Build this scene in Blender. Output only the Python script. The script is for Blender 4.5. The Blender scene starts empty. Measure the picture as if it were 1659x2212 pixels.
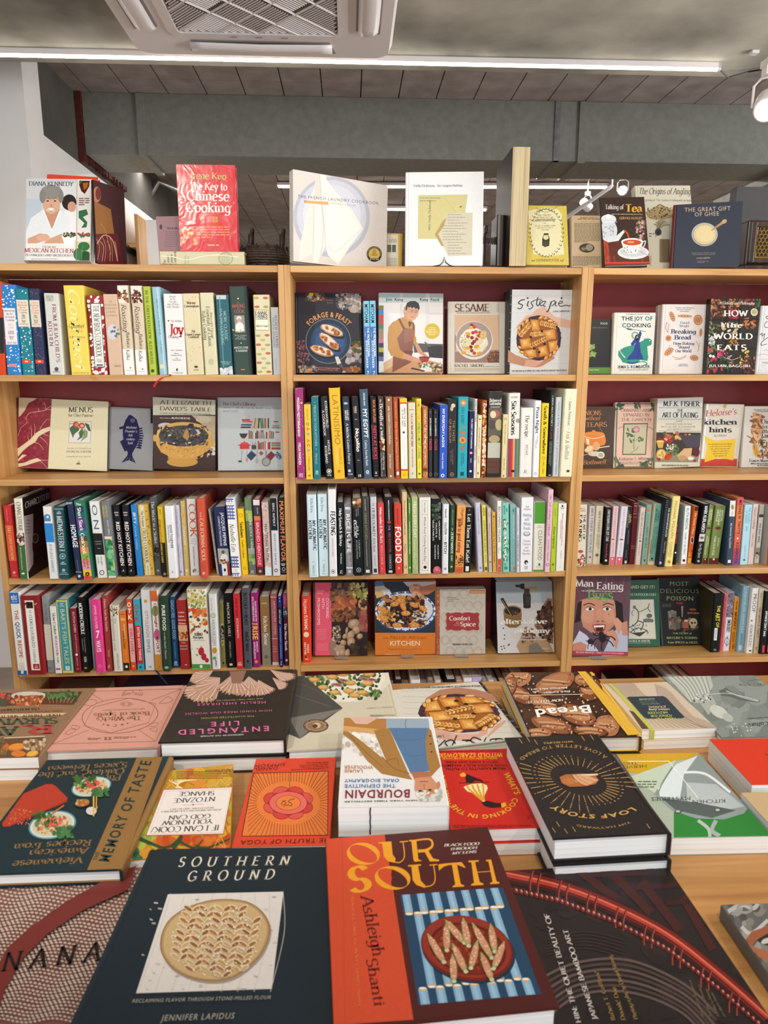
import bpy,math,random
from math import sin,cos,radians,pi,sqrt,atan2
from mathutils import Vector,Matrix
from mathutils.geometry import tessellate_polygon
random.seed(7)
scene=bpy.context.scene
COL=scene.collection
# ------------------------------------------------------------------ camera
F_PX,PITCH,YAW=1491.0,radians(11.54),radians(2.85)
CAM=Vector((0.189,-2.153,1.52))
cam_data=bpy.data.cameras.new('camera')
cam_data.sensor_fit='VERTICAL'
cam_data.sensor_height=24.0
cam_data.lens=F_PX/2212.0*24.0
cam_data.clip_start=0.02
cam_data.dof.use_dof=True
cam_data.dof.focus_distance=2.0
cam_data.dof.aperture_fstop=cam_data.lens/2.6
cam=bpy.data.objects.new('camera',cam_data)
COL.objects.link(cam)
FW=Vector((sin(YAW)*cos(PITCH),cos(YAW)*cos(PITCH),-sin(PITCH)))
RT=Vector((cos(YAW),-sin(YAW),0))
UP=RT.cross(FW)
cam.matrix_world=Matrix(((RT.x,UP.x,-FW.x,CAM.x),(RT.y,UP.y,-FW.y,CAM.y),(RT.z,UP.z,-FW.z,CAM.z),(0,0,0,1)))
scene.camera=cam
# ------------------------------------------------------------------ light
scene.view_settings.view_transform='Standard'
scene.view_settings.look='None'
scene.view_settings.exposure=-0.28
scene.view_settings.gamma=1.0
scene.view_settings.use_curve_mapping=False
world=bpy.data.worlds.new('daylight')
scene.world=world
world.use_nodes=True
wbg=world.node_tree.nodes['Background']
wbg.inputs[0].default_value=(0.86,0.93,1.0,1)
wbg.inputs[1].default_value=1.25
def area_light(name,loc,target,sx,sy,power,col):
 d=bpy.data.lights.new(name,'AREA')
 d.shape='RECTANGLE';d.size=sx;d.size_y=sy;d.energy=power;d.color=col
 o=bpy.data.objects.new(name,d);COL.objects.link(o)
 o.location=loc
 o.rotation_euler=(Vector(target)-Vector(loc)).to_track_quat('-Z','Y').to_euler()
 return o
def spot_light(name,loc,target,power,angle,col=(1,.93,.82),r=.03,blend=.35):
 d=bpy.data.lights.new(name,'SPOT')
 d.energy=power;d.spot_size=radians(angle);d.spot_blend=blend;d.color=col;d.shadow_soft_size=r
 o=bpy.data.objects.new(name,d);COL.objects.link(o)
 o.location=loc
 o.rotation_euler=(Vector(target)-Vector(loc)).to_track_quat('-Z','Y').to_euler()
 return o
# shop-window daylight from behind the viewer, ceiling fill added on the right, ceiling tubes, track spotlights
area_light('shop_window_daylight',(-.6,-5.2,1.7),(0.1,-1.0,2.5),4.5,2.6,62,(.93,.96,1))
area_light('side_ceiling_fill',(5.6,-1.2,1.5),(0,-.3,2.6),3.5,2.0,360,(.95,.97,1))  # added area light from the right that lifts the ceiling, no window there
area_light('ceiling_tube_light',(.2,-1.2,2.66),(.2,-1.2,0),4.0,.06,16,(1,.97,.92))
spot_light('track_spot_light',(1.75,-2.2,2.62),(.95,0,1.0),72,75)
spot_light('track_spot_light',(.55,-2.35,2.62),(.35,0,1.0),62,75)
spot_light('track_spot_light',(-.9,-2.2,2.62),(-.55,0,1.0),72,75)
area_light('room_tube_light',(1.0,3.1,2.9),(1.0,3.1,0),5.0,.1,60,(1,.96,.9))
area_light('room_tube_light',(1.0,6.0,2.9),(1.0,6.0,0),6.0,.1,90,(1,.96,.9))
# ------------------------------------------------------------------ pixel rays of the photograph (1659 x 2212)
def ray(px,py):
 return FW+RT*((px-829.5)/F_PX)+UP*((1106-py)/F_PX)
def onY(px,py,Y):
 d=ray(px,py);return CAM+d*((Y-CAM.y)/d.y)
def onZ(px,py,Z):
 d=ray(px,py);return CAM+d*((Z-CAM.z)/d.z)
def onX(px,py,X):
 d=ray(px,py);return CAM+d*((X-CAM.x)/d.x)
def onP(px,py,p,n):
 d=ray(px,py);return CAM+d*((p-CAM).dot(n)/d.dot(n))
CROP=dict(a=(0,340,620),b=(560,300,560),c=(1060,300,599),d=(0,590,320),e=(300,590,340),f=(0,830,640),g=(620,600,340),
h=(940,600,340),i=(1250,600,409),j=(625,825,320),k=(935,825,320),l=(1240,840,419),m=(0,1045,320),n=(310,1045,320),
o=(640,1040,300),p=(930,1040,310),r=(1230,1040,429),s=(0,1250,330),t=(310,1250,350),u=(630,1245,330),v=(930,1245,320),
w=(1220,1235,439),A=(0,1430,400),B=(330,1430,430),D=(740,1430,460),F=(1080,1430,579),H=(0,1600,560),J=(480,1540,520),
K=(940,1560,719),M=(0,1800,720),N=(650,1760,600),O=(1060,1800,599),Z=(0,0,1659))
def cp(k,x,y):
 c=CROP[k];s=c[2]/1659.0
 return c[0]+x*s,c[1]+y*s
# ------------------------------------------------------------------ colours and materials
def lin(h):
 if not isinstance(h,str):return h
 if len(h)==3:h=''.join(c*2 for c in h)
 r=[]
 for i in(0,2,4):
  c=int(h[i:i+2],16)/255.0
  r.append(c/12.92 if c<=.04045 else((c+.055)/1.055)**2.4)
 return(r[0],r[1],r[2],1.0)
def new_mat(name,rough=.5,metal=0.0,coat=0.0):
 m=bpy.data.materials.new(name);m.use_nodes=True
 nt=m.node_tree;b=nt.nodes['Principled BSDF']
 b.inputs['Roughness'].default_value=rough
 b.inputs['Metallic'].default_value=metal
 b.inputs['Coat Weight'].default_value=coat
 b.inputs['Coat Roughness'].default_value=.2
 return m,nt,b
def print_mat(name,rough,coat=0.0,bump=0.0,bscale=60):
 m,nt,b=new_mat(name,rough,0,coat)
 b.inputs['Specular IOR Level'].default_value=.22
 at=nt.nodes.new('ShaderNodeAttribute');at.attribute_name='Col'
 no=nt.nodes.new('ShaderNodeTexNoise');no.inputs['Scale'].default_value=220
 tc=nt.nodes.new('ShaderNodeTexCoord')
 nt.links.new(tc.outputs['Object'],no.inputs['Vector'])
 mr=nt.nodes.new('ShaderNodeMapRange')
 mr.inputs['To Min'].default_value=.93;mr.inputs['To Max'].default_value=1.07
 nt.links.new(no.outputs['Fac'],mr.inputs['Value'])
 mx=nt.nodes.new('ShaderNodeVectorMath');mx.operation='SCALE'
 nt.links.new(at.outputs['Color'],mx.inputs[0]);nt.links.new(mr.outputs['Result'],mx.inputs['Scale'])
 nt.links.new(mx.outputs['Vector'],b.inputs['Base Color'])
 if bump:
  n2=nt.nodes.new('ShaderNodeTexNoise');n2.inputs['Scale'].default_value=bscale;n2.inputs['Distortion'].default_value=1.5
  nt.links.new(tc.outputs['Object'],n2.inputs['Vector'])
  bp=nt.nodes.new('ShaderNodeBump');bp.inputs['Strength'].default_value=bump;bp.inputs['Distance'].default_value=.004
  nt.links.new(n2.outputs['Fac'],bp.inputs['Height'])
  nt.links.new(bp.outputs['Normal'],b.inputs['Normal']);nt.links.new(bp.outputs['Normal'],b.inputs['Coat Normal'])
 return m
def noise_mat(name,c1,c2,scale=6,rough=.6,metal=0,bump=0,detail=6,stretch=(1,1,1),coat=0,lo=.3,hi=.7):
 m,nt,b=new_mat(name,rough,metal,coat)
 tc=nt.nodes.new('ShaderNodeTexCoord');mp=nt.nodes.new('ShaderNodeMapping')
 mp.inputs['Scale'].default_value=stretch
 no=nt.nodes.new('ShaderNodeTexNoise');no.inputs['Scale'].default_value=scale;no.inputs['Detail'].default_value=detail
 cr=nt.nodes.new('ShaderNodeValToRGB')
 cr.color_ramp.elements[0].position=lo;cr.color_ramp.elements[0].color=lin(c1)
 cr.color_ramp.elements[1].position=hi;cr.color_ramp.elements[1].color=lin(c2)
 nt.links.new(tc.outputs['Object'],mp.inputs[0]);nt.links.new(mp.outputs[0],no.inputs['Vector'])
 nt.links.new(no.outputs['Fac'],cr.inputs[0]);nt.links.new(cr.outputs[0],b.inputs['Base Color'])
 if bump:
  bp=nt.nodes.new('ShaderNodeBump');bp.inputs['Strength'].default_value=bump;bp.inputs['Distance'].default_value=.01
  nt.links.new(no.outputs['Fac'],bp.inputs['Height']);nt.links.new(bp.outputs['Normal'],b.inputs['Normal'])
 return m
def wood_mat(name,c1,c2,c3,axis,rough=.42,scale=1.0):
 """long-grain wood: noise stretched along the grain axis, with fine pores"""
 m,nt,b=new_mat(name,rough)
 tc=nt.nodes.new('ShaderNodeTexCoord');mp=nt.nodes.new('ShaderNodeMapping')
 s=[14*scale]*3;s[axis]=.8*scale
 mp.inputs['Scale'].default_value=s
 no=nt.nodes.new('ShaderNodeTexNoise');no.inputs['Scale'].default_value=3;no.inputs['Detail'].default_value=7;no.inputs['Distortion'].default_value=.8
 cr=nt.nodes.new('ShaderNodeValToRGB');e=cr.color_ramp.elements
 e[0].position=.3;e[0].color=lin(c1);e[1].position=.72;e[1].color=lin(c3)
 k=e.new(.5);k.color=lin(c2)
 nt.links.new(tc.outputs['Object'],mp.inputs[0]);nt.links.new(mp.outputs[0],no.inputs['Vector'])
 nt.links.new(no.outputs['Fac'],cr.inputs[0]);nt.links.new(cr.outputs[0],b.inputs['Base Color'])
 return m
M={}
M['matte']=print_mat('printed_matte_paper',.55)
M['satin']=print_mat('printed_satin_cover',.38)
M['gloss']=print_mat('printed_gloss_laminate',.4,.08)
M['film']=print_mat('cover_under_clear_film',.35,.3,.3,16)
M['wrap']=print_mat('cover_in_crinkled_wrap',.34,.6,.5,15)
M['cloth']=print_mat('bookcloth',.8,0,.25,900)
M['oakx']=wood_mat('oak_shelf_edge','b08048','c4945a','d4a86e',0)
M['oakz']=wood_mat('oak_upright','ab7d45','c29258','d2a56a',2)
M['oaky']=wood_mat('oak_board','a9743c','c08c4e','cf9d60',0)
M['table']=wood_mat('oak_table_top','9c6c38','ae7d46','bd8e58',0,.4,1.2)
M['darkwood']=wood_mat('dark_walnut','1e110c','33201a','463027',2,.3)
M['red']=noise_mat('red_painted_back','771415','821a1a',20,.5)
M['concrete']=noise_mat('raw_concrete','747267','c6c3b4',1.9,.85,0,.5,12,lo=.36,hi=.64)
M['concrete_dark']=noise_mat('dark_stained_concrete','3f3c37','5e5a52',3,.9,0,.4,9)
M['duct']=noise_mat('painted_duct_metal','75766e','84847a',30,.5,.15,0,8)
M['tile']=noise_mat('cement_fibre_tile','857b74','a0968f',9,.9,0,.3,10)
M['whitewall']=noise_mat('white_wall_paint','ebe7e2','f2efea',4,.7)
M['whiteplastic']=noise_mat('white_plastic','e3dcd9','ebe4e1',3,.35)
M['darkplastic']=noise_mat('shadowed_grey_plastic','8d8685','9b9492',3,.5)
M['floor']=noise_mat('polished_concrete_floor','8f7c6c','a99584',3,.4,0,.05,8)
M['steel']=noise_mat('galvanised_steel','8b8d8c','aeb0ae',40,.35,.8)
M['black']=noise_mat('black_metal','141414','1c1c1c',10,.4,.3)
M['blackpaint']=noise_mat('dark_grey_panel','3c3a39','474443',5,.6)
M['cmu']=noise_mat('grey_block_wall','6f6d66','86847c',4,.9,0,.3)
M['redseal']=noise_mat('red_sealant','4a1511','5c1c16',20,.8)
M['gold']=noise_mat('brass_grille','a58a45','b99d57',20,.35,.6)
M['wicker']=noise_mat('dark_wicker','1a0f0a','3a261a',60,.55,0,.5)
def emit_mat(name,col,s):
 m,nt,b=new_mat(name)
 b.inputs['Base Color'].default_value=lin(col)
 b.inputs['Emission Color'].default_value=lin(col);b.inputs['Emission Strength'].default_value=s
 return m
M['led']=emit_mat('led_diffuser','fff6ea',24)
M['lamp']=emit_mat('lamp_lens','fff3df',14)
def glass_mat():
 m,nt,b=new_mat('clear_acrylic',.05)
 b.inputs['Base Color'].default_value=(.93,.95,.95,1)
 b.inputs['Transmission Weight'].default_value=.95;b.inputs['IOR'].default_value=1.3
 return m
M['acrylic']=glass_mat()
def page_mat(name,c1,c2):
 m,nt,b=new_mat(name,.75)
 tc=nt.nodes.new('ShaderNodeTexCoord');mp=nt.nodes.new('ShaderNodeMapping');mp.inputs['Scale'].default_value=(900,3,3)
 no=nt.nodes.new('ShaderNodeTexNoise');no.inputs['Scale'].default_value=1;no.inputs['Detail'].default_value=3
 cr=nt.nodes.new('ShaderNodeValToRGB');e=cr.color_ramp.elements
 e[0].position=.32;e[0].color=lin(c1);e[1].position=.6;e[1].color=lin(c2)
 nt.links.new(tc.outputs['Object'],mp.inputs[0]);nt.links.new(mp.outputs[0],no.inputs['Vector'])
 nt.links.new(no.outputs['Fac'],cr.inputs[0]);nt.links.new(cr.outputs[0],b.inputs['Base Color'])
 return m
M['page']=page_mat('page_edges','bdb8b0','e6e3dd')
M['pagec']=page_mat('cream_page_edges','8f7c58','d0bf98')
M['pagew']=page_mat('white_page_edges','dfe2e4','f6f7f7')
# ------------------------------------------------------------------ mesh helpers
class MB:
 """collects coloured polygons; build() links them as one mesh object"""
 def __init__(s):s.v=[];s.f=[];s.c=[];s.m=[]
 def add(s,vs,fs,col=None,mi=0):
  o=len(s.v);s.v+=[tuple(v)for v in vs]
  for f in fs:s.f.append([i+o for i in f]);s.c.append(col);s.m.append(mi)
 def box(s,x0,y0,z0,x1,y1,z1,col=None,mi=0):
  s.add([(x0,y0,z0),(x1,y0,z0),(x1,y1,z0),(x0,y1,z0),(x0,y0,z1),(x1,y0,z1),(x1,y1,z1),(x0,y1,z1)],
  [(3,2,1,0),(4,5,6,7),(0,1,5,4),(1,2,6,5),(2,3,7,6),(3,0,4,7)],col,mi)
 def prism(s,prof,z0,z1,col=None,mi=0):
  n=len(prof)
  vs=[(x,y,z0)for x,y in prof]+[(x,y,z1)for x,y in prof]
  s.add(vs,[(i,(i+1)%n,n+(i+1)%n,n+i)for i in range(n)],col,mi)
  tri=tessellate_polygon([[Vector((x,y,0))for x,y in prof]])
  s.add(vs[:n],[t[::-1]for t in tri],col,mi);s.add(vs[n:],[tuple(t)for t in tri],col,mi)
 def tube(s,pts,r,n=8,col=None,mi=0,closed=False):
  rs=r if isinstance(r,(list,tuple))else[r]*len(pts)
  pts=[Vector(p)for p in pts];N=len(pts);vs=[]
  for i,p in enumerate(pts):
   t=(pts[(i+1)%N]-pts[i-1])if closed else(pts[min(i+1,N-1)]-pts[max(i-1,0)])
   t.normalize();a=Vector((0,0,1))if abs(t.z)<.9 else Vector((1,0,0))
   u=t.cross(a).normalized();w=t.cross(u)
   for k in range(n):vs.append(p+(u*cos(2*pi*k/n)+w*sin(2*pi*k/n))*rs[i])
  fs=[]
  for i in range(N if closed else N-1):
   j=(i+1)%N
   for k in range(n):fs.append((i*n+k,i*n+(k+1)%n,j*n+(k+1)%n,j*n+k))
  if not closed:fs+=[tuple(range(n))[::-1],tuple(range((N-1)*n,N*n))]
  s.add(vs,fs,col,mi)
 def build(s,name,mats,parent=None,mat=None,bevel=0,smooth=False):
  me=bpy.data.meshes.new(name);me.from_pydata(s.v,[],s.f)
  if not isinstance(mats,(list,tuple)):mats=[mats]
  for mt in mats:me.materials.append(M[mt]if isinstance(mt,str)else mt)
  if any(s.m):me.polygons.foreach_set('material_index',s.m)
  if any(c is not None for c in s.c):
   at=me.color_attributes.new('Col','FLOAT_COLOR','CORNER');buf=[]
   for f,c in zip(s.f,s.c):buf+=list(lin(c or '888'))*len(f)
   at.data.foreach_set('color',buf)
  if smooth:me.polygons.foreach_set('use_smooth',[True]*len(s.f))
  me.update()
  o=bpy.data.objects.new(name,me);COL.objects.link(o)
  if parent:o.parent=parent
  if mat is not None:o.matrix_basis=mat
  if bevel:
   b=o.modifiers.new('edge','BEVEL');b.width=bevel;b.segments=2;b.limit_method='ANGLE'
  return o
def empty(name,mat=None,loc=None):
 o=bpy.data.objects.new(name,None);o.empty_display_size=.05;COL.objects.link(o)
 if mat is not None:o.matrix_basis=mat
 if loc is not None:o.location=loc
 return o
def tag(o,label,cat,group=None,kind=None):
 o['label']=label;o['category']=cat
 if group:o['group']=group
 if kind:o['kind']=kind
 return o
def struct(o,label=None,cat=None):
 o['kind']='structure'
 if label:o['label']=label;o['category']=cat
 return o
# ------------------------------------------------------------------ lettering
SERIF={
'A':(.74,'0,0 .36,1 .72,0|.13,.36 .6,.36'),'B':(.64,'.1,0 .1,1|.1,1 @.32,.76,.22,.24,90,-90 .1,.52|.1,.52 @.34,.26,.26,.26,90,-90 .1,0'),
'C':(.76,'@.42,.5,.38,.52,45,315'),'D':(.8,'.1,0 .1,1|.1,1 @.34,.5,.4,.5,90,-90 .1,0'),'E':(.62,'.1,0 .1,1|.1,.98 .56,.98|.1,.52 .46,.52|.1,.02 .58,.02'),
'F':(.58,'.1,0 .1,1|.1,.98 .55,.98|.1,.52 .44,.52'),'G':(.82,'@.42,.5,.38,.52,45,330|.74,.4 .74,.1|.5,.42 .82,.42'),'H':(.82,'.1,0 .1,1|.7,0 .7,1|.1,.5 .7,.5'),
'I':(.3,'.15,0 .15,1'),'J':(.42,'.3,1 @.12,.1,.18,.28,0,-110'),'K':(.74,'.1,0 .1,1|.66,1 .12,.45|.26,.6 .68,0'),'L':(.6,'.1,0 .1,1|.1,.02 .56,.02'),
'M':(.96,'.1,0 .14,1 .47,.05 .8,1 .86,0'),'N':(.82,'.1,0 .1,1 .7,0 .7,1'),'O':(.86,'@.43,.5,.4,.52,0,360'),'P':(.6,'.1,0 .1,1|.1,1 @.3,.74,.25,.26,90,-90 .1,.48'),
'Q':(.86,'@.43,.5,.4,.52,0,360|.45,.15 .8,-.15'),'R':(.7,'.1,0 .1,1|.1,1 @.3,.74,.25,.26,90,-90 .1,.48|.3,.48 .66,0'),'S':(.56,'@.28,.75,.21,.27,30,270 @.28,.24,.23,.26,90,-150'),
'T':(.7,'.35,0 .35,1|.02,.98 .68,.98'),'U':(.8,'.1,1 @.4,.3,.3,.32,180,360 .7,1'),'V':(.72,'0,1 .36,0 .72,1'),'W':(1.04,'0,1 .27,0 .52,.9 .77,0 1.04,1'),
'X':(.72,'.02,1 .7,0|.7,1 .02,0'),'Y':(.7,'0,1 .35,.48 .7,1|.35,.48 .35,0'),'Z':(.66,'.04,.98 .62,.98 .04,.02 .64,.02'),
'a':(.5,'.4,.02 .4,.42 @.24,.44,.16,.22,0,150|.4,.38 @.22,.18,.18,.18,90,300 .4,.12'),'b':(.56,'.1,0 .1,1.04|@.3,.32,.22,.34,0,360'),'c':(.5,'@.28,.32,.23,.34,50,315'),
'd':(.58,'.48,0 .48,1.04|@.27,.32,.22,.34,0,360'),'e':(.52,'.06,.36 .48,.36 @.27,.32,.22,.34,8,315'),'f':(.36,'.16,0 .16,.8 @.3,.82,.14,.22,180,50|.02,.64 .32,.64'),
'g':(.54,'@.27,.34,.2,.32,0,360|.47,.64 .47,-.05 @.25,-.08,.22,.24,0,-150'),'h':(.58,'.1,0 .1,1.04|.1,.45 @.29,.42,.18,.24,150,0 .47,0'),'i':(.26,'.13,0 .13,.66|.13,.84 .13,.97'),
'j':(.28,'.17,.66 .17,-.1 @.03,-.1,.14,.2,0,-90|.17,.84 .17,.97'),'k':(.54,'.1,0 .1,1.04|.46,.66 .1,.28|.22,.38 .5,0'),'l':(.26,'.13,0 .13,1.04'),
'm':(.88,'.1,0 .1,.66|.1,.45 @.27,.42,.16,.24,150,0 .43,0|.43,.45 @.6,.42,.16,.24,150,0 .76,0'),'n':(.58,'.1,0 .1,.66|.1,.45 @.29,.42,.18,.24,150,0 .47,0'),'o':(.56,'@.28,.32,.23,.34,0,360'),
'p':(.56,'.1,-.3 .1,.66|@.3,.32,.22,.34,0,360'),'q':(.56,'.46,-.3 .46,.66|@.26,.32,.22,.34,0,360'),'r':(.4,'.1,0 .1,.66|.1,.42 @.26,.46,.14,.2,170,50'),
's':(.44,'@.22,.49,.15,.17,30,270 @.22,.17,.16,.17,90,-150'),'t':(.34,'.15,.9 .15,.15 @.27,.14,.12,.14,180,300|.02,.64 .3,.64'),'u':(.58,'.1,.66 .1,.2 @.28,.2,.18,.2,180,340 .47,.3|.47,.66 .47,0'),
'v':(.52,'0,.66 .26,0 .52,.66'),'w':(.78,'0,.66 .2,0 .39,.6 .58,0 .78,.66'),'x':(.5,'.02,.66 .48,0|.48,.66 .02,0'),'y':(.52,'0,.66 .27,.02|.52,.66 .2,-.3'),'z':(.46,'.04,.64 .42,.64 .04,.02 .44,.02'),
'0':(.6,'@.3,.5,.24,.52,0,360'),'1':(.36,'.08,.8 .2,1 .2,0'),'2':(.56,'@.28,.74,.22,.26,160,-30 .06,.02 .52,.02'),'7':(.54,'.04,.98 .5,.98 .18,0'),'8':(.56,'@.28,.75,.2,.25,0,360|@.28,.25,.23,.26,0,360'),
'&':(.8,'.74,.5 @.32,.22,.28,.24,0,-180 .48,.62 @.34,.8,.15,.18,-20,200 .72,0'),'!':(.26,'.13,.3 .13,1|.13,0 .13,.13'),'.':(.24,'.12,0 .12,.12'),',':(.24,'.12,.1 .06,-.14'),"'":(.2,'.1,.78 .1,1'),'-':(.36,'.04,.34 .32,.34'),':':(.24,'.12,0 .12,.12|.12,.5 .12,.62'),
}
def path_pts(sp):
 out=[]
 for tk in sp.split():
  if tk[0]=='@':
   cx,cy,rx,ry,a0,a1=map(float,tk[1:].split(','))
   n=max(4,int(abs(a1-a0)/20))
   out+=[(cx+rx*cos(radians(a0+(a1-a0)*i/n)),cy+ry*sin(radians(a0+(a1-a0)*i/n)))for i in range(n+1)]
  else:out.append(tuple(map(float,tk.split(','))))
 return out
def stroke(pts,wfun):
 """a flat ribbon along pts with width from the direction"""
 n=len(pts);vs=[];fs=[]
 closed=abs(pts[0][0]-pts[-1][0])+abs(pts[0][1]-pts[-1][1])<1e-6
 for i in range(n):
  if closed and i in(0,n-1):a,b=pts[-2],pts[1]
  else:a,b=pts[max(i-1,0)],pts[min(i+1,n-1)]
  dx,dy=b[0]-a[0],b[1]-a[1];l=math.hypot(dx,dy)or 1
  w=wfun(dx/l,dy/l)/2
  vs+=[(pts[i][0]-dy/l*w,pts[i][1]+dx/l*w),(pts[i][0]+dy/l*w,pts[i][1]-dx/l*w)]
 for i in range(n-1):fs.append((2*i,2*i+1,2*i+3,2*i+2))
 return vs,fs
GL={}
fcu=bpy.data.curves.new('letters','FONT');fcu.resolution_u=2
fob=bpy.data.objects.new('letters',fcu);COL.objects.link(fob)   # only used to read letter outlines, removed at the end
def sans_raw(txt,off):
 fcu.body=txt;fcu.offset=off
 dg=bpy.context.evaluated_depsgraph_get();dg.update()
 me=bpy.data.meshes.new_from_object(fob.evaluated_get(dg))
 vs=[(v.co.x,v.co.y)for v in me.vertices];fs=[tuple(p.vertices)for p in me.polygons]
 bpy.data.meshes.remove(me)
 return vs,fs
def width(vs):return max(v[0]for v in vs)-min(v[0]for v in vs)
_h=sans_raw('H',0)[0];CAPH=max(v[1]for v in _h);WHH=width(sans_raw('HH',0)[0])
def glyph(ch,st):
 k=(ch,st)
 if k in GL:return GL[k]
 if st in 'RWID' and ch in SERIF:
  adv,sp=SERIF[ch]
  tk,tn={'R':(.155,.06),'W':(.21,.075),'I':(.13,.055),'D':(.2,.13)}[st]
  wf=lambda dx,dy:tn+(tk-tn)*min(1,abs(dx*.25-dy*.97))**1.3
  V,Fc=[],[]
  for sub in sp.split('|'):
   pts=path_pts(sub)
   runs=[pts]
   if '@' not in sub:runs=[pts[i:i+2]for i in range(len(pts)-1)]
   for rn in runs:
    v,f=stroke(rn,wf);o=len(V);V+=v;Fc+=[tuple(i+o for i in q)for q in f]
   if st!='D' and len(pts)>1:
    toks=sub.split()
    for e,(i,j)in enumerate(((0,1),(-1,-2))):
     if toks[i][0]=='@':continue
     x,y=pts[i];dx,dy=pts[j][0]-x,pts[j][1]-y;l=math.hypot(dx,dy)
     if l>.25 and abs(dy)/l>.45 and min(abs(y),abs(y-1),abs(y-.66),abs(y-1.04),abs(y+.3))<.03:
      hw=wf(dx/l,dy/l)/2+.075;th=tn*1.1;y0=y if dy>0 else y-th
      o=len(V);V+=[(x-hw,y0),(x+hw,y0),(x+hw,y0+th),(x-hw,y0+th)];Fc.append((o,o+1,o+2,o+3))
  if st=='I':V=[(x+y*.22,y)for x,y in V]
  r=(V,Fc,adv+.06)
 else:
  off=.022 if st in 'BWD' else 0
  if ch==' ':r=([],[],.36)
  else:
   v,f=sans_raw(ch,off)
   adv=(width(sans_raw('H'+ch+'H',0)[0])-WHH)/CAPH
   x0=0
   r=([((x-x0)/CAPH,y/CAPH)for x,y in v],f,adv+(.05 if off else 0))
  if st=='I':r=([(x+y*.22,y)for x,y in r[0]],r[1],r[2])
 GL[k]=r
 return r
def layout(txt,st,track=0):
 x=0;out=[]
 for ch in txt:
  v,f,a=glyph(ch,st)
  out.append((v,f,x,a));x+=a+track
 return out,max(x-track,.01)
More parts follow.
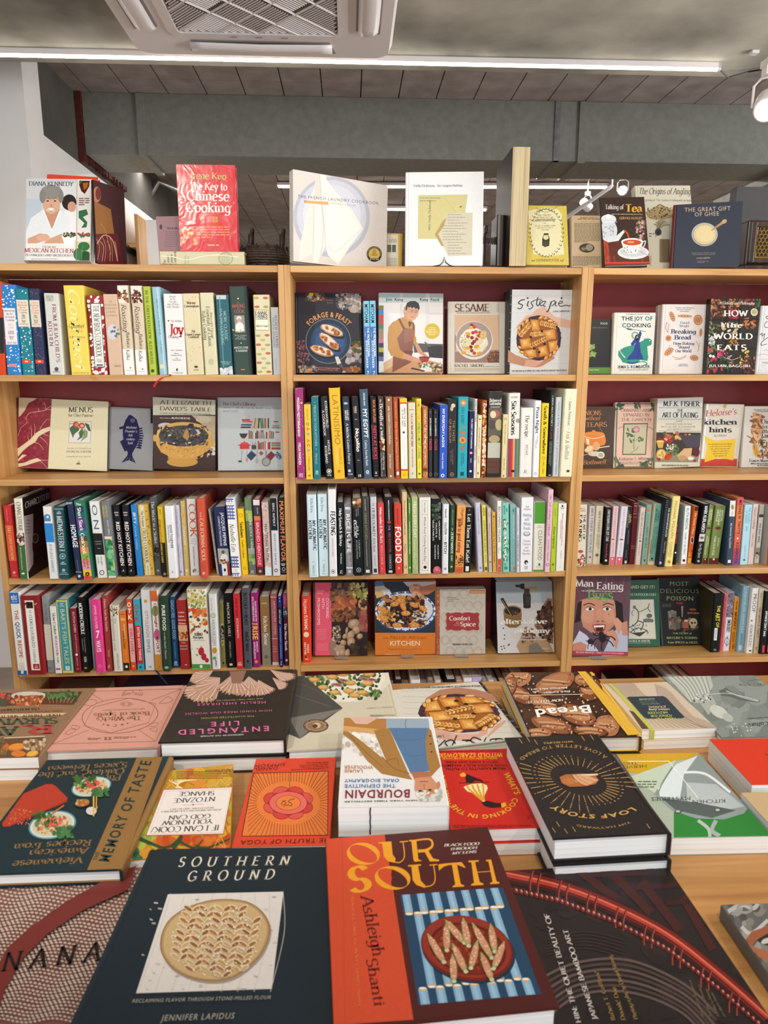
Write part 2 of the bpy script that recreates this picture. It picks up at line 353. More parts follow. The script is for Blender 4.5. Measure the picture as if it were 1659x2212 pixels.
# ------------------------------------------------------------------ a printed sheet: shapes given in photo pixels, laid on a plane of a real cover
class Sheet:
 def __init__(s,mb,to_local,crop,step=.00018):
  s.mb=mb;s.loc=to_local;s.k=crop;s.step=step;s.lv=1.0
 def _put(s,pts,faces,col):
  s.lv+=1
  z=.00015+.000003*s.lv
  s.mb.add([s.loc(*cp(s.k,x,y),z)for x,y in pts],faces,col)
 def P(s,pts,col):
  pts=list(zip(pts[::2],pts[1::2]))if not isinstance(pts[0],(tuple,list))else pts
  if len(pts)<=4:s._put(pts,[tuple(range(len(pts)))],col)
  else:s._put(pts,[tuple(t)for t in tessellate_polygon([[Vector((x,y,0))for x,y in pts]])],col)
  return s
 def B(s,x0,y0,x1,y1,col):return s.P([(x0,y0),(x1,y0),(x1,y1),(x0,y1)],col)
 def E(s,cx,cy,rx,ry,col,rot=0,n=22,wob=0):
  c,q=cos(radians(rot)),sin(radians(rot));pts=[]
  for i in range(n):
   a=2*pi*i/n;k=1+(random.uniform(-wob,wob)if wob else 0)
   x,y=rx*k*cos(a),ry*k*sin(a);pts.append((cx+x*c-y*q,cy+x*q+y*c))
  s._put(pts,[tuple(range(n))],col);return s
 def O(s,cx,cy,rx,ry,w,col,n=36,a0=0,a1=360):
  pts=[]
  for i in range(n+1):
   a=radians(a0+(a1-a0)*i/n)
   for k in(0,w):pts.append((cx+(rx-k)*cos(a),cy+(ry-k)*sin(a)))
  s._put(pts,[(2*i,2*i+1,2*i+3,2*i+2)for i in range(n)],col);return s
 def L(s,pts,w,col):
  pts=list(zip(pts[::2],pts[1::2]))if not isinstance(pts[0],(tuple,list))else pts
  v,f=stroke(pts,lambda dx,dy:w);s._put(v,f,col);return s
 def C(s,pts,w,col,n=8):
  """smooth curve through points; w a width or a (start, end) pair"""
  p=list(zip(pts[::2],pts[1::2]))if not isinstance(pts[0],(tuple,list))else pts
  p=[p[0]]+p+[p[-1]];o=[]
  for i in range(1,len(p)-2):
   for q in range(n):
    t=q/n;a,b,c,d=p[i-1],p[i],p[i+1],p[i+2]
    o.append(tuple(.5*(2*b[k]+(c[k]-a[k])*t+(2*a[k]-5*b[k]+4*c[k]-d[k])*t*t+(3*b[k]-a[k]-3*c[k]+d[k])*t**3)for k in(0,1)))
  o.append(p[-1]);N=len(o)
  w0,w1=w if isinstance(w,tuple)else(w,w);it=iter(range(N))
  v,f=stroke(o,lambda dx,dy:w0+(w1-w0)*next(it)/N);s._put(v,f,col);return s
 def T(s,txt,x0,y0,x1,y1,h,col,st='S',up=None,track=0):
  """text whose baseline runs (x0,y0)-(x1,y1); h = cap height in crop pixels, or up = vector of the cap height"""
  lay,w=layout(txt,st,track)
  dx,dy=x1-x0,y1-y0;l=math.hypot(dx,dy)
  ux,uy=up if up else(dy/l*h,-dx/l*h)
  V,Fc=[],[]
  for v,f,x,a in lay:
   o=len(V)
   V+=[(x0+dx*(x+gx)/w+ux*gy,y0+dy*(x+gx)/w+uy*gy)for gx,gy in v]
   Fc+=[tuple(i+o for i in q)for q in f]
  if V:s._put(V,Fc,col)
  return s
 def TC(s,txt,cx,cy,rx,ry,a0,a1,h,col,st='S',track=.1):
  """text on an ellipse arc from angle a0 to a1 (degrees, y down), letter tops away from the centre when h > 0"""
  lay,w=layout(txt,st,track);V,Fc=[],[]
  for v,f,x,a in lay:
   o=len(V)
   for gx,gy in v:
    t=radians(a0+(a1-a0)*(x+gx)/w)
    V.append((cx+(rx+gy*h)*cos(t),cy+(ry+gy*h*ry/rx)*sin(t)))
   Fc+=[tuple(i+o for i in q)for q in f]
  s._put(V,Fc,col);return s
 def X(s,x0,y0,x1,y1,n,r,cols,el=1.0,wob=.15,ell=False,rot=None):
  """n scattered blobs in the box (or in its inscribed ellipse)"""
  for _ in range(n):
   for __ in range(30):
    x,y=random.uniform(x0,x1),random.uniform(y0,y1)
    if not ell or((x-(x0+x1)/2)/((x1-x0)/2))**2+((y-(y0+y1)/2)/((y1-y0)/2))**2<=1:break
   k=random.uniform(.6,1.25)*r
   s.E(x,y,k,k*el,random.choice(cols),random.uniform(0,180)if rot is None else rot+random.uniform(-20,20),9,wob)
  return s
 def lines(s,x0,y0,x1,y1,n,col,h=None,words=True):
  """n lines of small print too small to read, as word dashes"""
  hh=h or abs(y1-y0)/n*.34
  for i in range(n):
   y=y0+(y1-y0)*(i+.5)/n;x=x0
   end=x1 if i<n-1 else x0+(x1-x0)*random.uniform(.5,.9)
   vs=[];fs=[]
   while x<end:
    w=min(random.uniform(1.6,5)*hh*1.3,end-x)
    o=len(vs);vs+=[(x,y-hh/2),(x+w,y-hh/2),(x+w,y+hh/2),(x,y+hh/2)];fs.append((o,o+1,o+2,o+3));x+=w+hh*.8
   if vs:s._put(vs,fs,col)
  return s
# ------------------------------------------------------------------ book builder
def mat4(x,y,z,o):
 return Matrix(((x.x,y.x,z.x,o.x),(x.y,y.y,z.y,o.y),(x.z,y.z,z.z,o.z),(0,0,0,1)))
X3,Y3,Z3=Vector((1,0,0)),Vector((0,1,0)),Vector((0,0,1))
def book(mw,t,W,H,col,label,cat='book',group=None,hard=True,mat='satin',spine=None,back=None,page='page',
front_draw=None,spine_draw=None,crop='Z',name='book',cover_label=None):
 """frame: x = thickness (front cover at x=t), y = from the spine (0) to the fore edge (W), z = height"""
 root=empty(name,mw);tag(root,label,cat,group)
 mb=MB();spine=spine or col;back=back or col
 if hard:
  b=min(.0028,t*.2);k=min(1,t/.012)
  prof=[(0,W),(0,.011),(.0012*k,.0075),(.0002,.0042),(.002*k,.0006),(.004*k,0),(t-.004*k,0),(t-.002*k,.0006),(t-.0002,.0042),
  (t-.0012*k,.0075),(t,.011),(t,W),(t-b,W),(t-b,.0045),(b,.0045),(b,W)]
 else:
  b=min(.0006,t*.1)
  prof=[(0,W),(0,.0012),(.0012*min(1,t/.006),0),(t-.0012*min(1,t/.006),0),(t,.0012),(t,W),(t-b,W),(t-b,.0016),(b,.0016),(b,W)]
 n=len(prof)
 vs=[(x,y,0)for x,y in prof]+[(x,y,H)for x,y in prof]
 for i in range(n):
  j=(i+1)%n
  mx=(prof[i][0]+prof[j][0])/2;my=(prof[i][1]+prof[j][1])/2
  c=col if mx>t-b and my>.006 else(back if mx<b and my>.006 else spine)
  mb.add([vs[i],vs[j],vs[n+j],vs[n+i]],[(0,1,2,3)],c)
 tri=tessellate_polygon([[Vector((x,y,0))for x,y in prof]])
 mb.add(vs[:n],[tuple(q)[::-1]for q in tri],col);mb.add(vs[n:],[tuple(q)for q in tri],col)
 inv=mw.inverted();R3=mw.to_3x3()
 if front_draw:
  nf=(R3@X3).normalized();p0=mw@Vector((t,0,0))
  def loc(px,py,z):
   q=inv@onP(px,py,p0,nf)
   return(t+z,min(max(q.y,.0006),W-.0005),min(max(q.z,.0005),H-.0005))
  front_draw(Sheet(mb,loc,crop))
 if spine_draw:
  nf=(R3@-Y3).normalized();p0=mw@Vector((0,0,0));e=min(.0012,t*.12)
  def loc2(px,py,z):
   q=inv@onP(px,py,p0,nf)
   return(min(max(q.x,e),t-e),-z,min(max(q.z,.0004),H-.0004))
  spine_draw(Sheet(mb,loc2,crop))
 co=mb.build('cover',mat,root)
 if cover_label:co['label']=cover_label
 pg=MB()
 if hard:
  ins=min(.0032,H*.02)
  pg.box(b,.0046,ins,t-b,W-.004,H-ins)
 else:pg.box(b,.0017,.0003,t-b,W-.0003,H-.0003)
 pg.build('page_block',page,root)
 return root
def twin(root,mw,label=None,group=None):
 """a second copy of a book standing or lying elsewhere"""
 r=root.copy();COL.objects.link(r);r.matrix_basis=mw
 if label:r['label']=label
 if group:r['group']=group
 for ch in root.children:
  c=ch.copy();COL.objects.link(c);c.parent=r
 return r
ORD='first second third fourth fifth sixth seventh eighth ninth tenth eleventh twelfth thirteenth fourteenth fifteenth sixteenth seventeenth eighteenth nineteenth twentieth twenty-first twenty-second'.split()
SHELF=[1.8256,1.5089,1.1922,.8755,.5588,.2421]      # top faces of the boards
def spine_row(row,crop,sz,entries,Y=None,ybd=0,group=None,x_min=None,yoff=0.0,Wmax=.235):
 """entries: (xb0, xb1, xt0, yt, yb or 0, colour, look, prints, options)"""
 prev=x_min if x_min is not None else-9
 for e in entries:
  xb0,xb1,xt0,yt,yb,col,look,pr=e[:8];op=e[8]if len(e)>8 else{}
  k=op.get('k',crop);yb=yb or ybd
  bx,by=cp(k,(xb0+xb1)/2,yb)
  if 'Y' in op:yy=op['Y']
  elif Y is not None:yy=Y
  else:yy=min(max(onZ(bx,by,sz).y+yoff,-.035),.1)
  x0=onY(*cp(k,xb0,yb),yy).x+.0003;x1=onY(*cp(k,xb1,yb),yy).x-.0003
  if x0<prev:x0=min(prev+.0002,x1-.004)
  prev=x1;t=x1-x0
  dz=onY(*cp(k,xb0,yb),yy)
  tp=onY(*cp(k,xt0,yt),yy)
  a=atan2(tp.x-dz.x,tp.z-dz.z)
  H=math.hypot(tp.x-dz.x,tp.z-sz)
  W=op.get('W',min(max(H*.8,.12),.2115-yy)-random.uniform(0,.012))
  up=Vector((sin(a),0,cos(a)));xv=Vector((cos(a),0,-sin(a)))
  o=Vector((x0,yy,sz+max(0,t*sin(a))))
  mw=mat4(xv,Y3,up,o)
  wp=xb1-xb0
  def pt(y,c):
   f=(y-yt)/(yb-yt)
   return(xt0+(xb0-xt0)*f+c*wp,y)
  def draw(S,pr=pr,pt=pt,wp=wp,yt=yt,yb=yb):
   for q in pr:
    if q[0]=='#':
     c0,c1=(q[4],q[5])if len(q)>4 else(-.1,1.1)
     S.P([pt(q[1],c0),pt(q[1],c1),pt(q[2],c1),pt(q[2],c0)],q[3])
    elif q[0]=='o':
     S.E(*pt(q[1],q[4]if len(q)>4 else .5),q[2]*wp,q[2]*wp*(q[5]if len(q)>5 else 1),q[3],0,16)
    elif q[0]=='*':
     for _ in range(q[3]):
      yr=random.uniform(q[1],q[2]);r=q[4]*random.uniform(.6,1.3)
      S.E(*pt(yr,random.uniform(.06,.94)),r,r*random.uniform(.7,1.4),random.choice(q[5]),random.uniform(0,90),8,.2)
    elif q[0]=='-':
     st=q[6]if len(q)>6 else 'S';c=q[7]if len(q)>7 else .5
     a0=pt(q[2],c-q[4]/2);a1=pt(q[2],c+q[4]/2)
     S.T(q[1],a0[0],q[2]+q[3]/2,a1[0],q[2]+q[3]/2,q[3],q[5],st)
    else:
     c=q[5]if len(q)>5 else .5;st=q[6]if len(q)>6 else 'S'
     if c is None:c=.5
     h=q[3]*wp;cc=c-q[3]/2
     p0,p1=pt(q[1],cc),pt(q[2],cc)
     S.T(q[0],p0[0],p0[1],p1[0],p1[1],h,q[4],st,up=(h,0))
  lab=look+' in '+row
  if len(lab.split())>16:print('LONG',lab)
  r=book(mw,t,W,H,op.get('front',col),lab,'book',group or 'book spines in '+row,op.get('hard',True),op.get('mat','satin'),col,op.get('back'),
  op.get('page','page'),op.get('fd'),draw,k)
  if 'ribbon' in op:
   rc,pts=op['ribbon'];mbr=MB();v,f=[],[]
   inv=mw.inverted()
   P=[inv@onY(*cp(k,x,y),yy-.006)for x,y in pts]
   wd=.0035
   for p in P:v+=[(p.x-wd,p.y,p.z),(p.x+wd,p.y,p.z)]
   P0=inv@Vector((onY(*cp(k,*pts[0]),yy).x,yy+.03,sz+.004))
   v=[(P0.x-wd,.0,.0005),(P0.x+wd,.0,.0005)]+v
   f=[(2*i,2*i+1,2*i+3,2*i+2)for i in range(len(P))]
   mbr.add(v,f,rc)
   rb=mbr.build('ribbon_bookmark','satin',r)
   rb.modifiers.new('thickness','SOLIDIFY').thickness=.0004
def face(k,bl,br,tl,col,label,draw,Y=.13,sz=None,lean=9,t=.025,dY=0,hard=True,mat='satin',spine=None,page='page',copies=0,
cgroup=None,clabel=None,cat='book',group=None,back=None,gap=.0006):
 l=radians(lean)
 p0=onY(*cp(k,*bl),Y);p1=onY(*cp(k,*br),Y+dY)
 e1=Vector((p1.x-p0.x,p1.y-p0.y,0));W=e1.length;e1.normalize()
 nb=Vector((-e1.y,e1.x,0));best=None
 for i in range(2,35):          # the backward lean that best explains the side edge of the cover
  l=radians(i*.5);up=Z3*cos(l)+nb*sin(l);nf=e1.cross(up)
  base=Vector((p0.x,p0.y,sz+t*sin(l)+.0002))
  q=onP(*cp(k,*tl),base,nf)-base
  if sz<1.8 and p0.y+max(0,dY)+q.dot(up)*sin(l)+t*cos(l)*(1+copies)>.212 and best:break
  a=abs(atan2(q.dot(e1),q.dot(up)))+abs(i*.5-lean)*.002
  if best is None or a<best[0]:best=(a,l,up,nf,base,q)
 a,l,up,nf,base,q=best
 a=min(max(atan2(q.dot(e1),q.dot(up)),-.05),.05)          # leaning sideways in its own plane
 if abs(a)<.008:a=0
 e1,up=e1*cos(a)-up*sin(a),up*cos(a)+e1*sin(a)
 rs=q.dot(e1);base+=e1*(rs*.5 if abs(rs)<.03 else 0)      # share what is left between top and bottom
 base.z+=max(0,W*sin(a))
 H=(onP(*cp(k,*tl),base,nf)-base).dot(up)
 mw=mat4(nf,e1,up,base-nf*t)
 r=book(mw,t,W,H,col,label,cat,group or cgroup,hard,mat,spine,back,page,draw,None,k)
 for c in range(copies):
  off=-nb*(c+1)*(t+gap)/cos(l)*-1
  m2=mw.copy();m2.translation=mw.translation+off
  q=book(m2,t,W,H,col,clabel if copies==1 else ORD[c]+' '+clabel,cat,cgroup,hard,mat,spine,back,page)
 return r,mw,W,H
TABLE_Z=.865
def lying(k,TL,TR,BL,BR,z,t,col,label,draw,flip=True,hard=True,mat='satin',spine=None,page='pagew',copies=0,clabel=None,cgroup=None,size=None,group=None,back=None,jitter=.004):
 """a book lying front cover up; corners of the cover in the photograph, far pair first"""
 tl,tr,bl,br=[onZ(*cp(k,*p),z)if p else None for p in(TL,TR,BL,BR)]
 if bl and br:e1=(br-bl)
 else:e1=(tr-tl)
 W=size[0]if size and size[0]else e1.length
 e1=e1.normalized();e2=Vector((-e1.y,e1.x,0))
 if size and size[1]:H=size[1]
 else:
  hs=[]
  if tl and bl:hs.append((tl-bl).dot(e2))
  if tr and br:hs.append((tr-br).dot(e2))
  H=sum(hs)/len(hs)
 if bl and not(br and size):c=bl
 elif br:c=br-e1*W
 elif tl:c=tl-e2*H
 else:c=tr-e1*W-e2*H
 if flip:mw=mat4(Z3,-e1,-e2,c+e1*W+e2*H-Z3*t)
 else:mw=mat4(Z3,e1,e2,c-Z3*t)
 r=book(mw,t,W,H,col,label,'book',group or cgroup,hard,mat,spine,back,page,draw,None,k)
 for i in range(copies):
  m2=mw.copy();tr_=m2.translation
  m2.translation=Vector((tr_.x+random.uniform(-jitter,jitter),tr_.y+random.uniform(-jitter,jitter)-.001,tr_.z-(i+1)*(t+.0004)))
  book(m2,t,W,H,col,clabel,'book',cgroup,hard,mat,spine,back,page)
 return r,mw,W,H
def boxo(name,x0,y0,z0,x1,y1,z1,mat,parent=None,bevel=0):
 mb=MB();mb.box(x0,y0,z0,x1,y1,z1);return mb.build(name,mat,parent,bevel=bevel)
# ------------------------------------------------------------------ the room
SOFFIT,TILES=2.72,2.97
XW=-1.27          # receding wall beyond the column
struct(boxo('floor',-6,-6,-.05,6,11,0,'floor'))
struct(boxo('ceiling',-6,-6,SOFFIT,6,.95,SOFFIT+.25,'concrete'),'raw grey concrete ceiling with cracks and stains above the bookcases','ceiling')
# recessed part of the ceiling beyond the concrete edge, in tiles with open joints
mb=MB()
nx=46;ny=38
for i in range(nx):
 for j in range(ny):
  x=-2.6+i*.205;y=.96+j*.27
  mb.box(x,y,TILES,x+.199,y+(.2655 if j%1==0 else .26),TILES+.03)
mb.box(-2.7,.95,TILES+.03,7,11.3,TILES+.06)
struct(mb.build('ceiling_tiles','tile'),'grey cement tile ceiling with dark joints behind the concrete edge','ceiling')
struct(boxo('wall_back',-6,10.9,0,7,11,3.1,'cmu'))
struct(boxo('wall_right',5.9,-6,0,6,11,3.1,'whitewall'))
struct(boxo('wall_left',-6,1.32,0,-1.36,1.5,2.97,'whitewall'),'white painted wall end beside the bookcases','wall')
struct(boxo('wall_left_side',-6,-6,0,-5.9,1.32,2.72,'whitewall'))
struct(boxo('wall_left_return',-1.36,1.32,0,-1.25,1.5,2.97,'whitewall'))
struct(boxo('wall_left_rear',-1.36,1.5,0,-1.25,10.9,2.62,'whitewall'))
struct(boxo('beam_left',-1.42,1.5,2.62,-1.25,10.9,2.97,'concrete_dark'),'dark concrete beam running back above the white wall','beam')
# duct across the room
DY0,DY1,DZ=1.95,2.3,2.665
du=empty('air_duct',loc=(0,0,0));tag(du,'dark grey-green sheet metal duct across the room under the tiled ceiling','duct')
def part(name,mat,parent,boxes,bevel=0):
 m=MB()
 for b in boxes:m.box(*b)
 return m.build(name,mat,parent,bevel=bevel)
part('duct_body','duct',du,[(-1.213,DY0,DZ,5.8,DY1,TILES-.002)])
part('seam_band','duct',du,[(-.93,DY0-.012,DZ-.012,-.89,DY1+.012,TILES-.004)])
part('seam_band','duct',du,[(1.47,DY0-.012,DZ-.012,1.51,DY1+.012,TILES-.004)])
part('hanger_strap','steel',du,[(1.335,DY0-.006,DZ-.006,1.365,DY0,TILES-.002),(1.335,DY0-.006,DZ-.006,1.365,DY1,DZ)])
part('flange','duct',du,[(2.7,DY0,DZ-.05,2.74,DY1+.5,DZ)])
sl=MB()
for i in range(26):
 z=DZ-.04+i*.0145;w=random.uniform(.004,.012)
 sl.box(-1.249,DY0-.006-w,z,-1.215+random.uniform(-.004,.004),DY0+.02,z+.0146)
for i in range(60):
 y=DY0+i*.012;w=random.uniform(.008,.02)
 sl.box(-1.249,y,DZ-.004-w,-1.225+random.uniform(-.006,.006),y+.0121,DZ+.01)
seal=sl.build('fire_sealant','redseal');tag(seal,'dark red sealant line where the duct meets the concrete beam','sealant')
# branch duct under, at the back
# second, lower cable tray / handrail pipe by the left wall
pm=MB();pm.tube([(-1.235,1.52,2.30),(-1.22,3.6,2.29),(-1.2,4.6,2.28)],.022,10)
pr=pm.build('conduit_pipe','black',smooth=True);tag(pr,'black pipe along the top edge of the white wall','pipe')
pm=MB();pm.tube([onY(*cp('a',700,225),3.4),onY(*cp('a',820,325),3.4),onY(*cp('a',918,140),3.4),onY(*cp('a',1040,195),3.4)],.017,10)
pr=pm.build('handrail','steel',smooth=True);tag(pr,'bent grey metal handrail in front of the block wall','handrail')
bw=boxo('wall_block',-1.24,5.2,0,.25,5.4,2.72,'cmu');struct(bw,'grey concrete block wall behind the handrail','wall')
# ceiling air conditioner
ac=empty('ceiling_air_conditioner',loc=(0,0,0));tag(ac,'white square ceiling cassette air conditioner with a slatted grille','air conditioner')
AX0,AX1,AY1,AZ=-.60,.362,.80,2.695
AY0=AY1-.96
def rr(x0,y0,x1,y1,r,n=6):
 p=[]
 for cx,cy,a in((x1-r,y1-r,0),(x0+r,y1-r,90),(x0+r,y0+r,180),(x1-r,y0+r,270)):
  p+=[(cx+r*cos(radians(a+90*i/n)),cy+r*sin(radians(a+90*i/n)))for i in range(n+1)]
 return p
m=MB()
outer=rr(AX0,AY0,AX1,AY1,.07);inner=rr(AX0+.175,AY0+.175,AX1-.175,AY1-.175,.04)
n=len(outer)
low=rr(AX0+.012,AY0+.012,AX1-.012,AY1-.012,.06)
m.add([(x,y,SOFFIT-.001)for x,y in outer]+[(x,y,AZ)for x,y in low]+[(x,y,AZ)for x,y in inner]+[(x,y,AZ+.014)for x,y in inner],
[(i,(i+1)%n,n+(i+1)%n,n+i)for i in range(n)]+[(n+i,n+(i+1)%n,2*n+(i+1)%n,2*n+i)for i in range(n)]+[(2*n+i,2*n+(i+1)%n,3*n+(i+1)%n,3*n+i)for i in range(n)])
m.build('panel','whiteplastic',ac,smooth=False)
gx0,gx1,gy0,gy1=AX0+.2,AX1-.2,AY0+.2,AY1-.2
rim=MB();a_,b_=rr(AX0+.165,AY0+.165,AX1-.165,AY1-.165,.05),rr(gx0,gy0,gx1,gy1,.02);nn=len(a_)
rim.add([(x,y,AZ-.006)for x,y in a_]+[(x,y,AZ-.008)for x,y in b_]+[(x,y,AZ+.012)for x,y in b_]+[(x,y,AZ+.001)for x,y in a_],
[(i,(i+1)%nn,nn+(i+1)%nn,nn+i)for i in range(nn)]+[(nn+i,nn+(i+1)%nn,2*nn+(i+1)%nn,2*nn+i)for i in range(nn)]+[(i,3*nn+i,3*nn+(i+1)%nn,(i+1)%nn)for i in range(nn)])
rim.build('grille_frame','whiteplastic',ac)
gr=MB()
gw=gx1-gx0
N=76
for i in range(N):      # slats in four triangular fields, running diagonally
 for(ux,uy,sgn)in((1,1,1),(1,-1,-1)):
  d=(i+.5)/N*2-1
# clip a diagonal line to the square and to alternate quadrants
  pts=[]
  L=gw/2
  for s in range(0,81):
   tt=-2+4*s/80
   x=ux*tt*L/1.0+(-uy)*d*L;y=uy*tt*L/1.0+ux*d*L*sgn*sgn
   inside=abs(x)<=L and abs(y)<=L
   quad=(int((x+y)/L+40)+int((x-y)/L+40))%2
   if inside and quad==(0 if sgn>0 else 1):pts.append((x,y))
   else:
    if len(pts)>1:gr.tube([(gx0+L+pts[0][0],gy0+L+pts[0][1],AZ-.002),(gx0+L+pts[-1][0],gy0+L+pts[-1][1],AZ-.002)],.0026,4)
    pts=[]
  if len(pts)>1:gr.tube([(gx0+L+pts[0][0],gy0+L+pts[0][1],AZ-.002),(gx0+L+pts[-1][0],gy0+L+pts[-1][1],AZ-.002)],.0026,4)
for s in(0,.5,1):
 for q in((1,1),(1,-1)):
  L=gw/2;c0=(gx0+L,gy0+L)
for a,b in(((-1,0),(0,1)),((0,1),(1,0)),((1,0),(0,-1)),((0,-1),(-1,0)),((-1,-1),(1,1)),((-1,1),(1,-1)),((-1,.5),(.5,-1)),((-.5,1),(1,-.5)),((-1,-.5),(.5,1)),((-.5,-1),(1,.5))):
 L=gw/2
 gr.tube([(gx0+L+a[0]*L,gy0+L+a[1]*L,AZ-.003),(gx0+L+b[0]*L,gy0+L+b[1]*L,AZ-.003)],.0042,4)
gr.build('intake_grille','whiteplastic',ac)
part('filter','darkplastic',ac,[(gx0,gy0,AZ+.016,gx1,gy1,AZ+.02)])
# four outlets with louvre flaps
for ang in range(4):
 cx,cy=(AX0+AX1)/2,(AY0+AY1)/2
 mm=Matrix.Translation((cx,cy,0))@Matrix.Rotation(ang*pi/2,4,'Z')
 hv=MB();hw=.27
 pts=[(-hw,-.43),(hw,-.43),(hw-.02,-.345),(-hw+.02,-.345)]
 hv.add([(x,y,AZ-.0012)for x,y in pts],[(0,1,2,3)])
 o=hv.build('air_outlet','darkplastic',ac,mm);o.modifiers.new('thickness','SOLIDIFY').thickness=.001
 fl=MB();pv=[(-.425,AZ-.001),(-.405,AZ-.014),(-.37,AZ-.018),(-.352,AZ-.006)]
 fv=[]
 for s in range(13):
  x=-hw+.012+(2*hw-.024)*s/12;b=.004*(1-abs(s-6)/6)
  fv+=[(x,y,z-b)for y,z in pv]
 fl.add(fv,[(4*s+j,4*s+j+1,4*s+j+5,4*s+j+4)for s in range(12)for j in range(3)])
 o=fl.build('louvre_flap','whiteplastic',ac,mm,smooth=True);o.modifiers.new('thickness','SOLIDIFY').thickness=.004
for x in(-.21,-.12,-.03):
 part('latch','darkplastic',ac,[(x-.012,AY1-.182,AZ-.0085,x+.012,AY1-.176,AZ-.006)])
# linear LED light along the concrete edge
def led(name,p0,p1,w,label,group=None):
 e=empty(name,loc=(0,0,0));tag(e,label,'ceiling light',group)
 d=(Vector(p1)-Vector(p0));L=d.length;d.normalize();s=Vector((-d.y,d.x,0))
 mw=mat4(d,s,Z3,Vector(p0))
 a=MB();a.box(0,-w/2,0,L,w/2,.022);a.build('housing','whiteplastic',e,mw)
 b=MB();b.box(.004,-w*.42,-.006,L-.012,w*.42,-.0005);b.build('diffuser','led',e,mw)
 c=MB();c.box(L-.012,-w/2,-.008,L,w/2,.022);c.build('end_cap','whiteplastic',e,mw)
 return e
pR=onZ(1555,155,2.69);pL=onZ(-60,122,2.69)
led('linear_led_light',(pL.x,pL.y,2.7),(pR.x,pR.y,2.7),.02,'long bright linear light along the edge of the concrete ceiling')
cm=MB();q=onZ(1556,154,2.70);cm.tube([(q.x,q.y,2.705),(q.x+.05,q.y+.03,2.69),(q.x+.13,q.y+.03,2.712),(q.x+.24,q.y-.02,2.714)],.003,6)
tag(cm.build('light_cable','black'),'thin dark cable from the linear light towards the spotlight','cable')
led('linear_led_light',onZ(600,402,2.94),onZ(1312,404,2.94),.06,'far linear light, upper of the two behind the white covers','linear lights in the room behind')
led('linear_led_light',onZ(640,450,2.94),onZ(1052,453,2.94),.06,'far linear light, lower of the two behind the white covers','linear lights in the room behind')
sm=MB();q=onZ(1629,110,SOFFIT);sm.box(q.x-.014,q.y-.014,SOFFIT-.012,q.x+.014,q.y+.014,SOFFIT-.0005)
tag(sm.build('ceiling_sensor','whiteplastic',bevel=.002),'small white square sensor on the concrete ceiling','sensor')
# track spotlights
def track_spot(p,aim,sc,label,lit=True):
 e=empty('track_spotlight',loc=p);tag(e,label,'spotlight')
 d=(Vector(aim)-Vector(p)).normalized();u=d.cross(Z3).normalized();w=u.cross(d)
 mw=mat4(u,w,d,Vector((0,0,0)))
 r=.055*sc;L=.10*sc
 def ring(z,rad,n=24):return[(rad*cos(2*pi*i/n),rad*sin(2*pi*i/n),z)for i in range(n)]
 b=MB();prof=[(-L,r*.72),(-L*.8,r*.9),(-L*.2,r),(L*.42,r),(L*.5,r*.96),(L*.5,r*.84),(L*.38,r*.84)]
 vs=[];n=24
 for z,rad in prof:vs+=ring(z,rad)
 b.add(vs,[(k*n+i,k*n+(i+1)%n,(k+1)*n+(i+1)%n,(k+1)*n+i)for k in range(len(prof)-1)for i in range(n)]+[tuple(range(n))[::-1]])
 b.build('lamp_can','whiteplastic',e,mw,smooth=True)
 g=MB();g.add(ring(L*.4,r*.84)+ring(L*.36,r*.84),[tuple(range(n))]+[(i,(i+1)%n,n+(i+1)%n,n+i)for i in range(n)]);g.build('lens','lamp' if lit else 'steel',e,mw)
 y=MB()
 top=Vector((0,0,.13*sc))
 for sgn in(-1,1):
  a=u*(r+.004)*sgn
  y.tube([a,a+Vector((0,0,.09*sc)),a*.55+Vector((0,0,.12*sc))],.006*sc,6)
 y.tube([u*-(r+.004)*.55+Vector((0,0,.12*sc)),u*(r+.004)*.55+Vector((0,0,.12*sc))],.006*sc,6)
 y.build('yoke','whiteplastic',e)
 h=MB();h.box(-.03*sc,-.02*sc,.125*sc,.03*sc,.02*sc,.165*sc);h.build('track_adapter','whiteplastic',e)
 if p.y>1:
  r_=MB();r_.tube([Vector((0,0,.16*sc)),Vector((0,0,TILES-p.z))],.005,6);r_.build('drop_rod','whiteplastic',e)
 return e
p=onY(1657,229,-.08)
track_spot(p,p+Vector((-.35,-.55,-.45)),.62,'white track spotlight switched on at the right edge under the ceiling')
tb=boxo('light_track',p.x-.07,p.y-.5,p.z+.1,p.x+.4,p.y+.02,SOFFIT,'concrete');bpy.data.objects.remove(tb)
tt=MB();tt.box(-.02,-.9,.10,.02,.02,.118);tm=tt.build('light_track','whiteplastic');tm.location=p;tag(tm,'white light track carrying the spotlight at the right edge','light track')
rodm=MB();rodm.tube([p+Vector((0,-.1,.118)),Vector((p.x,p.y-.1,SOFFIT))],.004,6);rodm.build('drop_rod','whiteplastic').parent=tm;tm.children[0].matrix_parent_inverse=Matrix.Translation(-p)
p=onY(1345,412,3.0);track_spot(p,p+Vector((-.5,-1,-.25)),.6,'lit far spotlight glowing above the brown tea book')
p=onY(1268,445,3.25);track_spot(p,p+Vector((.6,.3,-.4)),.6,'unlit white far spotlight pointing sideways behind the tan book',False)
tr=MB();tr.tube([onY(1322,402,3.0),onY(1218,474,2.55)],.014,4);tr.tube([onY(1322,402,3.0),onY(1322,402,3.0)+Vector((0,0,.2))],.006,4);tag(tr.build('light_track','whiteplastic'),'white light track sloping down behind the small yellow book','light track')
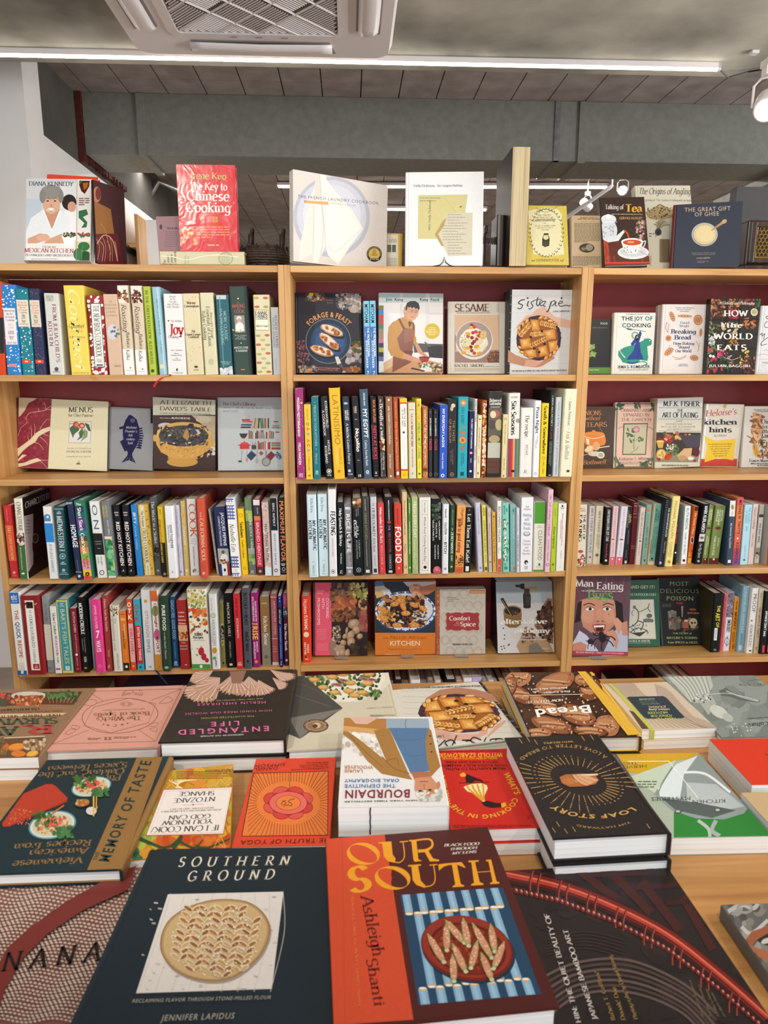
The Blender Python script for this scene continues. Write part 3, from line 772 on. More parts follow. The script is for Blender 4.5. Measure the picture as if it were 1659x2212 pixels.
# ------------------------------------------------------------------ bookcases
BD=.22
PT=.0178
def bookcase(x0,x1,label,group='oak bookcases standing side by side'):
 e=empty('bookcase',loc=(x0,0,0));tag(e,label,'bookcase',group)
 w=x1-x0-.0006
 for a in(0,w-PT):
  m=MB();m.box(a,0,0,a+PT,BD,SHELF[0]+.0015);m.build('side_panel','oakz',e,bevel=.0008)
 for i,z in enumerate(SHELF):
  m=MB();m.box(PT+.0006,.003 if i else .002,z-.0192,w-PT-.0006,BD-.008,z);m.build('top_board' if i==0 else 'shelf','oakx',e,bevel=.0008)
 m=MB();m.box(PT+.0006,BD-.0075,.05,w-PT-.0006,BD-.001,SHELF[0]-.02);m.build('back_panel','red',e)
 m=MB();m.box(PT,.03,0,w-PT,.045,SHELF[5]-.02);m.build('plinth','oakx',e)
 return e
bookcase(-.9140,0,'oak bookcase with red back beside the white column')
bookcase(0,.9140,'oak bookcase with red back between the two double uprights')
bookcase(.9140,1.828,'oak bookcase with red back under the old wooden radio')
# ------------------------------------------------------------------ display table
tb=empty('display_table',loc=(.3,-1.0,0));tag(tb,'oak display table covered with stacks of cookbooks','table')
m=MB();m.box(-1.55,-.95,TABLE_Z-.035,1.55,.22,TABLE_Z);m.build('table_top','table',tb,bevel=.003)
m=MB();m.box(-1.45,-.85,TABLE_Z-.13,1.45,.12,TABLE_Z-.035);m.build('apron','oakx',tb)
for x in(-1.45,1.38):
 for y in(-.85,.05):
  m=MB();m.box(x,y,0,x+.07,y+.07,TABLE_Z-.13);m.build('leg','oakz',tb)
# ------------------------------------------------------------------ shelved books, spine out
STAR=['e8f0f8','d8e6f2']
spine_row('top row by the white column','d',SHELF[1],[
(-70,68,-120,95,1140,'d2451c','orange-red book cut off at the end',[('#',500,900,'1c2a2a',.6,1.1)]),
(78,245,0,130,1140,'2b7fc4','wide bright blue spine dotted with white stars',[('*',140,1120,90,8,STAR),('#',392,800,'ece4e6',.1,.88)]+[('-',w,y,22,f,c,'R',.5)for w,y,f,c in(('Mastering',420,.66,'333'),('the Art',455,.46,'333'),('of French',490,.62,'333'),('Cooking',525,.56,'333'),('Julia',575,.3,'cba'),('Child',610,.36,'cba'),('Louisette',652,.4,'555'),('Bertholle',674,.4,'555'),('Simone',710,.32,'555'),('Beck',732,.22,'555'),('Alfred A. Knopf',778,.64,'667'))]+[('#',1015,1050,'d88',.2,.68)]),
(250,395,162,175,1140,'1d7d8c','teal spine dotted with white stars',[('*',185,1120,70,7,STAR),('#',300,600,'e6dcc8',.05,.95)]+[('-',w,y,20,f,c,'R')for w,y,f,c in(('VOLUME ONE',330,.7,'b65'),('Mastering',357,.74,'b43'),('the Art',385,.5,'b43'),('of French',412,.7,'b43'),('Cooking',439,.6,'b43'),('Julia',468,.24,'444'),('Child',482,.26,'444'),('Louisette',500,.36,'444'),('Simone',530,.3,'444'),('Beck',546,.24,'444'),('Alfred A Knopf',570,.64,'b65'))]+[('#',968,1012,'d84a30',.08,.74),('o',990,.14,'f0d0c0',.42,.5)]),
(400,520,310,172,1140,'2f3352','navy spine dotted with small stars',[('*',180,1120,70,6,['5b5f74','6c6a70']),('#',303,603,'ddd2c0',.05,.97)]+[('-',w,y,20,f,c,'R')for w,y,f,c in(('VOLUME TWO',335,.7,'c98'),('Mastering',360,.8,'c76'),('the Art',388,.5,'c76'),('of French',415,.74,'c76'),('Cooking',443,.64,'c76'),('Julia',473,.34,'444'),('Child',495,.36,'444'),('Simone',525,.44,'444'),('Beck',548,.34,'444'),('Alfred A Knopf',573,.7,'c98'))]+[('#',970,1012,'d84a30',.1,.86),('o',990,.14,'f0d0c0',.48,.5)]),
(555,722,482,225,1138,'cfd0c8','silvery white spine in clear film with maroon letters',[('-','JULIA',262,30,.5,'555','R',.42),('-','CHILD',298,30,.5,'555','R',.42),("FROM JULIA CHILD'S",350,1000,.24,'8a3540',.66,'R'),('KITCHEN',540,820,.24,'8a3540',.3,'R'),('o',1075,.14,'446',.5),('-','GRAMERCY',1105,16,.5,'556','R')],{'mat':'film'}),
(726,790,690,350,1135,'8d8580','dark slim book beside the wide yellow one',[('#',380,1000,'5a3038',.1,.6),('#',430,480,'c66',0,.6)],{'Y':.07}),
(797,1022,700,137,1145,'efcf55','very wide yellow spine in clear film',[('Gourmet',170,1080,.5,'f6e59b',.5,'I'),('-','Gourmet',590,50,.78,'6b5a22','I'),('-','COOKBOOK',650,18,.6,'a98f3a','R'),('-','RUTH REICHL',718,20,.8,'5a4d20','S'),('-','HOUGHTON MIFFLIN',1118,14,.8,'8a7a3a','R')],{'mat':'film','ribbon':('d98a1e',[(1030,1146),(1055,1175),(1100,1188)])}),
(1027,1213,965,250,1148,'9a2630','red and white patterned spine with narrow white panel',[('*',260,1140,90,18,['f2e6dc','ecd9cc']),('#',335,1055,'3a5f66',.22,.84),('#',345,1045,'f0ece0',.26,.8),('THE NEW BASICS COOKBOOK',360,940,.34,'445',.53,'R'),('-','ROSSO',970,20,.34,'667','R',.53),('-','LUKINS',992,20,.34,'667','R',.53),('#',1022,1036,'333',.34,.72)]),
(1222,1388,1145,235,1146,'d2b49a','beige spine with a small pale oval picture',[('-',w,y,20,f,'8c7462','S')for w,y,f in(('THE',318,.24),('MARTHA',355,.8),('STEWART',395,.86),('LIVING',435,.66),('COOKBOOK',475,.86))]+[('o',660,.38,'cfcbd6',.5,1.35),('*',600,720,9,16,['55685a','6b7f70','7d8d80']),('-','OXMOOR',1040,18,.44,'654','R',.62)]),
(1392,1518,1305,137,1145,'d5c4ac','beige chestnuts spine by the oval picture spine',[('#',140,335,'e4dcd2'),('*',190,320,34,15,['3a1a10','542818','6d3a20','8a5030','b07038']),('#',850,1145,'eeece8'),('Roasting',352,655,.42,'5c4b3d',.48,'I'),('A SIMPLE ART',460,640,.12,'9a8a78',.12),('Barbara',665,835,.28,'5c4b3d',.62,'R'),('Kafka',860,975,.3,'5c4b3d',.5,'R'),('o',1060,.06,'333',.6),('-','MORROW',1090,12,.55,'aaa','R')]),
(1525,1655,1455,140,1145,'d5c4ac','beige and white chestnuts spine by the lime one',[('#',143,335,'e4dcd2'),('*',190,325,34,15,['3a1a10','542818','6d3a20','8a5030','b07038']),('#',862,1145,'eeece8'),('Roasting',368,672,.42,'5c4b3d',.48,'I'),('A SIMPLE ART',480,650,.12,'9a8a78',.12),('Barbara',685,850,.28,'5c4b3d',.62,'R'),('Kafka',872,992,.3,'5c4b3d',.5,'R'),('o',1075,.06,'333',.6),('-','MORROW',1105,12,.55,'aaa','R')]),
(108,190,35,140,1083,'a9bd3c','lime green spine with dark capital letters',[('IN THE GREEN KITCHEN',180,690,.34,'3c4a1c',.5,'R'),('ALICE WATERS',715,960,.34,'3c4a1c',.5,'R'),('o',1030,.22,'3c4a1c')],{'k':'e'}),
(215,302,128,145,1082,'8fb8c6','pale blue spine in shiny clear film',[('MENU COOKBOOK',270,660,.26,'5b8797',.6,'R'),('QUINN',720,850,.22,'5b8797',.6,'R'),('#',960,1005,'d9d3a8',.2,.7),('#',150,1070,'c5e0ea',.66,.76)],{'k':'e','mat':'film','ribbon':('c02024',[(330,1080),(250,1098),(205,1130),(172,1168),(160,1200)])}),
(305,508,250,217,1083,'e6e4e2','wide white spine with a big red word',[('-',w,y,20,f,'555','I')for w,y,f in(('Revised',245,.32),('for the',272,.28),('first time',300,.38),('since 1974 for',328,.6),("today's lifestyles",355,.66))]+[('-','The All New',505,20,.58,'555','R',.62),('o',502,.045,'b02a2e',.22),('-','Joy',590,105,.74,'b8262c','W',.6),('-','of',648,16,.08,'555','I',.5),('-','Cooking',672,26,.52,'446','R',.42),('-','Irma S. Rombauer',812,14,.62,'666','R',.55),('-','Marion',845,14,.24,'666','R',.52),('-','Rombauer Becker',865,14,.6,'666','R',.52),('-','and',895,14,.12,'666','R',.52),('-','Ethan Becker',915,14,.46,'666','R',.52),('o',1018,.05,'2a5a60',.5,1.6),('-','SCRIBNER',1052,14,.56,'555','S',.52)],{'k':'e'}),
(512,690,450,215,1083,'d9cdaa','wide worn cream spine with black lettering',[('*',230,1060,20,9,['cdbb90','d1bf93','c9b68c']),('-','Marion',312,26,.5,'443a2c','W',.54),('-','Cunningham',347,24,.88,'443a2c','W',.54),('-','The',612,24,.24,'443a2c','W',.54),('-','Fannie Farmer',645,24,.9,'443a2c','W',.52),('-','Cookbook',672,24,.62,'443a2c','W',.54),('o',987,.11,'333',.55,.6),('-','KNOPF',1020,14,.32,'443','R',.55)],{'k':'e'}),
(697,840,635,207,1085,'d5d0ae','pale green-cream spine with vertical serif title',[('Marcella Hazan',415,690,.15,'77735c',.78,'R'),('Essentials of Classic',352,780,.26,'55523f',.56,'R'),('Italian Cooking',398,705,.24,'55523f',.24,'R'),('o',935,.2,'bdb995',.52,1.2)],{'k':'e'}),
(852,998,800,228,1086,'155660','dark teal spine in crinkled shiny film',[('MORE CLASSIC',400,715,.2,'9fc0c0',.64,'R'),('ITALIAN COOKING',375,760,.2,'9fc0c0',.36,'R'),('#',232,275,'b9c6c6',.1,.8),('-','MARCELLA',935,16,.7,'a8c4c4','R'),('-','HAZAN',956,16,.5,'a8c4c4','R'),('#',250,1000,'5f98a0',.3,.36),('*',1010,1075,22,22,['c9cdd0','b8c0c6','d9dcde'])],{'k':'e','mat':'film'}),
(1000,1203,935,138,1088,'10191a','tall black and green spine with a chef portrait',[('#',145,1075,'1d3a2a',.14,.82),('-','THE',312,18,.14,'b8564a','R',.48),('-','MAKING',345,40,.66,'b8564a','R',.5),('-','OF A',375,14,.16,'b8564a','R',.5),('-','COOK',403,34,.52,'b8564a','R',.52),('#',445,625,'8d8a84',.24,.76),('o',478,.13,'d8d4d0',.48),('o',500,.1,'c99a80',.48,1.3),('o',570,.22,'e8e6e2',.48,1.2),('*',590,622,8,14,['e8e4de','555','b96'])]+[('-',w,y,13,f,'c8ccc6','I',.5)for w,y,f in(('The Art, Techniques',655,.64),('and Science',673,.4),('of Good Cooking',692,.56))]+[('-','MADELEINE',785,24,.76,'c9d0c8','R',.5),('-','KAMMAN',818,24,.6,'c9d0c8','R',.5),('o',268,.04,'dda'),('o',738,.03,'ddd'),('#',1010,1022,'c55',.4,.6)],{'k':'e','mat':'film'}),
(1238,1410,1198,228,1084,'d3cba8','cream spine printed with little pies and jars',[('o',y,.16,c,x,.5)for y,x,c in((262,.78,'b9622f'),(262,.22,'b0a24a'),(355,.24,'b9622f'),(355,.78,'9c9c60'),(655,.78,'b9622f'),(660,.22,'a9a050'),(755,.22,'b9622f'),(757,.78,'a09c5c'),(845,.78,'b9622f'),(855,.24,'b0a24a'),(945,.22,'b9622f'),(950,.76,'9c9c60'),(1040,.78,'b9622f'),(1040,.24,'b0a24a'),(705,.5,'b5ae70'),(800,.5,'b5ae70'),(900,.5,'b5ae70'),(1000,.5,'b5ae70'))]+[('#',385,605,'b08a4a',.08,.92),('#',393,598,'e8e2cc',.11,.89),('-','FANNIE',418,34,.74,'333','D'),('-','FARMER',452,34,.74,'333','D'),('-','COOKBOOK',480,20,.74,'333','D'),('-','Alfred A. Knopf',557,20,.72,'333','W')],{'k':'e','mat':'film'}),
(1418,1500,1385,360,1082,'b2b2b4','narrow grey spine beside the double upright',[('BUCKEYE COOKERY',445,790,.3,'555',.66,'R'),('PRACTICAL HOUSEKEEPING',470,790,.2,'666',.3,'R'),('APPLEWOOD',900,1025,.12,'777',.4,'S')],{'k':'e','hard':False}),
],Y=.004)
LT='f0ece6'
spine_row('second row of middle bookcase','j',SHELF[2],[
(88,177,57,72,1093,'9a2e6e','magenta spine with white capitals',[('*',80,1060,60,3,['e0b0c8','d86070','e8c8d8']),('MODERN MEDITERRANEAN',175,612,.3,LT,.42,'B'),('MELIA MARDEN',680,930,.3,LT,.42,'B'),('o',235,.14,'f0c060',.82),('o',945,.14,'e04040',.12),('-','stewart',1028,12,.5,LT,'B'),('-','tabori',1042,12,.44,LT,'B'),('-','& chang',1058,12,.5,LT,'B')],{'hard':False}),
(188,264,160,252,1091,'edc03a','yellow spine with rainbow capital letters',[('THE FOOD OF',300,430,.22,'654',.5)]+[(c,y,y+40,.42,h,.5,'B')for c,y,h in(('O',452,'3a7a4a'),('A',508,'d06040'),('X',565,'4a90b0'),('A',640,'c07040'),('C',692,'b04030'),('A',748,'6a8ab0'))]+[('BY BRICIA LOPEZ',832,995,.22,'654'),('#',1040,1060,'a80',.3,.7)],{'hard':False}),
(273,352,242,168,1090,'1f6f7a','teal spine with thin pale capitals',[('MEXICO IN YOUR KITCHEN',258,720,.32,'a9c8c8',.5),('Martinez',800,920,.28,'a9c8c8',.5),('o',1005,.2,'8fb8ba'),('-','ROCK',1028,20,.5,'a9c8c8','B'),('o',228,.06,'a9c8c8'),('o',750,.06,'a9c8c8')],{'hard':False}),
(410,494,343,168,1087,'1f2328','black spine with two lines of white capitals',[('KOREAWORLD:',210,520,.32,LT,.72),('A COOKBOOK',318,605,.32,LT,.28),('HONG &',650,812,.32,LT,.72),('RODBARD',715,915,.32,LT,.28),('o',1000,.32,LT),('o',1000,.25,'1f2328'),('o',1000,.15,LT),('-','POTTER',1045,12,.5,LT,'B')]),
(500,625,435,70,1093,'edb62e','tall golden yellow spine with thin outline letters',[('LATINISIMO',140,705,.5,'9a7b22',.55,'S'),('SANDRA A.',740,925,.22,'a8842a',.72),('GUTIERREZ',725,935,.22,'f8d880',.4),('o',1000,.14,'a8842a',.5)]),
(648,728,587,172,1088,'2a3442','speckled navy spine with white serif title',[('*',190,1060,70,4,['3b4a60','45566e','1e2530']),('LIOR LEV',315,430,.2,LT,.68,'B'),('SERCARZ',318,430,.2,LT,.4,'B'),('A Middle Eastern Pantry',465,920,.34,'dfe0e0',.5,'R'),('o',240,.3,'a8bcc8',.5,.5),('o',995,.2,'c8d0d4',.4),('-','POTTER',1033,12,.6,LT,'B')]),
(748,830,690,170,1090,'1d1d1f','black spine with bold white slab word',[('GONZALO',270,350,.16,LT,.56,'B'),('GUZMAN',275,350,.16,'c97',.34,'B'),('Nopalito',522,782,.46,'f4f2ee',.55,'W'),('o',420,.2,'999',.5,.3),('o',878,.2,'999',.5,.3),('-','10',1050,28,.44,LT,'B')]),
(832,928,780,82,1090,'3f566c','tall slate blue spine with bold white capitals',[('MICHAEL MINA',122,268,.18,LT,.55,'B'),('MY EGYPT',300,628,.46,'f2f2f0',.55,'B'),('Cooking from My Roots',655,940,.28,'dfe2e4',.5,'R'),('o',1007,.18,LT),('o',1007,.09,'3f566c'),('-','LITTLE BROWN',1030,8,.4,LT)]),
(938,1012,900,168,1088,'181616','black spine with red capitals and orange word',[('RICK BAYLESS',200,455,.36,'e08050',.6,'B'),('FIESTA AT RICKS',488,868,.44,'d8414e',.55,'B'),('FABULOUS FOOD FOR GREAT TIMES',480,870,.14,'b89',.12),('-','X',1018,24,.3,LT,'B'),('-','NORTON',1050,9,.4,LT)]),
(1020,1088,988,165,1086,'3a3230','dark photo spine with white mixed case serif',[('*',180,1070,60,9,['2a2422','55484a','463c3c','6a5c58']),('The',190,235,.3,'e8e2da',.45,'R'),('Breath',245,440,.52,'f0ebe4',.55,'R'),('of a Wok',450,645,.46,'f0ebe4',.5,'R'),('*',640,770,20,10,['c07030','a04020','d8b080','e8d0a0']),('Grace Young',795,985,.24,'ddd',.66,'R'),('and Alan Richardson',790,1060,.2,'bbb',.3,'R')]),
(1098,1178,1072,168,1085,'96684a','plain brown spine with small white serif letters',[('#',190,212,'eee',.38,.62),("Julie Taboulie's Lebanese Kitchen",270,700,.26,'efe6dc',.5,'R'),('Julie Ann Sageer',805,975,.22,'efe6dc',.5,'R'),('o',1055,.12,'eee')]),
(1188,1244,1158,172,1083,'b4502c','rust orange spine with large thin letters',[('FIONA DUNLOP',220,410,.2,'e8c0a0',.5),('The North African Kitchen',440,975,.44,'e6a884',.5,'S'),('#',1005,1042,'eee',.3,.75)]),
(1250,1330,1235,185,1083,'edc21e','white spine with yellow ends and red border',[('#',228,995,'d03a2e',.05,.97),('#',245,978,'f0eeea',.05,.97),('o',245,.46,'d03a2e',.5,.35),('o',255,.44,'f0eeea',.5,.35),('o',975,.46,'d03a2e',.5,.35),('o',966,.44,'f0eeea',.5,.35),('UNDER THE SHADE',285,508,.2,'333',.68,'D'),('OF OLIVE TREES',305,500,.2,'333',.36,'D'),('o',565,.16,'3a3a2a',.5),('Recipes from Jerusalem',620,800,.12,'866',.64),('to Marrakech',640,760,.12,'c66',.38),('Nadia Zerouali',820,940,.14,'555',.6),('-','stewart',1030,10,.5,'543'),('-','tabori',1046,10,.44,'543')],{'hard':False}),
(1338,1424,1325,232,1082,'d8d0b4','cream spine with dotted border and red capitals',[('-','ENTERTAIN',313,9,.6,'333','B'),('LA COCINA MEXICANA',358,728,.26,'a83030',.52,'W'),('MANY CULTURES ONE CUISINE',752,955,.14,'655',.52,'B'),('-','0',1025,24,.2,'777','B')]+[('o',345+i*29,.02,'a99',x)for i in range(22)for x in(.2,.82)]),
(1430,1488,1420,190,1080,'ecdc3c','bright yellow spine with pink and green capitals',[('SAMS KITCHEN',215,425,.5,'d07858',.5,'B'),('CARIBBEAN COMFORT COOKING',435,860,.5,'3a8a5a',.5,'B'),('Shivi Ramoutar',890,980,.2,'664'),('o',1027,.2,'2a7a5a')]),
(1493,1552,1490,278,1080,'b5683a','orange lattice patterned spine with cream letters',[('*',290,1060,110,5,['e0c090','d8b080','c98050']),('COMFORT',320,480,.3,'f0e0c0',.5,'W'),('& SPICE',510,755,.3,'f0e0c0',.5,'W'),('SHIELDS',785,925,.24,'f0e0c0',.5,'W'),('#',965,1000,'543')],{'hard':False}),
(1557,1608,1555,305,1078,'2c3034','first black spine with small pink capitals',[('FINLEY',330,352,.3,'a86'),('*DOS CAMINOS*'.replace('*','.'),400,610,.3,'e8e8e8',.5,'B'),('TACOS',635,765,.5,'d84a70',.5,'B'),('o',1033,.32,'8a7460'),('o',1033,.24,'2c3034')]),
(1614,1668,1612,305,1078,'2c3034','second black spine with small pink capitals',[('FINLEY',330,352,.3,'a86'),('.DOS CAMINOS.',400,612,.3,'e8e8e8',.5,'B'),('TACOS',640,765,.5,'d84a70',.5,'B'),('o',1033,.32,'8a7460'),('o',1033,.24,'2c3034')]),
(10,66,6,303,1080,'2c3034','third black spine with small pink capitals',[('FINLEY',335,357,.3,'a86'),('.DOS CAMINOS.',405,612,.3,'e8e8e8',.5,'B'),('TACOS',635,765,.5,'d84a70',.5,'B'),('o',1035,.32,'8a7460'),('o',1035,.24,'2c3034')],{'k':'k'}),
(70,158,78,258,1080,'2d55b8','royal blue spine with bold white capitals',[('MY EVERYDAY LAGOS',300,732,.3,'f2f2f4',.48,'B'),('Yewande Komolafe',795,975,.2,'e0e4f0',.45,'W'),('o',1048,.22,'e8ecf8',.45),('o',1048,.12,'2d55b8',.45)],{'k':'k','hard':False}),
(160,266,165,195,1078,'292829','wide charcoal spine with brown capitals',[('THE TASTE',430,665,.22,'a8846a',.66),('OF BELGIUM',415,682,.22,'a8846a',.3),('o',265,.22,'d0c4b0',.6),('o',300,.16,'bcae98',.45,1.6),('RUTH VAN WAERE',758,925,.1,'9a7a62',.58),('BEN VAN HERT',768,895,.1,'9a7a62',.4),('o',1037,.22,'9a7a62'),('o',1037,.16,'292829'),('o',1037,.08,'9a7a62')],{'k':'k'}),
(270,386,283,168,1076,'2aa0b0','wide turquoise spine with big orange word',[('FAST & FREE',288,470,.24,'2c6a74',.46,'W'),('LE',498,600,.5,'d8602a',.5,'B'),('o',652,.36,'d8602a'),('o',652,.28,'f0b060'),('o',652,.2,'d8602a'),('o',652,.05,'444'),('N',705,765,.5,'c8502a',.5,'B'),('o',235,.28,'e8803a',.52),('o',235,.14,'f0c090',.52),('JANE BAXTER',800,915,.12,'22606a',.6,'B'),('& JOHN VINCENT',800,945,.12,'22606a',.42,'B'),('#',1008,1052,'1c4a50',.32,.66)],{'k':'k'}),
(389,452,411,328,1075,'23214f','short dark purple spine with white capitals',[('THE GEEKY CHEF COOKBOOK',410,748,.26,'e4e4ee',.5,'B'),('o',795,.3,'c05060',.5,.8),('o',795,.14,'fff',.5),('REEDER',855,905,.2,'dde'),('o',1000,.2,'fff')],{'k':'k','hard':False}),
(456,482,472,190,1076,'ece8e0','thin white spine with tiny black capitals',[('SWEET & NATURAL',205,450,.5,'222',.5,'B'),('WARRINGTON',715,880,.5,'222',.5,'B'),('The Country Press',955,1050,.4,'444')],{'k':'k','hard':False}),
(484,530,505,372,1076,'e2d3aa','thin cream spine with a small teal dot',[('o',418,.22,'4a8a84'),('NEW AMERICAN DIETS',505,750,.36,'555',.5,'S'),('RUDINS',830,912,.34,'555'),('#',1010,1035,'776',.25,.6)],{'k':'k','hard':False}),
(540,594,555,205,1074,'a85c2c','food photo spine with white script letters',[('*',215,1060,80,18,['d8a060','8a3a1a','e8c8a0','c07030','5a2a18','e0a030']),('giada',238,400,.4,'f6f0e6',.5,'W'),("giada's family dinners",508,935,.36,'f6f0e6',.5,'W')],{'k':'k'}),
(598,752,628,105,1070,'544438','wide rounded spine with old kitchen photo in glossy film',[('#',110,290,'22201c'),('-','Dictionary of',205,36,.86,'ece6da','W'),('-','Gastronomy',240,36,.84,'ece6da','W'),('-','REVISED EDITION',280,14,.7,'d8d0c4','B'),('#',290,600,'5c5648'),('o',360,.34,'a8564a',.5,.9),('o',365,.22,'d8c8a8',.36,1.2),('o',480,.3,'4a4438',.3,1.2),('o',480,.26,'b5a878',.8,1.6),('o',640,.4,'a89a70',.5,.7),('#',680,850,'b8b8a8',.05,.95),('#',860,1010,'5a3626'),('#',900,906,'3a2218'),('#',950,956,'3a2218'),('#',1020,1070,'1c1a18')],{'k':'k','mat':'film'}),
(765,820,788,365,1072,'dccb98','slim sand coloured spine with a ring mark',[('o',415,.26,'665'),('o',415,.17,'dccb98'),('THE POTABLE PEASANT',465,700,.22,'665',.5,'R'),('MACMILLAN',855,990,.26,'876',.5,'R'),('#',1040,1065,'776',.35,.6)],{'k':'k','hard':False}),
(828,960,848,125,1068,'e0dcd4','wide white spine with coloured stripes at the foot',[('#',636,1068,'e0dcd4')]+[('#',636,1068,c,x0,x1)for c,x0,x1 in(('6a4a6a',0,.14),('9a3a40',.14,.3),('c03a3a',.3,.44),('d86a4a',.44,.5),('e0a850',.5,.62),('4a6a98',.62,.78),('6a8a50',.78,1))]+[('-','RALF NODEN',172,14,.56,'655','D'),('Six Seasons',215,598,.38,'222',.48,'W'),('o',435,.2,'9a958a',.86),('#',985,1012,'222',.36,.62)],{'k':'k'}),
(968,1108,992,290,1066,'e4e0da','wide plain white spine with thin serif title',[('The recipe.',370,635,.3,'444',.5,'R'),('Josh Emett',700,820,.14,'555',.56,'R'),('WITH THE WORLD S GREATEST CHEFS',700,855,.05,'777',.4),('-','R.',1005,36,.34,'555','I')],{'k':'k'}),
(1113,1188,1142,210,1066,'e6e6ee','white spine with bold black sans title',[('Pizza Night',280,578,.42,'1c1c24',.5,'B'),('Alexandra',598,690,.16,'b05050',.6,'R'),('Stafford',650,745,.16,'b05050',.4,'R'),('o',1027,.2,'99a'),('o',1027,.12,'e6e6ee')],{'k':'k'}),
(1193,1272,1226,240,1062,'ecc829','yellow spine with fat black soft serif title',[('South',270,428,.44,'4a3c10',.5,'W'),('& Somewhere',440,812,.42,'4a3c10',.5,'W'),('o',855,.24,'8a7420'),('o',855,.17,'ecc829'),('DALE GRAY',890,1030,.26,'6a5818',.5,'R')],{'k':'k'}),
(1280,1334,1320,100,1060,'15191a','narrow black spine with small pale capitals',[('LINDA McCARTNEY',155,500,.34,'c9c6b8',.5,'R'),('ON TOUR',510,640,.26,'b04a50',.5,'R'),('OVER 200 MEAT FREE DISHES',660,940,.18,'9aa',.6),('FROM AROUND THE WORLD',670,920,.18,'9aa',.3),('#',1040,1048,'ddd',.3,.7)],{'k':'k','mat':'gloss'}),
(1339,1412,1378,170,1058,'c8d0d6','pale blue-white spine with spaced grey and pink capitals',[('NIGELLA BITES',220,500,.28,'6a7480',.5),('NIGELLA LAWSON',520,905,.28,'b05a70',.5),('HYPERION',915,1040,.2,'778',.5,'B')],{'k':'k','mat':'gloss'}),
(1420,1556,1482,78,1055,'e1ddc2','tall wide ivory spine beside the double upright',[('James Peterson',215,490,.22,'77735e',.5,'R'),('Fish & Shellfish',555,870,.3,'8a866e',.48,'I'),('o',190,.03,'776'),('o',525,.03,'776'),('#',985,1012,'444',.54,.78)],{'k':'k','Y':-.02}),
],ybd=1085,x_min=.0185)
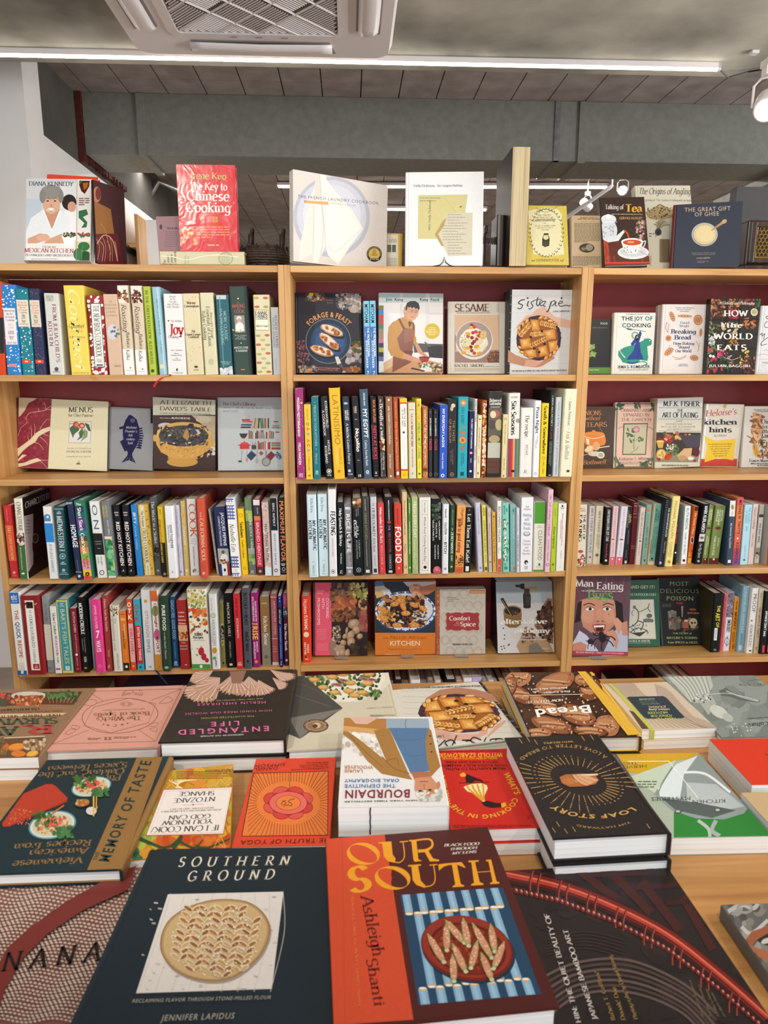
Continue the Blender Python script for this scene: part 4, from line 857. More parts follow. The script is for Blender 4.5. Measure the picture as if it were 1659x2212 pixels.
spine_row('third row by the white column','m',SHELF[3],[
(118,215,25,245,1060,'c92f35','red and orange spine with cream capitals',[('#',465,865,'dd5a2c'),('GULF COAST KITCHENS',475,858,.3,'eec9a0',.5,'R'),('Constance Snow',280,420,.16,'e08a80',.45,'R'),('o',995,.16,'e8a898'),('-','POTTER',1030,9,.5,'e8b0a0')]),
(222,316,146,165,1068,'e5e0cc','cream spine above green, food photo between',[('#',550,692,'3a2c2a'),('*',560,685,20,15,['c8b0a0','8a6a5c','ded2c8']),('#',692,1068,'3d6b38'),('CHARCUTERIE',205,535,.46,'3a3730',.6,'R'),('The Craft of Salting and Curing',215,545,.14,'8a8676',.18,'I'),('Michael Ruhlman & Brian Polcyn',712,965,.13,'dfe0d0',.4,'R'),('o',1005,.2,'e0dfd0',.45,.6)],{'W':.2,'front':'1a1413','fd':lambda S:S.P([262,365,372,335,372,900,312,1000],'b09c9e').E(430,560,60,250,'2c1715',8).E(395,610,36,56,'8a7a70').E(395,610,28,46,'3a2a1c').T('CHARCUTERIE',282,275,580,150,62,'c9c0bc','R',up=(0,-66)).lines(285,390,345,570,5,'77686a',8)}),
(552,655,470,255,1065,'e9e7e4','white spine with a bright blue block',[('o',370,.36,'4a86b8',.45,.8),('#',375,420,'4a86b8',.1,.8),('o',372,.14,'dfe8f0',.5),('#',443,655,'2f86d0'),('BLUEGRASS WINNERS',672,992,.3,'4a86b8',.5,'I')]),
(665,778,598,255,1066,'23545c','dark teal spine with tall white capitals',[('#',280,285,'cfe0e0'),('#',1010,1014,'cfe0e0'),('-','THE',310,9,.24,'e8eeee','B'),('-','NEW',330,18,.44,'f0f4f4','B'),('MIDWESTERN',362,718,.52,'e8eeee',.5,'R'),('-','TABLE',745,15,.56,'e8eeee','B'),('o',812,.3,'9abcc0'),('o',812,.22,'23545c'),('o',812,.12,'9abcc0'),('-','AMY',880,13,.3,'e8eeee','B'),('-','THIELEN',898,13,.6,'e8eeee','B'),('o',968,.16,'9abcc0'),('-','POTTER',996,9,.56,'dde')]),
(855,932,735,185,1078,'26304f','navy spine with tall white capitals',[('-','SCOTT',218,20,.86,'e8ebf2','B'),('HOMAGE',458,715,.7,'eef0f4',.55,'B'),('CHRONICLE BOOKS',850,975,.12,'99a',.5),('#',985,992,'aab4cc'),('o',1035,.2,'ccd')]),
(937,1040,822,190,1086,'2c6a58','rainbow blocked spine with white rounded letters',[('#',y0,y1,c)for y0,y1,c in((190,250,'2e7a5c'),(250,320,'2a3a5c'),(320,390,'2a6068'),(390,455,'6a3a86'),(455,520,'503a80'),(520,585,'2a7a80'),(585,640,'5a4a30'),(640,710,'a0743a'),(710,775,'dd8a44'),(775,835,'84b04a'),(835,895,'e08a78'),(895,965,'e09ab0'),(965,1030,'eec030'),(1030,1090,'d9564a'))]+[('-','The',230,24,.56,'f2f0ec','B'),('Short Stack',268,528,.36,'f2f0ec',.5,'D'),('Cookbook',555,790,.36,'f2f0ec',.5,'D'),('Fauchald &',805,950,.22,'3a3a30',.68,'B'),('Goalen',835,935,.22,'3a3a30',.36,'B'),('o',1012,.24,'222',.5),('-','A',1012,26,.2,'eec030','B'),('-','ABRAMS',1052,10,.5,'4a2020','B')],{'Y':-.022}),
(1090,1206,990,198,1056,'e6e4df','white spine with black block and two blue letters',[('#',555,795,'1f1f20'),('O',228,362,.5,'3c628c',.5),('N',395,520,.5,'3c628c',.5),('-','tradition of',645,10,.6,'ccc'),('-','vegetables',672,10,.6,'ccc'),('-','shop',722,10,.3,'ccc'),('VEGETABLES',810,915,.14,'777',.6,'D'),('STUDIO',820,895,.14,'777',.3,'D'),('o',995,.24,'333',.5),('o',995,.17,'e6e4df',.5)]),
(1212,1305,1122,198,1056,'74777b','grey spine above a green cabbage photo',[('#',590,1056,'dcd6d2'),('#',620,1030,'3f8a5c',0,.92),('#',600,960,'e6cf30',.8,1),('*',630,1020,40,20,['5fae74','7cc48c','2f7048','9ad0a0','48946a']),('o',820,.3,'6ab07c'),('o',820,.18,'a0d8a8'),('o',820,.08,'3c8254'),('HEMSLEY',238,382,.24,'d6c860',.62,'S'),('HEMSLEY',243,385,.24,'d6c860',.26,'S'),('GOOD + SIMPLE',405,575,.2,'e6e6e4',.66,'S')]),
(1350,1426,1255,240,1040,'17181a','first black spine with bold pinkish white capitals',[('-','DIANA',322,16,.6,'dfdcdc','B'),('-','KUAN',350,16,.5,'dfdcdc','B'),('RED HOT KITCHEN',425,918,.5,'f2e4e4',.5,'B'),('-','A',972,26,.3,'e8e4e4','I')]),
(1432,1512,1356,240,1040,'17181a','second black spine with bold pinkish white capitals',[('-','DIANA',322,16,.6,'dfdcdc','B'),('-','KUAN',350,16,.5,'dfdcdc','B'),('RED HOT KITCHEN',425,918,.5,'f2e4e4',.5,'B'),('-','A',972,26,.3,'e8e4e4','I')]),
(1532,1605,1455,240,1033,'2b82cc','bright blue spine with white italic title',[('JIFFY',315,450,.4,'e8f0f8',.55,'W'),('A Family Tradition',468,738,.26,'b8d8ec',.5,'I'),('Fraser',925,975,.16,'1a3a6a')]),
(1612,1738,1530,235,1025,'dcb64e','yellow leopard edged spine with cream label',[('*',245,1015,90,7,['9a7424','b08a30','c79c3a']),('#',240,1020,'e6dcbc',.22,.62),('The Picayune',300,485,.22,'3c3424',.42,'R'),('CREOLE COOKBOOK',500,888,.28,'3c3424',.42,'R'),('MACMILLAN',920,1010,.12,'766',.42,'R')],{'mat':'gloss'}),
(132,205,60,155,1028,'55575a','tall grey spine with a skillet photo',[('The World in a Skillet',195,670,.42,'d8d6d0',.5,'R'),('o',740,.4,'1c1a18',.5,1.4),('*',690,860,16,9,['2a2420','5a4030','8a8078']),('#',960,985,'9a9a98',.3,.7)],{'k':'n'}),
(207,275,147,255,1045,'e2c028','spine yellow at top and black below',[('#',660,1045,'1b1b19'),('BEARD',290,345,.16,'333',.5,'B'),('BITEMAN EATS ON',400,658,.3,'b04a28',.3,'B'),('AMERICAS CHEFS',668,885,.3,'d8c048',.3,'B'),('Historical Culinary',400,600,.16,'b09a28',.66),('o',1010,.24,'888')],{'k':'n'}),
(280,380,226,248,1042,'e6e8ec','plain white spine with small bold black capitals',[('GOOD TOGETHER',458,722,.26,'333',.62,'B'),('VEGETARIAN RECIPES',462,660,.12,'555',.34,'B'),('-','LL',985,22,.2,'444','B')],{'k':'n','Y':-.015}),
(386,458,330,238,1028,'cfcddf','pale lilac spine with thin violet capitals',[('SUSTAINABLE KITCHEN',290,600,.26,'8886b4',.5),('ON SOCIAL AWARENESS',670,840,.1,'99b',.6),('& CULINARY WISDOM',690,820,.1,'99b',.36),('o',985,.16,'88a')],{'k':'n'}),
(460,518,405,192,1030,'cfb574','pale gold textured spine with faint white letters',[('*',200,1020,60,8,['dcc690','c2a662','d6bd80']),('FAMILIA FOOD',488,690,.34,'f0e6c8',.5,'D'),('#',965,985,'efe5c8',.3,.7)],{'k':'n'}),
(524,630,473,172,1026,'dcdddd','white spine with a huge orange vertical word',[(c,y,y+78,.66,'c8602e',.56,'S')for c,y in()]+[('COOK',228,600,.66,'cc6430',.6,'R'),('-','a year in',618,12,.6,'777'),('-','the kitchen with',642,12,.7,'777'),('-','favourite chefs',668,12,.7,'777'),('EDITED BY REBECCA SEAL',705,925,.13,'555',.5,'D'),('-','gb',965,34,.4,'222','B')],{'k':'n'}),
(636,720,588,165,1040,'c9503a','terracotta spine with cream serif capitals',[('TANYA HOLLAND',315,375,.2,'eec6a8',.5,'R'),('CALIFORNIA SOUL',390,878,.46,'edc9a6',.58,'R'),('o',1005,.2,'eec6a8'),('-','10',1008,22,.4,'c9503a','B')],{'k':'n','Y':-.018}),
(822,846,722,285,1012,'c8cdc8','thin grey-green paperback spine leaning left',[('Hungry for the Beautiful Truth',440,830,.5,'556',.5,'R')],{'k':'n','hard':False}),
(852,982,778,262,1032,'262f58','wide navy spine with chef photo and tricolour foot',[('JACQUES PEPINS',325,695,.25,'e8eaf2',.74,'B'),('COMPLETE TECHNIQUES',365,698,.15,'cfd4e6',.4,'B'),('#',725,898,'a8b0ac'),('o',765,.14,'6a5040',.5,1.1),('o',830,.32,'e6e6e4',.55,1.1),('*',850,895,16,12,['a83a2a','5a7a3a','c88040','8a2a20']),('#',898,1032,'2a3a70',0,.27),('#',898,1032,'ececec',.27,.72),('#',898,1032,'a8302e',.72,1),('o',965,.1,'222',.5,1.4)],{'k':'n'}),
(990,1085,915,158,1036,'e4e6ee','blue gingham spine with black script on white',[('#',165,1036,'8a90b4',c,c+.14)for c in(.08,.36,.64)]+[('#',y,y+16,'5a6298')for y in range(165,400,36)]+[('#',y,y+16,'5a6298')for y in range(815,1030,36)]+[('#',205,240,'f0efe9',.05,.95),('-','MARTIN',222,10,.6,'445','S'),('#',400,812,'f2f1ec',.08,.92),('Nashville Eats',450,765,.5,'222',.5,'I'),('#',940,1000,'f2f1ec',.05,.95),('-','stewart',955,8,.5,'445'),('-','tabori',970,8,.4,'445'),('-','& chang',985,8,.5,'445')],{'k':'n','Y':-.012}),
(1098,1178,1043,282,1018,'ecc11c','bright yellow spine with a smiley mark',[('o',352,.27,'6a5410'),('o',352,.23,'ecc11c'),('o',347,.04,'6a5410',.42),('o',347,.04,'6a5410',.58),('Sunlaws',428,608,.4,'3a2f10',.5,'W'),('Sophie Godwin',630,835,.26,'5a4a14',.5,'R'),('o',945,.2,'5a4a14'),('o',945,.15,'ecc11c')],{'k':'n'}),
(1184,1268,1124,160,1018,'6f8468','green photo spine with apples and white serif capitals',[('#',300,420,'a8bc5c'),('#',520,720,'5c7260'),('#',720,790,'a3a5a2'),('*',790,905,12,22,['8aa45a','a3bc70','6f8e48']),('#',910,1018,'6e6f71'),('STONE EDGE FARM',335,735,.3,'dfe6d6',.64,'R'),('KITCHEN LARDER COOKBOOK',335,730,.18,'3f5540',.26,'R'),('-','R.',985,34,.5,'e8e8e6','I')],{'k':'n','mat':'gloss'}),
(1270,1350,1220,172,1025,'8c2a42','crimson braided fabric spine with white capitals',[('#',180,240,'ded8d4'),('#',240,362,'3a3a42'),('#',362,410,'d87a48'),('#',410,930,'cc3550'),('#',930,1025,'5a3028'),('BRAIDED HERITAGE',432,912,.4,'f0dcdc',.5,'S'),('ELYSIA JONES',268,340,.14,'ccc',.6,'B'),('o',980,.2,'c8a898')],{'k':'n'}),
(1360,1440,1315,208,1030,'c9b0a8','pale pink wood grain spine with black capitals',[('*',220,930,40,12,['d8c2ba','b89c94','e0d0ca']),('#',935,1030,'d5e3ec'),('MARC VETRI',240,310,.16,'544',.6),('MASTERING PASTA',448,855,.36,'2f2624',.5,'S')],{'k':'n'}),
(1446,1530,1408,160,1030,'d4d4dc','spine black above and pale grey below',[('#',155,522,'16191a'),('ERIC RIPERT',215,478,.28,'e0e2e4',.5,'S'),('SEAFOOD SIMPLE',555,910,.26,'4a4c58',.5),('o',970,.24,'333'),('o',970,.14,'d4d4dc')],{'k':'n'}),
(1536,1608,1502,155,1018,'1b1b1d','black spine with big orange capitals',[('MAXIMUM FLAVOR',190,870,.62,'e2875a',.55,'B'),('#',895,902,'ddd',.1,.8),('#',910,917,'ddd',.2,.7),('o',955,.26,'ddd'),('o',955,.2,'1b1b1d'),('-','POTTER',988,8,.6,'ccc')],{'k':'n'}),
],ybd=1060,x_min=-.895)
spine_row('third row of middle bookcase','o',SHELF[3],[
(152,266,118,158,1145,'c9dde5','first pale blue spine with black capitals',[('Kille Enna',203,372,.28,'5a6a74',.55),('MY AROMATIC',465,828,.33,'20262c',.72,'D'),('KITCHEN',465,690,.33,'20262c',.3,'D'),('PRESTEL',1000,1105,.16,'4a5a64',.5,'S'),('#',957,960,'4a5a64',.34,.66),('#',1118,1121,'4a5a64',.34,.66)]),
(273,390,247,150,1132,'c9dde5','second pale blue spine with black capitals',[('Kille Enna',190,360,.28,'5a6a74',.5),('MY AROMATIC',455,815,.33,'20262c',.7,'D'),('KITCHEN',452,678,.33,'20262c',.28,'D'),('PRESTEL',985,1090,.16,'4a5a64',.5,'S'),('#',942,945,'4a5a64',.34,.66),('#',1102,1105,'4a5a64',.34,.66)]),
(394,490,372,95,1134,'e6e5e8','tall white spine with black capitals',[('FEASTING',358,645,.54,'1c1c1c',.6,'D'),('AMANDA RUBEN',675,900,.22,'777',.5),('#',440,570,'aaa',.18,.2),('o',1077,.26,'222'),('o',1077,.21,'e6e5e8'),('o',1077,.1,'222')]),
(500,582,484,250,1126,'11191a','black spine with white curly title',[('Holy Spinach & Shrimp',325,770,.36,'eef0ee',.5,'W'),('Tim Kerman',855,985,.22,'dfe2e0',.5,'W'),('-','R.',1082,38,.5,'dfe2e0','I')]),
(594,684,568,268,1122,'8c8a90','grey clouded spine with bold white capitals',[('*',280,1015,30,20,['7d7b82','99979e','84828a']),('#',305,335,'ddd',.15,.8),('RICE IS LIFE',385,850,.46,'f2f2f4',.5,'B'),('*',620,760,8,12,['3c3a40','4c4a50']),('Caryl Levine',885,1015,.12,'ddd'),('#',1022,1040,'dcdce0'),('o',1075,.2,'ccc')]),
(692,805,664,200,1128,'131a1c','black spine with eggs photo and white script word',[('#',202,312,'6a5238'),('*',215,262,7,18,['c98a60','e8e2dc','d8a070','efe9e4']),('*',270,305,14,9,['2a1c10','8a6a44','4a3420']),('TRACEY RYDER and',318,412,.1,'99a',.62,'D'),('CAROLE TOPALIAN',325,418,.1,'b98',.42,'D'),('edible',458,668,.44,'f2f2f0',.36,'I'),('A CELEBRATION',698,902,.14,'b8bcbc',.64,'S'),('OF LOCAL FOODS',700,925,.14,'b8bcbc',.38,'S'),('o',1057,.25,'9aa'),('o',1057,.18,'131a1c'),('o',1057,.08,'9aa')]),
(808,896,776,178,1122,'383a38','dark grey spine with olive green capitals',[('NATALIE OLDFIELD',210,355,.14,'b0b0a4',.5,'B'),('GRANS KITCHEN',370,700,.34,'8f9268',.5,'S'),('Recipes from the Notebooks of Dulcie May Booker',712,1015,.13,'c8c8c0',.5,'I'),('#',1055,1090,'ddd',.3,.8)],{'mat':'film'}),
(904,984,876,185,1108,'c8c6cc','pale grey spine with dark spaced serif letters',[('THE',250,300,.2,'556',.5,'R'),('HEIRLOOMED',318,655,.36,'4a4a56',.5,'R'),('Kitchen',675,840,.36,'4a4a56',.5,'I'),('SCHROEDER',880,1010,.16,'667',.5,'R'),('#',1042,1088,'333',.3,.75)]),
(990,1070,966,262,1108,'d2444a','red spine with white chunky serif title',[('Watermelon & Red Birds',310,735,.36,'f2e2e2',.5,'W'),('NICOLE A TAYLOR',765,995,.24,'eab8b8',.5,'R'),('#',1030,1055,'e8a0a0',.4,.5)]),
(1076,1178,1050,188,1105,'17181a','wide black spine with white and red thin capitals',[('MARCUS SAMUELSSON',225,462,.14,'e0e0e0',.5,'B'),('o',485,.2,'c03a30',.5),('THE',520,585,.24,'aab',.5),('RED ROOSTER',605,850,.26,'c84a48',.5),('COOKBOOK',868,1045,.26,'b8bcc0',.5),('#',1062,1090,'ccc',.28,.72)]),
(1182,1272,1163,268,1108,'cf4336','red-orange spine with fat white capitals',[('Rehman & Rudhard',325,505,.18,'4a1210',.5,'B'),('FOOD IQ',538,980,.74,'f2efee',.5,'B'),('o',1035,.16,'e89a90')]),
(1280,1338,1262,128,1104,'d9bc8c','tall sandy spine with thin black handwriting',[('Moosewood Cookbook',225,640,.36,'5c4a34',.5,'S'),('Katzen',745,860,.34,'5c4a34',.5),('o',1022,.28,'5c4a34'),('o',1022,.2,'d9bc8c'),('-','10',1024,14,.3,'5c4a34')],{'hard':False}),
(1340,1376,1334,208,1098,'5b9a3a','thin bright green spine with white letters',[('SARAH BRITTON',255,380,.4,'e8f0d8',.5,'B'),('THE NEW MEDITERRANEAN TABLE COOKBOOK',475,868,.44,'dff0cc',.5,'B'),('o',1030,.36,'cfe4bc')],{'hard':False}),
(1386,1458,1377,182,1104,'a8b57e','sage green spine with pale capitals',[('*',860,1080,14,12,['9aa870','b4c08c']),('FRESH EVERY DAY',240,675,.5,'dfe6c4',.5,'B'),('FOSTERS MARKET',695,940,.26,'cfd8ae',.4,'B')],{'hard':False}),
(1470,1608,1466,192,1102,'e4e1d8','wide cream spine with thin black frame',[('#',228,231,'555',.25,.75),('#',392,395,'555',.25,.75),('#',972,975,'555',.25,.75),('#',1064,1067,'555',.25,.75),('#',228,1066,'555',.245,.26),('#',228,1066,'555',.74,.755),('Amy Chaplin',250,378,.14,'444',.5),('Whole Food Cooking Every Day',420,955,.2,'2c2c2c',.5),('o',1025,.14,'222',.5)]),
(12,130,6,202,1062,'101314','wide black spine with kale photo and radish',[('*',250,440,70,14,['2f3f30','44584a','5c6e5c','1d2a20']),('UNCOMMON',455,675,.14,'c6ccc8',.8,'D'),('FRUITS &',478,650,.14,'c6ccc8',.5,'D'),('VEGETABLES',445,685,.14,'c6ccc8',.2,'D'),('ELIZABETH',735,895,.12,'c6ccc8',.66,'D'),('SCHNEIDER',735,900,.12,'c6ccc8',.36,'D'),('o',1030,.4,'c8506a',.55,1.1),('o',1010,.2,'d8798c',.5),('o',1030,.06,'e8b0b8',.75)],{'k':'p','mat':'gloss'}),
(132,206,141,262,1064,'dfe1e6','white spine with bold black last word',[('Peternell',318,420,.22,'334',.5,'D'),('GLUTEN',478,615,.36,'3a3c44',.5,'D'),('IS MY',628,685,.2,'3a3c44',.5),('BITCH',698,838,.42,'2a2c34',.5,'B'),('o',1010,.2,'99a')],{'k':'p','Y':-.01}),
(210,272,228,275,1056,'28432c','dark green spine with pale serif capitals',[('MAX LA MANNA',325,505,.2,'a8b8a0',.5),('the',535,570,.24,'d8e0d0',.5,'I'),('ZERO WASTE',585,840,.4,'dfe6d8',.5,'W'),('CHEF',852,925,.3,'dfe6d8',.5,'W'),('o',985,.2,'c8b058')],{'k':'p'}),
(280,380,308,275,1056,'e69f58','orange spine with maroon hand lettering',[('#',985,1056,'d2603c'),('Zingerman',300,500,.3,'4a2a2a',.68,'I'),('guide to good eating',428,820,.42,'7a2a30',.42,'D'),('*',850,970,40,8,['3a2a20','5a4030']),('-','HOUGHTON',1022,8,.6,'6a2018'),('-','MIFFLIN',1035,8,.5,'6a2018')],{'k':'p','hard':False}),
(385,460,414,300,1052,'171a1a','black spine with large white serif title',[('Sheller',318,345,.2,'c88',.5),('Let Them Eat Kale!',378,940,.5,'f0efea',.5,'R'),('#',980,1038,'ddd',.25,.75)],{'k':'p','hard':False,'front':'26302a'}),
(548,612,512,248,1046,'cbc9dc','pale lilac-grey spine with thin violet capitals',[('SUSTAINABLE KITCHEN',300,615,.3,'7f7fae',.5),('ON SOCIAL AWARENESS',690,858,.12,'99b',.64),('& CULINARY WISDOM',690,825,.12,'99b',.34),('o',1000,.2,'88a')],{'k':'p'}),
(620,664,592,275,1048,'e0d468','pale yellow spine with fine black capitals',[('#',300,400,'a89c30',.3,.7),('TRADITIONAL HOME REMEDIES',445,825,.36,'55501c',.5,'R'),('Martin Wan',845,940,.28,'55501c',.5,'I'),('#',988,1030,'665c20',.2,.8)],{'k':'p','hard':False}),
(672,714,655,308,1050,'c9b8b4','dusty pink-grey spine with red capitals',[('YIFANG',345,410,.24,'866'),('TRADITIONAL CHINESE MEDICINE',478,858,.36,'a8565c',.5,'S'),('o',932,.28,'866'),('TUTTLE',955,1020,.24,'866')],{'k':'p','hard':False}),
(722,765,708,358,1050,'e0ae4e','short amber spine with black serif letters',[('#',395,415,'654',.3,.7),('by Francis Dean',425,560,.3,'554018',.5,'R'),('Chicken Soup & Other Folk Remedies',565,940,.42,'4a3812',.5,'R'),('CALLAN',950,1030,.2,'765')],{'k':'p','hard':False}),
(772,822,770,226,1052,'e6e4e0','white spine with a red foot and black title',[('#',893,1052,'d2573e'),('BECOMING VEGAN',288,705,.5,'3a3c3e',.5,'S'),('DAVIS',750,800,.2,'555',.66),('MELINA',765,835,.2,'555',.34),('#',970,980,'eba',.3,.6)],{'k':'p','hard':False}),
(832,915,823,248,1052,'7fc4b6','mint spine with green leaves and white script',[('*',390,560,8,18,['4f8a5c','6fa878','3f7448']),('*',640,980,22,22,['4a9a68','62b07c','3a8058','7cc49a']),('LANI',305,350,.2,'2f5a50',.7,'D'),('MUELRATH',280,380,.2,'2f5a50',.36,'D'),('the mindful vegan',450,935,.4,'eef6f0',.5,'W'),('o',1000,.24,'3f8a78')],{'k':'p'}),
(922,990,918,272,1046,'7fb0b2','grey-teal spine with white capitals',[('Tuttle',318,352,.24,'2f5a5c',.6,'W'),('THE WORLD PEACE DIET',380,672,.26,'dfeaea',.6,'S'),('Eating for Spiritual Health and Social Harmony',680,975,.2,'cfe0e0',.6,'R'),('*',980,1015,6,10,['e0b050','c87040'])],{'k':'p','hard':False}),
(993,1030,992,308,1052,'cacad2','thin light grey spine with dark capitals',[('Michael Bluejay',385,580,.26,'667'),('THE MINIMALIST VEGAN',620,925,.36,'555a68',.5,'D'),('o',972,.2,'889')],{'k':'p','hard':False}),
(1036,1172,1052,185,1046,'e2e4e8','very wide white spine with centred teal lines',[('-',w,y,20,f,c,'I')for w,y,f,c in(('Paul',292,.28,'445'),('Pitchford',322,.56,'445'))]+[('-',w,y,38,f,'4a6a84','S')for w,y,f in(('Healing',387,.74),('with',437,.4),('Whole',490,.6),('Foods',540,.6))]+[('o',605,.3,'888',.5,.7),('o',600,.22,'ccc',.5,.7)]+[('-',w,y,26,f,'96687a','S')for w,y,f in(('Oriental',687,.62),('Traditions',724,.72),('and',762,.3),('Modern',798,.56),('Nutrition',833,.66))]+[('o',935,.16,'222',.5,1.2),('o',945,.08,'e2e4e8',.54),('-','NORTH',982,9,.3,'333','B'),('-','ATLANTIC',996,9,.34,'333','B'),('-','BOOKS',1010,9,.26,'333','B')],{'k':'p','hard':False}),
(1182,1312,1202,240,1042,'dedbce','wide spine green above and ivory below',[('#',235,487,'4e9430'),('#',1020,1042,'4e9430'),('-','TERRY',515,10,.36,'666'),('-','WALTERS',532,10,.5,'666'),('CLEAN FOOD',562,915,.34,'666a62',.58,'S'),('o',960,.1,'3a7a4a',.56,1.3),('-','STERLING',985,8,.5,'777'),('-','EPICURE',998,8,.4,'777')],{'k':'p'}),
(1320,1378,1364,95,1046,'dcb6c8','tall pink spine with hand written red title',[('The Self-Healing Cookbook',150,628,.4,'a04a5c',.5,'I'),('Kristina Turner',670,915,.3,'a04a5c',.5,'I'),('o',962,.3,'865'),('o',962,.2,'dcb6c8')],{'k':'p','hard':False}),
(1384,1440,1416,248,1040,'a9bd2e','chartreuse spine with dark green title',[('SHAW',312,400,.24,'55641c',.5),('Almost Vegetarian',522,778,.4,'3a5a2a',.5,'B'),('o',960,.22,'5c6c1c')],{'k':'p','hard':False}),
(1448,1542,1480,255,1036,'e1deda','white spine with two lines of red capitals',[('o',285,.12,'222'),('-','RODALE',305,8,.5,'333','B'),('-','BOOKS',316,8,.4,'333','B'),('MAKING COMPLETE SENSE OF',370,745,.11,'b05058',.58,'B'),('VEGETARIAN COOKING',440,662,.11,'b05058',.4,'B'),('CATHERINE',795,885,.1,'567',.56),('-','0000',990,10,.12,'555')],{'k':'p','hard':False}),
],ybd=1130,x_min=.025)
